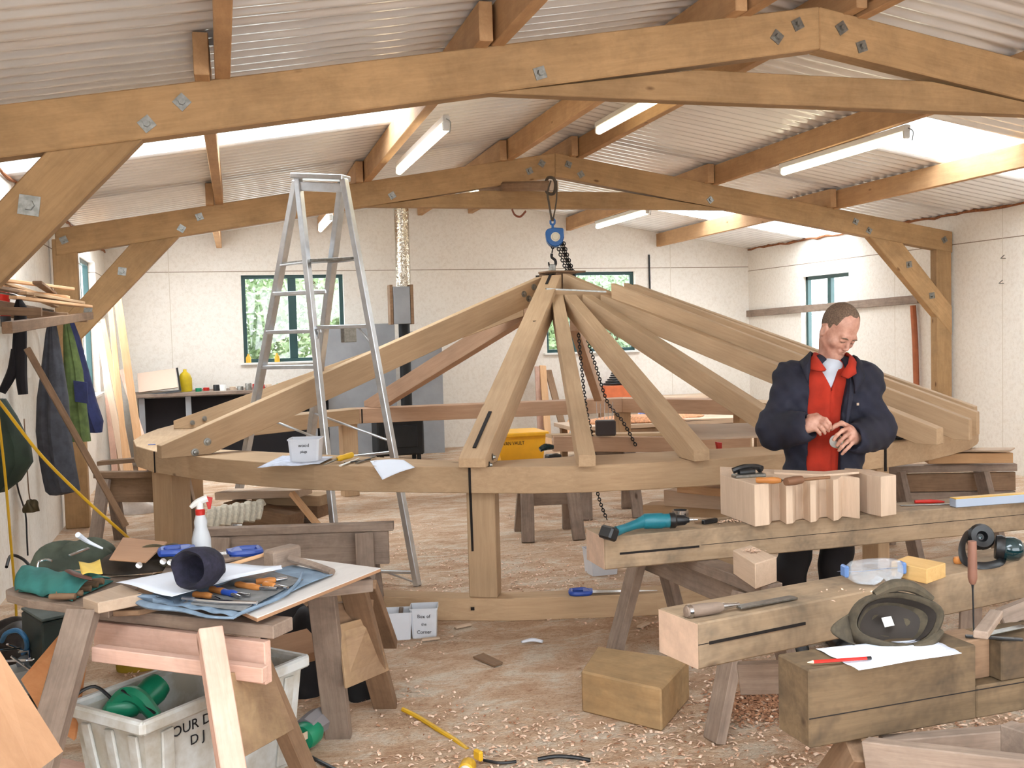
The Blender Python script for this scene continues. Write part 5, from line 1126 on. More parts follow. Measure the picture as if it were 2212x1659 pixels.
lathe('cylinder', [(.0, 0), (.055, .0), (.062, .02), (.062, .50), (.045, .58), (.02, .61)], at(2, 690, d=6.9)-V((.0, 0, 0)), (0, 0, 1), M_RED, fe, 18); lathe('base_ring', [(.066, 0), (.066, .07)], at(2, 706, d=6.9), (0, 0, 1), M_BLACK, fe, 18)
sk0, sk1 = at(58, 752, d=5.6), at(272, 1136, d=5.9)
tag(beam('long_stick', sk0, sk1, .035, .035, M_PALE if 0 else M_BROWN), 'long square stick leaning diagonally across the coats', 'stick')
tag(tube('ratchet_strap', [at(52, 905, x=-1.3), at(58, 1000, x=-1.3), at(62, 1060, x=-1.3), at(66, 1085, x=-1.3)], .012, M_BROWN, None, flat=.3), 'narrow strap hanging down the left wall', 'strap')
heap('strap_buckle', 'dark brass buckle lump at the end of the hanging strap', 'buckle', at(68, 1105, x=-1.28), .05, .05, .08, plain('dark_brass', lin(74, 62, 40), .5, .6), 8)
tag(tube('wall_cable', [at(30, 1010, x=-1.38), at(40, 1060, x=-1.38), at(55, 1110, x=-1.38), at(58, 1160, x=-1.38), at(60, 1200, x=-1.38)], .006, M_BLACK, None), 'thin black cable running down the left wall', 'cable')
tag(tube('black_cable', [at(14, 1225, x=-1.2), at(24, 1200, x=-1.2), at(50, 1208, x=-1.15), at(70, 1230, x=-1.1)], .009, M_BLACK, None), 'thick black cable loop above the left end of the table', 'cable')
for px_, py_, d_ in ((112, 678, 7.1), (142, 692, 7.9), (152, 688, 8.5), (40, 648, 6.2)):
    p = at(px_, py_, d=d_); tube('coat_hook', [V((XL+.01, p.y, p.z+.06)), V((XL+.12, p.y, p.z+.05)), V((p.x, p.y, p.z+.02)), V((p.x, p.y, p.z-.02))], .007, M_STEEL, sh)
# ---- sawhorses and timber around the frame
trestle('dark sawhorse left of the round frame carrying short boards', (-1.0, 8.9), (-.25, 8.55), .60, M_BROWN, M_GREY, .2, board=.2, inset=.1)
tag(beam('short_board', at(215, 1000, d=8.7), at(330, 990, d=8.7), .12, .035, M_BROWN), 'short brown board on the dark sawhorse left of the frame', 'board')
trestle('long low sawhorse with a pale edged top board behind the tool table', tuple(at(420, 1141, z=.6))[:2], tuple(at(850, 1127, z=.6))[:2], .60, M_GREY, M_GREY, .22, rail=(.07, .045), board=.19, inset=.16)
trestle('sawhorse in the middle behind the near plate, left of the two', (2.25, 7.8), (2.75, 7.72), .60, M_GREY, M_GREY, .24, board=.3, inset=.08)
trestle('sawhorse in the middle behind the near plate, right of the two', (3.0, 8.5), (3.55, 8.4), .62, M_GREY, M_GREY, .24, board=.35, inset=.08)
p0, p1 = at(1195, 942, y=8.2), at(1470, 945, y=8.1)
tag(beam('joist', p0, at(1620, 945, y=8.05), .05, .13, M_OAKP, drop=1), 'deep brown joist laid on the two middle sawhorses', 'joist')
tag(beam('board', at(1185, 938, y=8.6), at(1640, 930, y=8.8), .14, .03, M_OAK, drop=1), 'pale edged board lying behind the deep joist', 'board')
tag(box('wood_wedge', at(1375, 985, y=7.85), .12, .14, .03, M_GREY, rz=.2), 'grey wood wedge near the middle sawhorses', 'wood block')
jp = thing('jack_plane', 'glossy black handled clamp lying left of the deep joist', 'clamp', at(1185, 975, y=8.0))
tube('handle', [at(1166, 972, y=8.0), at(1178, 966, y=8.0), at(1195, 966, y=8.0)], [.02, .03, .02], M_DG, jp); box('body', at(1195, 990, y=8.0), .12, .1, .07, M_BLACK, jp, bev=.01)
trestle('sawhorse on the right beyond the man under short boards', (4.15, 6.35), (5.35, 6.75), .60, M_GREY, M_GREY, .22, board=.2, inset=.2) if 0 else None
s5 = thing('sawhorse', 'sawhorse on the right beyond the man, carrying short boards', 'sawhorse', (5.3, 6.9, 0), 'sawhorses')
beam('top_rail', at(1905, 1006, d=7.3), at(2192, 1000, d=7.2), .10, .05, M_GREY, s5, drop=1); beam('side_board', at(1930, 1024, d=7.32), at(2192, 1019, d=7.22), .035, .13, M_BROWN, s5, drop=1); beam('side_board', at(1930, 1064, d=7.32), at(2192, 1060, d=7.22), .035, .07, M_GREY, s5, drop=1)
for x in (2120, 1940):
    a = at(x, 1020, d=7.15); beam('leg', a, V((a.x+.03, a.y-.16, .001)), .11, .05, M_GREY, s5, up=(1, 0, 0)); a = at(x, 1020, d=7.4); beam('leg', a, V((a.x+.03, a.y+.16, .001)), .11, .05, M_GREY, s5, up=(1, 0, 0))
tag(beam('short_board', at(2000, 978, d=7.2), at(2182, 976, d=7.1), .14, .07, M_PURLIN, drop=1), 'thick orange board end lying on the right hand sawhorse', 'board')
tag(beam('short_board', at(2060, 970, d=7.22), at(2188, 969, d=7.0), .16, .012, M_PALE, drop=1), 'thin pale offcut on top of the thick orange board', 'board')
for k, (a, b, h_, mm) in enumerate([((1400, 1100), (1580, 1100), .08, M_OAK), ((1450, 1072), (1575, 1080), .10, M_PALE), ((1480, 1052), (1590, 1062), .05, M_PINE)]):
    tag(beam('stacked_timber', at(*a, d=6.6-.1*k), at(*b, d=6.3-.1*k), .16, h_, mm, drop=0), ['lowest', 'middle', 'topmost'][k]+' timber in the stack left of the carved block', 'timber', 'timbers stacked left of the carved block')
stk = box('stack_support', at(1520, 1150, d=6.4)-V((0, 0, .08)), .5, .2, .2, M_OAK, rz=-.2); tag(stk, 'squared timber carrying the small stack left of the carved block', 'timber')
stk.matrix_basis.translation.z = .12
for k, (a, b, h_, mm) in enumerate([((520, 1090), (700, 1100), .10, M_BROWN), ((560, 1075), (705, 1078), .07, M_OAK), ((480, 1068), (660, 1062), .05, M_PALE), ((500, 1100), (640, 1128), .12, M_BROWN)]):
    tag(beam('stacked_timber', at(*a, d=7.2-.12*k), at(*b, d=7.0-.12*k), .18, h_, mm), ['brown timber', 'oak coloured timber with a chamfered end', 'topmost pale board', 'lowest brown board'][k]+' in the pile below the stepladder', 'timber', 'timbers piled below the stepladder')
tag(beam('prop_stick', at(630, 1065, d=6.5), at(712, 1165, d=6.3), .04, .03, M_PINE), 'thin prop leaning down from the plate below the stepladder', 'stick')
def pile_support(px, py, d, sx, sy, label):
    p = at(px, py, d=d); o = box('stack_support', (p.x, p.y, (p.z)/2), sx, sy, p.z-.002, M_BROWN); tag(o, label, 'timber')
pile_support(605, 1128, 7.0, .5, .3, 'dark bearer under the pile below the stepladder')
M_GLOVE = plain('cream_knit', lin(214, 204, 184), .95, 0, .3, 30, .8)
gp0 = at(505, 1128, d=6.0)
for i in range(9):
    q = at(455+i*13, 1118-2*i+3*(i % 2), d=5.95+.03*i); tag(tube('work_glove', [q+V((-.01, -.03, -.05)), q+V((0, 0, .0)), q+V((.01, .04, .045)), q+V((.03, .09, .02))], [.02, .028, .026, .02], M_GLOVE, None, flat=.7), 'cream knitted work glove in the row draped over the sawhorse', 'glove', 'cream work gloves on the low sawhorse')
heap('white_rags', 'heap of crumpled whitish rags on the floor left of the frame post', 'rags', at(295, 1105, z=0.0), .26, .18, .15, plain('white_rags', lin(222, 210, 200), .9, 0, .25, 9, .7), 14)['kind'] = 'stuff'
# ---- things on the plate
def tub(name, label, c, top, w_, h, mat, rz=0, writing=None, lidless=True):
    t = thing(name, label, 'tub', c); rings = []
    for s, z in ((.44, 0), (.5, h), (.52, h), (.52, h-.008), (.49, h-.006), (.43, .006)):
        rings.append([V(c)+Matrix.Rotation(rz, 3, 'Z')@V((sx*w_*s, sy*w_*s*.85, z)) for sx, sy in ((-1, -1), (-.85, -1.08), (.85, -1.08), (1, -1), (1.04, 0), (1, 1), (-1, 1), (-1.04, 0))])
    bridge('body', rings, mat, t, smooth=False)
    if writing:
        for k, (line, sz) in enumerate(writing):
            p = V(c)+Matrix.Rotation(rz, 3, 'Z')@V((0, -w_*.447, 0))+V((0, -.002, h*(.74-.26*k)))
            text('writing', line, Matrix.Translation(p) @ Matrix.Rotation(rz, 4, 'Z') @ Matrix.Rotation(PI/2-.10, 4, 'X'), sz, M_INK, t)
    return t
M_TUB = plain('milky_plastic', lin(214, 216, 222), .35, 0, .06)
c_ = at(664, 1000, z=.901); c_.y += .06
tub('plastic_tub', 'milky white plastic tub with handwriting standing on the near plate', c_, 0, .185, .145, M_TUB, -.25, [('wood', .028), ('plugs', .02)])
c_ = at(918, 1372, z=.001); tub('plastic_tub', 'square milky tub with handwriting on the floor beside the sill', c_, 0, .145, .165, M_TUB, -.25, [('Box of', .026), ('the', .022), ('Corner', .026)])
c_ = at(862, 1376, z=.001); tub('plastic_tub', 'plain milky tub on the floor left of the lettered tub, a stick in it', c_, 0, .145, .15, M_TUB, -.2)
tag(tube('grey_stick', [c_+V((.0, .0, .02)), c_+V((.02, .01, .16))], .012, M_GREY, None, straight=True), 'short grey stick standing in the plain floor tub', 'stick')
c_ = at(1296, 1135, d=6.9); c_.z = .001; tub('bucket', 'pale bucket on the floor under the hanging chain', c_, 0, .2, .17, M_TUB, 0)
M_PAP2 = plain('printed_paper', lin(214, 220, 236), .8, 0, .3, 30)
tag(sheet('paper_sheet', [at(556, 1012, z=.904), at(690, 1005, z=.904), at(720, 990, z=.904), at(610, 986, z=.904)], 14, 6, lambda u, v: .004+.006*math.sin(u*5)**2, M_PAP2, None, .003), 'stack of printed papers under the white tub on the plate', 'paper')
tag(sheet('paper_sheet', [at(826, 1036, z=.868), at(896, 1010, z=.905), at(872, 994, z=.912), at(800, 996, z=.910)], 14, 8, lambda u, v: .006*math.sin(u*3), M_PAPER, None, .003), 'white folded paper hanging over the edge of the near plate', 'paper')
sd = handle_tool('screwdriver', 'yellow handled screwdriver on the near plate beside the white tub', 'screwdriver', at(762, 982, z=.94), at(728, 992, z=.925), at(700, 1004, z=.91), [(.0, 0), (.017, .03), (.019, .3), (.016, .6), (.019, .8), (.012, 1)], [(.006, 0), (.004, 1)], M_YEL, M_STEEL)
for i, (a, b, lb) in enumerate([((735, 1006), (775, 990), 'white pen shaped scraper'), ((770, 1000), (812, 986), 'dark steel spanner'), ((745, 1000), (800, 992), 'thin steel punch')]):
    tag(tube('hand_tool', [at(*a, z=.908), at(*b, z=.912)], [.010, .007], [M_WHITE, M_STEEL, M_BLACK][i], None, flat=.5), lb+' lying between the screwdriver and the folded paper', 'hand tool')
# black nailer / torch on the right of the plate
nt = thing('cordless_nailer', 'black cordless tool with a yellow band on the plate right of the man', 'power tool', at(1950, 945, z=.902))
box('battery', at(1940, 938, z=.935), .10, .09, .055, M_BLACK, nt, rz=.3, bev=.01); box('body', at(1944, 922, z=.985), .09, .07, .06, M_BLACK, nt, rz=.2, bev=.015)
tube('barrel', [at(1958, 930, z=.95), at(1995, 941, z=.925)], .02, M_BLACK, nt, straight=True); box('band', at(1962, 926, z=.975), .025, .05, .05, M_YEL, nt, rz=.2, bev=.006); lathe('chrome_ring', [(.018, 0), (.018, .012)], at(1938, 918, z=1.0), (0, -1, .2), M_CHROME, nt, 14)
# ---- beyond the frame
vb = thing('site_box', 'yellow lidded site box with black lettering behind the frame', 'box', at(1125, 1000, y=11.4))
y_ = 11.4; q = [at(1088, 1000, y=y_), at(1170, 1000, y=y_), at(1178, 940, y=y_), at(1072, 940, y=y_)]
zt_ = q[2].z; M_VAN = plain('site_box_yellow', lin(232, 170, 14), .45, 0, .08)
bridge('body', [[V((q[0].x, y_, .001)), V((q[1].x, y_, .001)), V((q[1].x, y_+.4, .001)), V((q[0].x, y_+.4, .001))], [V((q[3].x, y_-.02, zt_)), V((q[2].x, y_-.02, zt_)), V((q[2].x, y_+.45, zt_)), V((q[3].x, y_+.45, zt_))]], M_VAN, vb, smooth=False)
box('lid', ((q[2].x+q[3].x)/2, y_+.2, zt_+.025), q[2].x-q[3].x+.05, .56, .05, M_VAN, vb, bev=.012)
tc_ = at(1110, 958, y=y_-.022); text('lettering', 'VAN VAULT', Matrix.Translation(V((tc_.x, y_-.0225, tc_.z))) @ Matrix.Rotation(PI/2+.05, 4, 'X'), .06, M_INK, vb, sx=.8)
tc_ = at(1124, 967, y=y_-.022); text('lettering', 'tool store', Matrix.Translation(V((tc_.x, y_-.0215, tc_.z))) @ Matrix.Rotation(PI/2+.05, 4, 'X'), .025, M_INK, vb) if 0 else None
for i, (tx, ty, bx_, by, mm) in enumerate([(1162, 792, 1168, 920, M_PINK), (1172, 790, 1182, 920, M_PINE), (1184, 800, 1215, 920, M_BROWN), (1240, 900, 1188, 990, M_PINE)]):
    a, b_ = at(tx, ty, y=14.2), at(bx_, by, y=13.9-.1*i); dd = (b_-a).normalized(); e = a+dd*((a.z-.002)/-dd.z)
    tag(beam('leaning_plank', e, a, .10, .03, mm, up=(0, -1, .2)), ['pinkish plank leaning on the back wall below the right window, leftmost', 'tall pale plank second from the left on the back wall below the window', 'slanting brown plank on the back wall below the window', 'low batten leaning across behind the yellow box'][i], 'plank')
wb = thing('rear_workbench', 'workbench at the back covered in shavings and scraps', 'workbench', (5.0, 12.2, 0))
u0_, u1_ = at(1240, 925, y=11.9), at(1660, 915, y=11.9); wz = at(1400, 915, y=11.9).z
beam('bench_top', V((u0_.x, 12.3, wz)), V((u1_.x, 12.3, wz)), .8, .05, M_PALE, wb, drop=1); box('apron_board', ((u0_.x+u1_.x)/2, 11.95, wz-.13), u1_.x-u0_.x-.1, .03, .15, M_BROWN, wb)
for x in (u0_.x+.1, (u0_.x+u1_.x)/2, u1_.x-.1):
    for y in (12.0, 12.6): beam('leg', V((x, y, 0)), V((x, y, wz-.05)), .08, .08, M_BROWN, wb)
h_ = heap('shavings_heap', 'orange heap of wood shavings on the rear workbench', 'shavings', at(1400, 912, y=12.25)-V((0, 0, 0)), .8, .3, .08, plain('orange_shavings', lin(226, 160, 116), .9, 0, .4, 40, 1), 17); h_['kind'] = 'stuff'; h_.matrix_basis.translation.z += wz-at(1400, 912, y=12.25).z
tag(lathe('green_tin', [(.0, 0), (.09, 0), (.09, .08), (.07, .11), (.0, .11)], V((at(1345, 895, y=12.2).x, 12.15, wz+.002)), (0, 0, 1), M_GREEN, None), 'green rounded tool on the rear workbench', 'power tool')
heap('blue_white_bag', 'blue and white plastic bag on the rear workbench', 'bag', V((at(1400, 890, y=12.4).x, 12.45, wz)), .12, .1, .13, plain('blue_white_plastic', lin(228, 232, 240), .5, 0, .6, 5, .5, c2=lin(70, 110, 190)), 19)
tag(beam('board', at(1475, 906, y=12.0), at(1660, 900, y=12.0), .2, .02, M_PALE), 'pale board lying on the right part of the rear workbench', 'board')
bb2 = thing('back_counter', 'narrow counter against the back wall under the right window', 'counter', (5.2, 14.1, 0))
cz_ = at(1340, 862, y=13.9).z; beam('counter_top', V((at(1290, 862, y=13.9).x, 14.08, cz_)), V((7.2, 14.08, cz_)), .5, .04, M_PALE, bb2, drop=1)
for x in (at(1290, 862, y=13.9).x+.08, 7.1): beam('leg', V((x, 13.95, 0)), V((x, 13.95, cz_-.04)), .07, .07, M_BROWN, bb2)
tag(box('orange_box', (at(1345, 848, y=14.0).x, 14.05, cz_+.10), .62, .25, .19, plain('orange_plastic', lin(214, 112, 66), .6, 0, .15), bev=.01), 'orange box on the back counter holding coiled cable', 'box')
tag(tube('cable_coil', [V((at(1337, 830, y=14.0).x+(.24-.004*a)*math.cos(a*.9+.4*math.sin(a)), 14.03+.08*math.sin(a*.9), cz_+.205+.0045*a)) for a in range(44)], .014, M_BLACK, None, n=3), 'dark coiled cable heaped on the orange box', 'cable')
cb_ = thing('wire_basket', 'small black box with upright wire rods, hanging by the chain beyond the near plate', 'chain box', at(1308, 925, d=8.7))
box('box_body', at(1308, 924, d=8.7), .17, .12, .13, plain('dark_brown_box', lin(48, 36, 34), .6), cb_, rz=-.3, bev=.01)
for i in range(5): tube('rod', [at(1290+i*8, 905, d=8.72), at(1288+i*9, 868+4*(i % 2), d=8.75)], .003, M_CHROME, cb_, straight=True, sides=5)
tag(prism('cloth_scrap', [at(1548, 955, y=7.2), at(1560, 956, y=7.2), at(1560, 982, y=7.2), at(1552, 980, y=7.2)], (0, .03, 0), M_RED, None), 'small orange red tool handle hanging under the tie board', 'tool handle')
# right wall rail, copper pipe, nails; back wall cable
tag(beam('wall_rail', V((XR-.025, at(1613, 678, x=XR-.02).y, at(1613, 678, x=XR-.02).z)), V((XR-.025, at(1985, 646, x=XR-.02).y, at(1985, 646, x=XR-.02).z)), .04, .10, M_GREY, up=(0, 0, 1)), 'long grey batten fixed along the right wall across the window', 'batten')
tag(tube('copper_pipe', [at(1972, 660, x=XR-.05), at(1977, 745, x=XR-.05), at(1980, 860, x=XR-.05)], .035, plain('copper', lin(178, 104, 66), .5, .3, .2), None), 'copper coloured upright pipe on the right wall below the batten', 'pipe')
tag(tube('wall_cable', [at(1402, 550, y=YB-.02), at(1404, 626, y=YB-.02)], .014, M_BLACK, None, straight=True), 'dark vertical cable on the back wall right of the right window', 'cable')
for i, (x, y) in enumerate([(2172, 558), (2168, 612)]):
    p = at(x, y, x=XR); tag(tube('wall_nail', [p, p+V((-.06, .0, -.0)), p+V((-.07, -.06, .03))], .005, M_STEEL, None, straight=True), ['upper', 'lower'][i]+' bent nail sticking out of the right wall', 'nail')
# trees outside
def tree(label, c, r, h, col, seed, group='trees outside the back windows'):
    rnd = random.Random(seed); t = thing('tree', label, 'tree', c, group)
    tube('trunk', [V(c), V(c)+V((.1, 0, h*.5)), V(c)+V((-.1, .1, h))], [.14, .1, .05], M_BROWN, t)
    vs = []; fs = []
    for i in range(9000):
        while True:
            p = V((rnd.uniform(-1, 1), rnd.uniform(-1, 1), rnd.uniform(-1, 1)))
            if .35 < p.length < 1: break
        q = V((p.x*r, p.y*r, p.z*h*.55+h*.62)); s = rnd.uniform(.035, .09); d1 = V((rnd.gauss(0, 1), rnd.gauss(0, 1), rnd.gauss(0, 1))).normalized(); d2 = d1.orthogonal().normalized()
        k = len(vs); vs += [q-d1*s, q-d2*s*.5, q+d1*s, q+d2*s*.5]; fs.append((k, k+1, k+2, k+3))
    m_, n_, l_, b__ = newmat('leaves'); b__.inputs['Base Color'].default_value = tuple(col)+(1,); b__.inputs['Roughness'].default_value = .6; b__.inputs['Transmission Weight'].default_value = .0
    link('foliage', mesh(vs, fs), m_, Matrix.Translation(V(c)), t)
for i, (x, y, r, h, col) in enumerate([(-.2, 18.5, 1.3, 3.6, lin(176, 200, 160)), (1.7, 18.0, 1.2, 3.1, lin(190, 212, 170)), (3.2, 19.5, 1.4, 3.4, lin(166, 192, 160)), (5.6, 18.5, 1.2, 2.7, lin(180, 206, 160)), (7.6, 19.2, 1.4, 2.9, lin(170, 196, 160)), (9.6, 20, 1.5, 2.8, lin(176, 200, 160))]):
    tree(['leafy tree outside, leftmost behind the left back window', 'light green bush right of centre behind the left back window', 'tree outside between the two back windows', 'light green bush behind the right back window', 'darker tree at the right of the right back window', 'tree outside beyond the back right corner'][i], (x, y, -.3), r, h, col, 50+i)
# cap on the paper (near beam)
M_CAPC = plain('brown_tweed', lin(84, 74, 58), .95, 0, .4, 30, .6); M_LIN = plain('dark_lining', lin(52, 44, 38), .8, 0, .2)
cc = at(1935, 1340, d=2.55)
cc = at(1955, 1392, z=ZC); cc.z = ZC
fc = thing('flat_cap', 'brown tweed cap lying upside down on the paper on the nearest beam', 'cap', cc)
axv = V((-.15, -.80, .45)).normalized(); Mc = frame(cc+V((0, .02, .055)), cc+V((0, .02, .055))+axv); Mc.translation = cc+V((.0, .045, .050)); Mc = Mc @ Matrix.Scale(1.06, 4)
def ov(h, rx, rz_2, wob=0, sh=0): return [Mc@V((h+wob*math.sin(3*a+1), math.cos(a)*rx*(1+.04*math.sin(4*a)), math.sin(a)*rz_2+sh)) for a in [2*PI*k/36 for k in range(36)]]
rings = [ov(-.045, .02, .015), ov(-.03, .075, .045, .004), ov(.0, .10, .058, .006), ov(.028, .108, .062, .008), ov(.034, .114, .068, .008), ov(.026, .120, .074, .008), ov(-.005, .128, .078, .01), ov(-.045, .12, .07, .008), ov(-.07, .085, .05, .006), ov(-.08, .02, .015)]
bridge('crown', rings, M_CAPC, fc)
bridge('lining', [ov(.018, .103, .058, .006), ov(-.02, .088, .052, .004), ov(-.036, .05, .03), ov(-.04, .01, .006)], M_LIN, fc, cap=False)
bridge('peak', [[Mc@V((.01+.01*v, -.125-.055*v*math.sin(PI*min(max(u, .0), 1)), -.055+.075*u+.0*v)) for u in [k/10 for k in range(11)]] for v in (0, .4, .8, 1)], M_CAPC, fc, closed=False, solid=.005)
tube('fold', [Mc@V((.03, -.05, .066)), Mc@V((.035, .0, .085)), Mc@V((.02, .06, .082)), Mc@V((.01, .11, .05))], [.010, .018, .016, .01], M_CAPC, fc)
tube('fold', [Mc@V((.03, .02, -.072)), Mc@V((.03, .06, -.066)), Mc@V((.015, .11, -.035))], [.010, .015, .01], M_CAPC, fc)
lp = Mc@V((-.026, -.01, .004)); box('label', lp+axv*.012, .034, .002, .026, M_WHITE, fc, rz=.15, rx=-.5, bev=0)
# ------------------------------------------------------------ the carpenter
MD = 5.15; KR = 1.065
MB_ = at(1780, 700, d=MD); MB_.z = 0
E2 = V((math.sin(YAW), math.cos(YAW), 0)); E1 = V((E2.y, -E2.x, 0))
M_MAN = Matrix(((E1.x, E2.x, 0, MB_.x), (E1.y, E2.y, 0, MB_.y), (0, 0, 1, 0), (0, 0, 0, 1)))
def Lp(px, py, dy=0):
    p = at(px, py, d=MD+dy)-MB_; return np.array([p.dot(E1), p.dot(E2), p.z])
class SDF:
    def __init__(s, lo, hi, h):
        s.lo = np.array(lo, float); s.h = h; s.n = np.ceil((np.array(hi)-s.lo)/h).astype(int)+1
        s.ax = [(s.lo[i]+h*np.arange(s.n[i])).astype(np.float32) for i in range(3)]; s.F = np.full(s.n, 1.0, np.float32)
    def sub(s, lo, hi):
        sl = []
        for i in range(3):
            a = int(max(0, (lo[i]-s.lo[i])/s.h)); b = int(min(s.n[i], (hi[i]-s.lo[i])/s.h+2)); sl.append(slice(a, max(a, b)))
        return tuple(sl), s.ax[0][sl[0]][:, None, None], s.ax[1][sl[1]][None, :, None], s.ax[2][sl[2]][None, None, :]
    def comb(s, sl, d, k, op):
        A = s.F[sl]
        if op == 'u': 
            h = np.maximum(k-np.abs(A-d), 0)/k; s.F[sl] = np.minimum(A, d)-h*h*k/4
        else:
            d = -d; h = np.maximum(k-np.abs(A-d), 0)/k; s.F[sl] = np.maximum(A, d)+h*h*k/4
    def cap(s, a, b, ra, rb=None, k=.02, op='u', m=.06):
        rb = ra if rb is None else rb; ra = ra*KR; rb = rb*KR; k = k*KR; a = np.array(a, float); b = np.array(b, float); R = max(ra, rb)+m
        sl, X, Y, Z = s.sub(np.minimum(a, b)-R, np.maximum(a, b)+R); d = b-a; L2 = max(d@d, 1e-9)
        t = np.clip(((X-a[0])*d[0]+(Y-a[1])*d[1]+(Z-a[2])*d[2])/L2, 0, 1)
        q = np.sqrt((X-a[0]-t*d[0])**2+(Y-a[1]-t*d[1])**2+(Z-a[2]-t*d[2])**2)-(ra+(rb-ra)*t); s.comb(sl, q.astype(np.float32), k, op)
    def ell(s, c, r, R=None, k=.02, op='u', m=.06):
        c = np.array(c, float); r = np.array(r, float)*KR; k = k*KR; rm = r.max()+m
        sl, X, Y, Z = s.sub(c-rm, c+rm); P = (X-c[0], Y-c[1], Z-c[2])
        if R is not None: P = tuple(P[0]*R[0, j]+P[1]*R[1, j]+P[2]*R[2, j] for j in range(3))
        k0 = np.sqrt((P[0]/r[0])**2+(P[1]/r[1])**2+(P[2]/r[2])**2); k1 = np.sqrt((P[0]/r[0]**2)**2+(P[1]/r[1]**2)**2+(P[2]/r[2]**2)**2)
        s.comb(sl, (k0*(k0-1)/np.maximum(k1, 1e-6)).astype(np.float32), k, op)
    def grid(s): return s.ax[0][:, None, None], s.ax[1][None, :, None], s.ax[2][None, None, :]
    def mesh(s):
        F = s.F; I = F < 0; n = F.shape
        A = np.zeros((n[0]-1, n[1]-1, n[2]-1), bool); N = np.zeros(A.shape, np.uint8)
        for i in (0, 1):
            for j in (0, 1):
                for k in (0, 1): N += I[i:n[0]-1+i, j:n[1]-1+j, k:n[2]-1+k]
        A = (N > 0) & (N < 8); idx = np.full(A.shape, -1, np.int64); cells = np.argwhere(A); idx[A] = np.arange(len(cells))
        acc = np.zeros((len(cells), 3)); cnt = np.zeros(len(cells)); x, y, z = cells.T
        for ax in range(3):
            o1, o2 = [(1, 2), (0, 2), (0, 1)][ax]
            for p in (0, 1):
                for q in (0, 1):
                    a = [0, 0, 0]; a[o1] = p; a[o2] = q; b = list(a); b[ax] = 1
                    fa = F[x+a[0], y+a[1], z+a[2]]; fb = F[x+b[0], y+b[1], z+b[2]]; m = (fa < 0) != (fb < 0)
                    t = np.where(m, fa/np.where(m, fa-fb, 1), 0)
                    P = np.tile(np.array(a, float), (len(cells), 1)); P[:, ax] += t; acc[m] += P[m]; cnt[m] += 1
        Vt = s.lo+s.h*(cells+acc/cnt[:, None]); fs = []
        for ax in range(3):
            o1, o2 = [(1, 2), (2, 0), (0, 1)][ax]
            sa = [slice(0, n[i]) for i in range(3)]; sb = list(sa); sa[ax] = slice(0, n[ax]-1); sb[ax] = slice(1, n[ax])
            ch = I[tuple(sa)] != I[tuple(sb)]; E = np.argwhere(ch)
            ok = (E[:, o1] > 0) & (E[:, o2] > 0) & (E[:, o1] < n[o1]-1) & (E[:, o2] < n[o2]-1); E = E[ok]
            e1 = np.zeros(3, int); e1[o1] = 1; e2 = np.zeros(3, int); e2[o2] = 1
            q = [idx[tuple((E-e1-e2).T)], idx[tuple((E-e2).T)], idx[tuple(E.T)], idx[tuple((E-e1).T)]]
            q = np.stack(q, 1); fl = I[tuple(E.T)]; q[~fl] = q[~fl][:, ::-1]; fs.append(q)
        fs = np.concatenate(fs); return Vt, fs
    def build(s, name, mat, parent, relax=0):
        v, f = s.mesh(); me = bpy.data.meshes.new(name); me.from_pydata(v.tolist(), [], f.tolist()); me.update()
        o = link(name, me, mat, M_MAN, parent); me.polygons.foreach_set('use_smooth', [True]*len(me.polygons))
        if relax: md = o.modifiers.new('smooth', 'SMOOTH'); md.iterations = relax; md.factor = .5
        return o
# face frame
fv = np.array([.36*.80, -.93*.80, -.58]); fv /= np.linalg.norm(fv)
uv = np.array([.36*.58, -.93*.58, .80]); uv -= fv*(uv@fv); uv /= np.linalg.norm(uv); sv = np.cross(uv, fv)   # side (image right positive?)
if sv[0] < 0: sv = -sv
ra_ = math.radians(9); uv, sv = uv*math.cos(ra_)+sv*math.sin(ra_), sv*math.cos(ra_)-uv*math.sin(ra_)
HC = Lp(1813, 712, 0)
RH = np.stack([sv, fv, uv], 1)
def H(s_, f_, u_): return HC+(sv*s_+fv*f_+uv*u_)*KR
hl, hr = Lp(1712, 812, .02), Lp(1862, 812, .03)
neck = Lp(1792, 806, .05)
shL, elL, wrL = Lp(1716, 832, .02), Lp(1676, 928, -.02), Lp(1742, 922, -.24)
shR, elR, wrR = Lp(1856, 832, .03), Lp(1892, 930, -.02), Lp(1842, 948, -.24)
pel = Lp(1782, 1030, .04); chest = Lp(1782, 880, .05)
kneeL, kneeR = Lp(1708, 1235, .02), Lp(1803, 1235, .04); ftL, ftR = kneeL*1, kneeR*1; ftL[2] = .05; ftR[2] = .05; ftL[1] += .03; ftR[1] += .03
M_SKIN, n, l, b = newmat('skin'); tc = n.new('ShaderNodeTexCoord'); t = noise(n, l, tc.outputs['Object'], 22, 3, .6)
r = ramp(n, [(.35, lin(178, 124, 104)), (.65, lin(206, 156, 134))]); l.new(t.outputs[0], r.inputs[0]); l.new(r.outputs[0], b.inputs['Base Color']); b.inputs['Roughness'].default_value = .5
b.inputs['Subsurface Weight'].default_value = .0
S1 = SDF((-.38, -.44, 0), (.38, .26, 1.80), .0038)
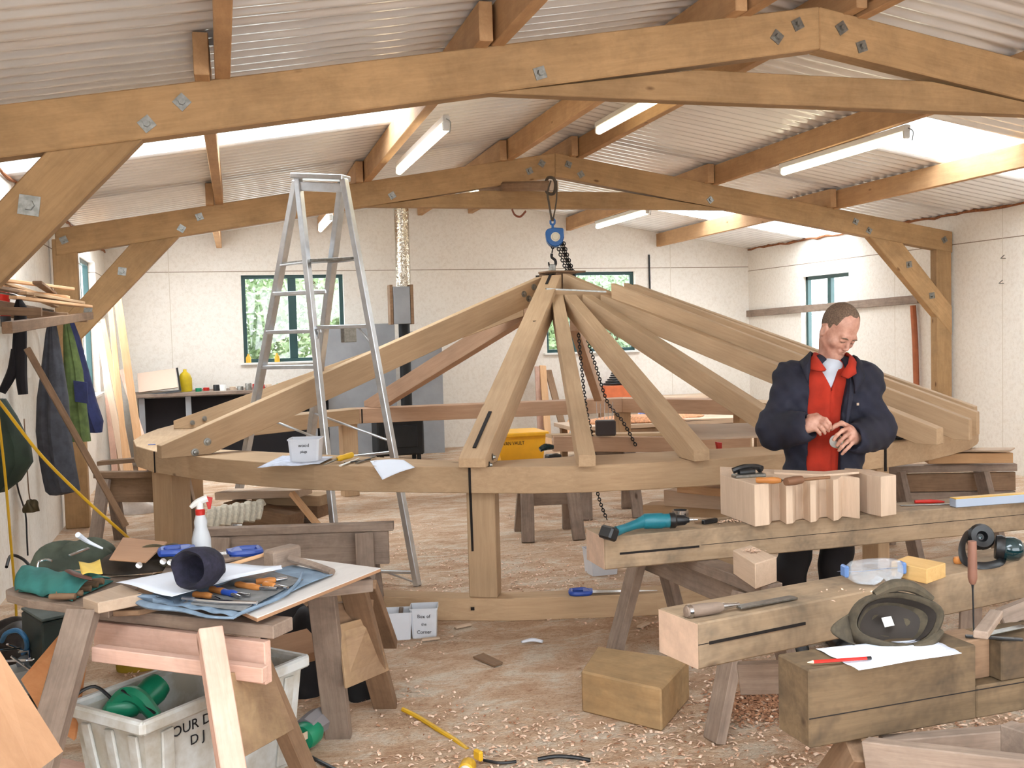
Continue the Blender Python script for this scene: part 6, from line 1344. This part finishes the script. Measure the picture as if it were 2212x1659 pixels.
# hidden trunk and legs, then head, arms and hands, all one skin
S1.cap(chest+[0, 0, .06], pel, .09, .10, .05); S1.cap(hl*.6+hr*.4+[0, .02, -.02], hr*.6+hl*.4+[0, .02, -.02], .055, .055, .05)
for a, b_ in ((pel+[-.07, 0, -.03], kneeL), (pel+[.07, 0, -.03], kneeR)): S1.cap(a, b_, .075, .05, .04)
for a, b_ in ((kneeL, ftL), (kneeR, ftR)): S1.cap(a, b_, .05, .035, .03); S1.cap(b_, b_+[0, -.14, -.015], .035, .03, .03)
for sh_, el_, wr_ in ((shL, elL, wrL), (shR, elR, wrR)): S1.cap(sh_, el_, .05, .04, .03); S1.cap(el_, wr_, .038, .027, .03)
S1.cap(neck+[0, .01, -.03], H(0, -.03, -.045), .058, .053, .03)
S1.ell(H(0, -.014, .03), (.075, .096, .094), RH, .02)          # cranium
S1.ell(H(0, .016, -.035), (.064, .072, .078), RH, .03)         # face mass
S1.ell(H(0, .040, -.088), (.040, .042, .034), RH, .025)        # jaw
for e in (-1, 1):
    S1.cap(H(e*.052, .0, -.062), H(e*.018, .068, -.103), .016, .014, .025)
    S1.ell(H(e*.045, .055, -.038), (.02, .02, .018), RH, .025)  # cheek
S1.ell(H(0, .078, -.106), (.019, .014, .014), RH, .018)        # chin
S1.cap(H(-.034, .078, .008), H(.034, .078, .008), .0125, .0125, .016)  # brow ridge
for e in (-1, 1):
    S1.ell(H(e*.031, .096, -.012), (.017, .016, .0115), RH, .012, 's')
    S1.ell(H(e*.031, .074, -.013), (.0135, .0125, .0115), RH, .004)
    S1.cap(H(e*.018, .086, -.006), H(e*.045, .078, -.008), .0042, .0038, .006)
S1.cap(H(0, .084, .0), H(0, .104, -.040), .0075, .0105, .012)
for e in (-1, 1): S1.ell(H(e*.010, .097, -.046), (.0075, .009, .007), RH, .008)
S1.ell(H(0, .086, -.066), (.024, .010, .008), RH, .012); 
S1.cap(H(-.017, .0895, -.0665), H(.017, .0895, -.0665), .0042, .0042, .004); S1.cap(H(-.014, .0885, -.0765), H(.014, .0885, -.0765), .005, .005, .004)
S1.cap(H(-.021, .096, -.0715), H(.021, .096, -.0715), .0030, .0030, .004, 's')
for e in (-1, 1):
    S1.ell(H(e*.078, -.010, -.022), (.009, .019, .031), RH, .006); S1.ell(H(e*.086, -.006, -.018), (.006, .010, .018), RH, .005, 's'); S1.cap(H(e*.082, -.028, .0), H(e*.082, -.012, .012), .006, .006, .006)
# hands
def finger(pts, r0, r1, k=.006):
    P = [Lp(*p) for p in pts]; m = len(P)-1
    for i in range(m): S1.cap(P[i], P[i+1], r0+(r1-r0)*i/m, r0+(r1-r0)*(i+1)/m, k, m=.03)
a = Lp(1756, 914, -.25); S1.ell(a, (.036, .020, .034), None, .02); S1.cap(wrL, a, .026, .026, .02)
S1.cap(Lp(1768, 902, -.262), Lp(1758, 926, -.262), .014, .012, .012)
finger([(1770, 901, -.265), (1784, 906, -.285), (1792, 915, -.285), (1795, 925, -.275)], .0098, .0075)
finger([(1767, 908, -.268), (1779, 915, -.29), (1787, 924, -.288), (1790, 931, -.278)], .0098, .0075)
finger([(1763, 916, -.268), (1773, 923, -.286), (1779, 930, -.28), (1782, 936, -.27)], .0092, .0072)
finger([(1758, 923, -.264), (1765, 930, -.276), (1770, 935, -.272), (1772, 939, -.262)], .0085, .0065)
finger([(1748, 900, -.235), (1764, 897, -.245), (1780, 908, -.255), (1791, 922, -.262)], .012, .0085)
a = Lp(1836, 938, -.25); S1.ell(a, (.026, .020, .043), None, .02); S1.cap(wrR+[.02, .03, 0], a, .028, .028, .02)
finger([(1833, 924, -.265), (1820, 930, -.292), (1808, 940, -.296), (1801, 950, -.288)], .0098, .0078)
finger([(1838, 934, -.268), (1826, 942, -.295), (1815, 953, -.298), (1808, 962, -.288)], .0100, .0078)
finger([(1841, 945, -.266), (1829, 955, -.29), (1819, 965, -.292), (1812, 973, -.282)], .0096, .0076)
finger([(1843, 956, -.260), (1833, 966, -.278), (1825, 974, -.278), (1819, 981, -.27)], .0088, .0068)
finger([(1830, 920, -.245), (1818, 914, -.25), (1806, 919, -.262), (1796, 927, -.262)], .0125, .0088)
man = S1.build('person', M_SKIN, None, 2)
tag(man, 'person in navy jacket and red fleece, head bowed, opening a small tin', 'person')
# short receding hair
S2 = SDF(HC-.16, HC+.16, .0034)
S2.ell(H(0, -.015, .031), (.0775, .0975, .0965), RH, .01); 
X, Y, Z = S2.grid(); px_, py_, pz_ = X-HC[0], Y-HC[1], Z-HC[2]
s_, f_, u_ = [(px_*q[0]+py_*q[1]+pz_*q[2])/KR for q in (sv, fv, uv)]
fr1 = f_-(.030+.020*np.exp(-(s_/.022)**2)+.012*np.clip(-(u_-.02)/.05, -1, 1)*0)-np.clip((.062-u_)*.35, -.02, .03)*(-1.0)
side = -(u_+.028+.35*np.clip(f_+.02, -.05, .2)*-1)
cut = np.maximum(f_-(.034+.016*np.exp(-(s_/.02)**2)), -(u_+.035+.5*np.clip(-f_-.0, 0, .1)))
side2 = np.maximum(f_-.016, -(u_+.030)); top = np.maximum(f_-(.046-.0*s_), -(u_-.052))
reg = np.minimum(np.maximum(cut, 0*s_+(-(u_-.035))), side2)
S2.F = np.maximum(S2.F, reg+.0025*np.sin(260*s_+40*f_)*.6).astype(np.float32)
M_HAIR, n, l, b = newmat('short_brown_hair'); tc = n.new('ShaderNodeTexCoord'); t = noise(n, l, tc.outputs['Object'], 160, 3, .8)
r = ramp(n, [(.35, lin(78, 60, 48)), (.65, lin(128, 104, 84))]); l.new(t.outputs[0], r.inputs[0]); l.new(r.outputs[0], b.inputs['Base Color']); b.inputs['Roughness'].default_value = .8
S2.build('hair', M_HAIR, man, 2)
for e in (-1, 1):
    q = [H(e*x, y, z) for x, y, z in ((.014, .0935, .004), (.026, .0945, .009), (.040, .090, .008), (.048, .082, .004))]
    o_ = tube('eyebrow', [M_MAN@V(p) for p in q], [.002, .0032, .003, .0015], M_HAIR, man, sides=6)
    tube('eyelid_line', [M_MAN@V(H(e*x, y, z)) for x, y, z in ((.019, .0865, -.0145), (.031, .0895, -.0165), (.043, .0835, -.0150))], .0013, M_HAIR, man, sides=5)
# clothes
def torso(S, g, k=.05):
    S.ell((neck+[0, .0, -.05])*1, (.13+g, .10+g, .07+g), None, k)
    S.cap(hl+[.0, 0, -.03], hr+[0, 0, -.03], .075+g, .075+g, k)
    S.ell(Lp(1782, 870, .05), (.165+g, .115+g, .16+g), None, k); S.ell(Lp(1780, 960, .04), (.165+g, .12+g, .17+g), None, k); S.ell(Lp(1780, 1040, .04), (.172+g, .125+g, .14+g), None, k)
TS = SDF((-.34, -.3, .8), (.34, .3, 1.66), .006); torso(TS, -.014); TS.ell(neck+[0, -.03, -.085], (.10, .072, .09), None, .03); TS.cap(neck+[0, -.015, -.12], neck+[.0, -.022, .012], .076, .068, .02); TS.build('tshirt', plain('white_tshirt', lin(206, 212, 222), .9, 0, .05, 20), man, 1)
FL = SDF((-.36, -.34, .72), (.36, .34, 1.66), .0055); torso(FL, .004)
FL.cap(neck+[0, .0, -.05], neck+[0, .01, .030], .080, .082, .03)
X, Y, Z = FL.grid()
FL.F += (.004*np.sin(38*X+9*Z)*np.sin(14*Z+2)+.003*np.sin(70*X-20*Z)).astype(np.float32)
ap = Lp(1799, 842, -.1); xo = Lp(1800, 770, -.1)
V_ = np.maximum(np.abs(X-(ap[0]+.05*(Z-ap[2]))) - np.clip((Z-ap[2])*.42, -.05, .055), Y-(neck[1]-.015))
FL.F = np.maximum(FL.F, -V_).astype(np.float32)
zl = Lp(1800, 850, -.1)
FL.F += (.006*np.exp(-((X-(ap[0]-.02*(ap[2]-Z)))/.006)**2)*(Z < ap[2])*(Y < 0)).astype(np.float32)
FL.build('red_fleece', plain('red_fleece_cloth', lin(182, 46, 22), .9, 0, .18, 14, .4), man, 1)
# collar points of the fleece
M_NAVJ = plain('navy_work_jacket', lin(34, 34, 50), .85, 0, .35, 9, .3)
def flap(name, pts, mat, th=.010):
    P = [M_MAN@V(Lp(*p)) for p in pts]; o = prism(name, P, CF*th, mat, man, bev=.003); return o
M_RF = bpy.data.materials['red_fleece_cloth']
def collar(pts_top, pts_bot, mat, nm='collar', th=.012):
    rows = []
    for t in (0, .35, .7, 1): rows.append([M_MAN@V(tuple(Lp(*a)*(1-t)+Lp(*b_)*t+np.array([0, -.012*math.sin(PI*t), 0]))) for a, b_ in zip(pts_top, pts_bot)])
    return bridge(nm, rows, mat, man, closed=False, solid=th)
collar([(1776, 770, .07), (1765, 762, .03), (1760, 762, -.03), (1769, 778, -.085), (1784, 800, -.12)], [(1752, 775, .09), (1746, 778, .03), (1746, 785, -.05), (1752, 798, -.115), (1768, 802, -.14)], M_RF)
collar([(1818, 770, .07), (1828, 762, .03), (1836, 768, -.03), (1832, 786, -.085), (1816, 812, -.12)], [(1842, 776, .09), (1848, 780, .03), (1852, 790, -.05), (1848, 808, -.115), (1832, 818, -.14)], M_RF)
collar([(1770, 776, .10), (1756, 762, .05), (1752, 760, -.01), (1750, 775, -.08), (1748, 800, -.12)], [(1760, 790, .14), (1735, 778, .09), (1728, 782, -.02), (1735, 800, -.12), (1744, 826, -.155)], M_NAVJ, 'collar', .012)
collar([(1828, 778, .10), (1842, 768, .05), (1850, 772, -.01), (1850, 790, -.08), (1842, 815, -.12)], [(1838, 795, .14), (1864, 790, .09), (1872, 800, -.02), (1864, 822, -.12), (1846, 850, -.155)], M_NAVJ, 'collar', .012)
JK = SDF((-.46, -.44, .70), (.46, .36, 1.66), .0056); torso(JK, .026, .06)
JK.cap(neck+[0, .02, -.05], neck+[0, .035, .030], .088, .086, .03)
JK.cap(neck+[-.02, .02, -.03], shL+[.0, 0, .02], .062, .072, .04); JK.cap(neck+[.02, .02, -.03], shR+[0, 0, .02], .062, .072, .04)
JK.cap(shL, elL, .082, .078, .05); JK.cap(elL, wrL+[-.015, .01, 0], .088, .066, .05)
JK.cap(shR, elR, .082, .078, .05); JK.cap(elR, wrR+[.02, .015, 0], .088, .066, .05)
JK.cap(wrL+[.012, -.012, 0], Lp(1757, 914, -.26), .050, .052, .01, 's'); JK.cap(wrR+[-.01, -.012, 0], Lp(1830, 935, -.27), .050, .052, .01, 's')
X, Y, Z = JK.grid()
JK.F += (.007*np.sin(30*Z+18*X+3*np.sin(12*X))*np.sin(9*X+4*Y+1)+.0045*np.sin(64*Z-34*X+20*Y)*np.sin(15*Z+1)+.003*np.sin(90*X+60*Z)).astype(np.float32)
za = [Lp(1800, y, -.15)[2] for y in (1040, 960, 881, 827, 796, 765)]
xl = np.interp(Z, za, [Lp(x, 800, -.15)[0] for x in (1745, 1750, 1753, 1756, 1756, 1760)]); xr = np.interp(Z, za, [Lp(x, 800, -.15)[0] for x in (1812, 1818, 1826, 1838, 1842, 1838)])
op = np.maximum(np.maximum(xl-X, X-xr), Y-(chest[1]-.045)); 
arm = np.minimum(np.abs(X)*0+1, 1)
JK.F = np.maximum(JK.F, -np.where(Y > -.5, op, 1)).astype(np.float32)
# sleeves cross the opening in front: put the forearms back
JK.cap(elL, wrL+[-.015, .01, 0], .082, .062, .02); JK.cap(elR, wrR+[.02, .015, 0], .082, .062, .02)
JK.cap(wrL+[.010, -.012, 0], Lp(1757, 914, -.26), .046, .05, .01, 's'); JK.cap(wrR+[-.008, -.012, 0], Lp(1830, 935, -.27), .046, .05, .01, 's')
jk_ = JK.build('jacket', M_NAVJ, man, 1)
flap('lapel', [(1838, 814, -.155), (1843, 860, -.16), (1832, 920, -.17), (1826, 915, -.17), (1832, 860, -.16)], M_NAVJ, .012)
box('badge', M_MAN@V(Lp(1853, 873, -.14)), .012, .004, .012, M_PALE, man, bev=0)
TR = SDF((-.3, -.3, .05), (.3, .3, 1.05), .009)
TR.ell(pel+[0, 0, -.02], (.17, .12, .15), None, .05)
for a, b_, c_ in ((pel+[-.085, 0, -.06], kneeL, ftL), (pel+[.085, 0, -.06], kneeR, ftR)): TR.cap(a, b_, .098, .072, .04); TR.cap(b_, c_+[0, 0, .05], .072, .066, .03)
X, Y, Z = TR.grid(); TR.F += (.006*np.sin(40*Z+10*X)*np.sin(16*X+3)).astype(np.float32)
TR.build('trousers', plain('black_trousers', lin(28, 26, 30), .85, 0, .3, 10), man, 1)
SHO = SDF((-.35, -.35, -.02), (.35, .2, .2), .006)
for q in (ftL, ftR): SHO.cap(q+[0, .03, 0], q+[0, -.17, -.01], .05, .045, .03)
SHO.F = np.maximum(SHO.F, (.003-SHO.grid()[2])+0*SHO.F).astype(np.float32); SHO.build('boots', M_BLACK, man, 1)
# the small tin in the hands
tn = thing('small_tin_can', 'small round metal tin held between the hands of the person', 'tin', M_MAN@V(Lp(1806, 955, -.265)))
tcn = M_MAN@V(Lp(1808, 954, -.262)); tax = (M_MAN.to_3x3()@V((-.62, -.72, .18))).normalized()
lathe('body', [(.0, -.022), (.031, -.022), (.032, -.02), (.032, .016), (.030, .018), (.0, .016)], tcn, tax, M_CHROME, tn, 24)
lathe('label', [(.0325, -.016), (.0325, .010)], tcn, tax, plain('cream_tin_label', lin(206, 196, 160), .5), tn, 24)
# ------------------------------------------------------------ shavings and odds and ends on the floor
def chips(name, label, n, region, mat, smin, smax, seed):
    rnd = random.Random(seed); vs = []; fs = []
    for i in range(n):
        x, y = region(rnd)
        s = rnd.uniform(smin, smax); a = rnd.uniform(0, 2*PI); cu = rnd.uniform(.15, .5); w_ = s*rnd.uniform(.35, .8); z0 = rnd.uniform(.001, .006)
        ca, sa = math.cos(a), math.sin(a); tl = rnd.uniform(-.3, .3); b = len(vs)
        for j in range(4):
            t = (j/3-.5)*2; xx = s*t*(1-cu*.4*t*t); zz = z0+s*cu*(1-t*t)*rnd.uniform(.6, 1)
            for e in (-1, 1):
                yy = e*w_/2; vs.append((x+xx*ca-yy*sa, y+xx*sa+yy*ca, max(.001, zz+tl*yy)))
        for j in range(3): fs.append((b+2*j, b+2*j+1, b+2*j+3, b+2*j+2))
    o = link(name, mesh(vs, fs), mat); tag(o, label, 'wood shavings', kind='stuff'); return o
def chipmat(nm, c1, c2):
    m, n, l, b = newmat(nm); tc = n.new('ShaderNodeTexCoord'); t = noise(n, l, tc.outputs['Object'], 60, 2, .5); r = ramp(n, [(.35, c1), (.65, c2)])
    l.new(t.outputs[0], r.inputs[0]); l.new(r.outputs[0], b.inputs['Base Color']); b.inputs['Roughness'].default_value = .8; return m
M_CH1 = chipmat('pale_shaving', lin(214, 168, 136), lin(248, 222, 200)); M_CH2 = chipmat('brown_shaving', lin(146, 98, 68), lin(200, 148, 112))
def near(r):
    while True:
        y = 2.6+6.2*r.random()**1.7; x = r.uniform(-.6, 4.6)
        q = math.sin(x*3.1+y*1.3)+math.sin(x*1.3-y*2.2+1)+.8*math.sin(x*6+y*5)
        if q+r.uniform(-1.4, 1.4) > .2 or y < 3.9: return x, y
chips('floor_shavings', 'pale plane shavings strewn over the workshop floor', 15000, near, M_CH1, .007, .019, 1)
chips('floor_shavings', 'scattered darker brown shavings among the pale ones on the floor', 4500, near, M_CH2, .005, .014, 2)
c0_ = at(1640, 1525, z=0)
chips('shavings_drift', 'drift of brown shavings beside the leg of the middle sawhorse', 900, lambda r: (c0_.x+r.gauss(0, .12), c0_.y+r.gauss(0, .10)), M_CH2, .010, .02, 3)
def onto(name, label, n, c, rx, ry, z, seed, mat=M_CH1):
    o = chips(name, label, n, lambda r: (c.x+r.gauss(0, rx), c.y+r.gauss(0, ry)), mat, .005, .011, seed); o.location.z = z; return o
onto('block_shavings', 'little heap of shavings on the small pale block', 60, at(1628, 1190, z=.735), .018, .018, .733, 5)
onto('beam_shavings', 'curled shavings on the furthest beam below the carved block', 60, at(1568, 1128, z=ZA), .04, .02, ZA+.001, 6)
onto('board_shavings', 'few chips on the middle beam near the goggles', 14, at(1880, 1275, z=ZA), .10, .03, ZA+.001, 7)
tag(prism('thin_offcut', [at(x, y, z=.014) for x, y in ((1022, 1418), (1068, 1437), (1086, 1430), (1044, 1410))], (0, 0, -.008), M_BROWN, None, bev=0), 'small thin brown offcut lying alone on the floor in the middle', 'offcut')
tag(tube('paper_roll', [at(1127, 1387, z=.015), at(1150, 1382, z=.02), at(1172, 1386, z=.015)], [.010, .016, .012], M_PAPER, None, flat=.6), 'crumpled white scrap on the floor in the middle', 'paper')
pg = thing('yellow_plug', 'yellow industrial cable connector on the floor at the bottom of the picture', 'plug', at(1012, 1650, z=.03))
p0 = at(1003, 1672, z=.03); p1 = at(1018, 1640, z=.035); dd = (p1-p0).normalized()
lathe('grey_sleeve', [(.018, -.05), (.022, -.02), (.024, .02)], p0, dd, M_WHITE, pg, 16); lathe('yellow_body', [(.024, 0), (.030, .006), (.030, .055), (.026, .06), (.0, .058)], p0+dd*.018, dd, M_YEL, pg, 16)
box('hinged_cap', p1+V((.028, 0, .012)), .02, .045, .04, M_YEL, pg, rz=.4, bev=.006)
tag(tube('black_cable', [at(1045, 1642, z=.012), at(1080, 1648, z=.012), at(1115, 1645, z=.01)], .006, M_BLACK, None), 'short stretch of black cable right of the yellow connector', 'cable')
tag(tube('black_cable', [at(1162, 1640, z=.012), at(1200, 1634, z=.016), at(1240, 1636, z=.014), at(1275, 1642, z=.01)], .008, M_BLACK, None), 'curved black cable at the bottom centre of the picture', 'cable')
for i, (x, y) in enumerate([(930, 1300+80), (1000, 1352), (1390, 1350)]):
    tag(box('thin_offcut', at(x, y, z=.012), .10, .03, .012, M_PALE, rz=.3*i), ['little pale chip of wood by the floor tubs', 'little pale chip of wood in front of the sill under the near post', 'little pale chip of wood in front of the sill at its right'][i], 'offcut')
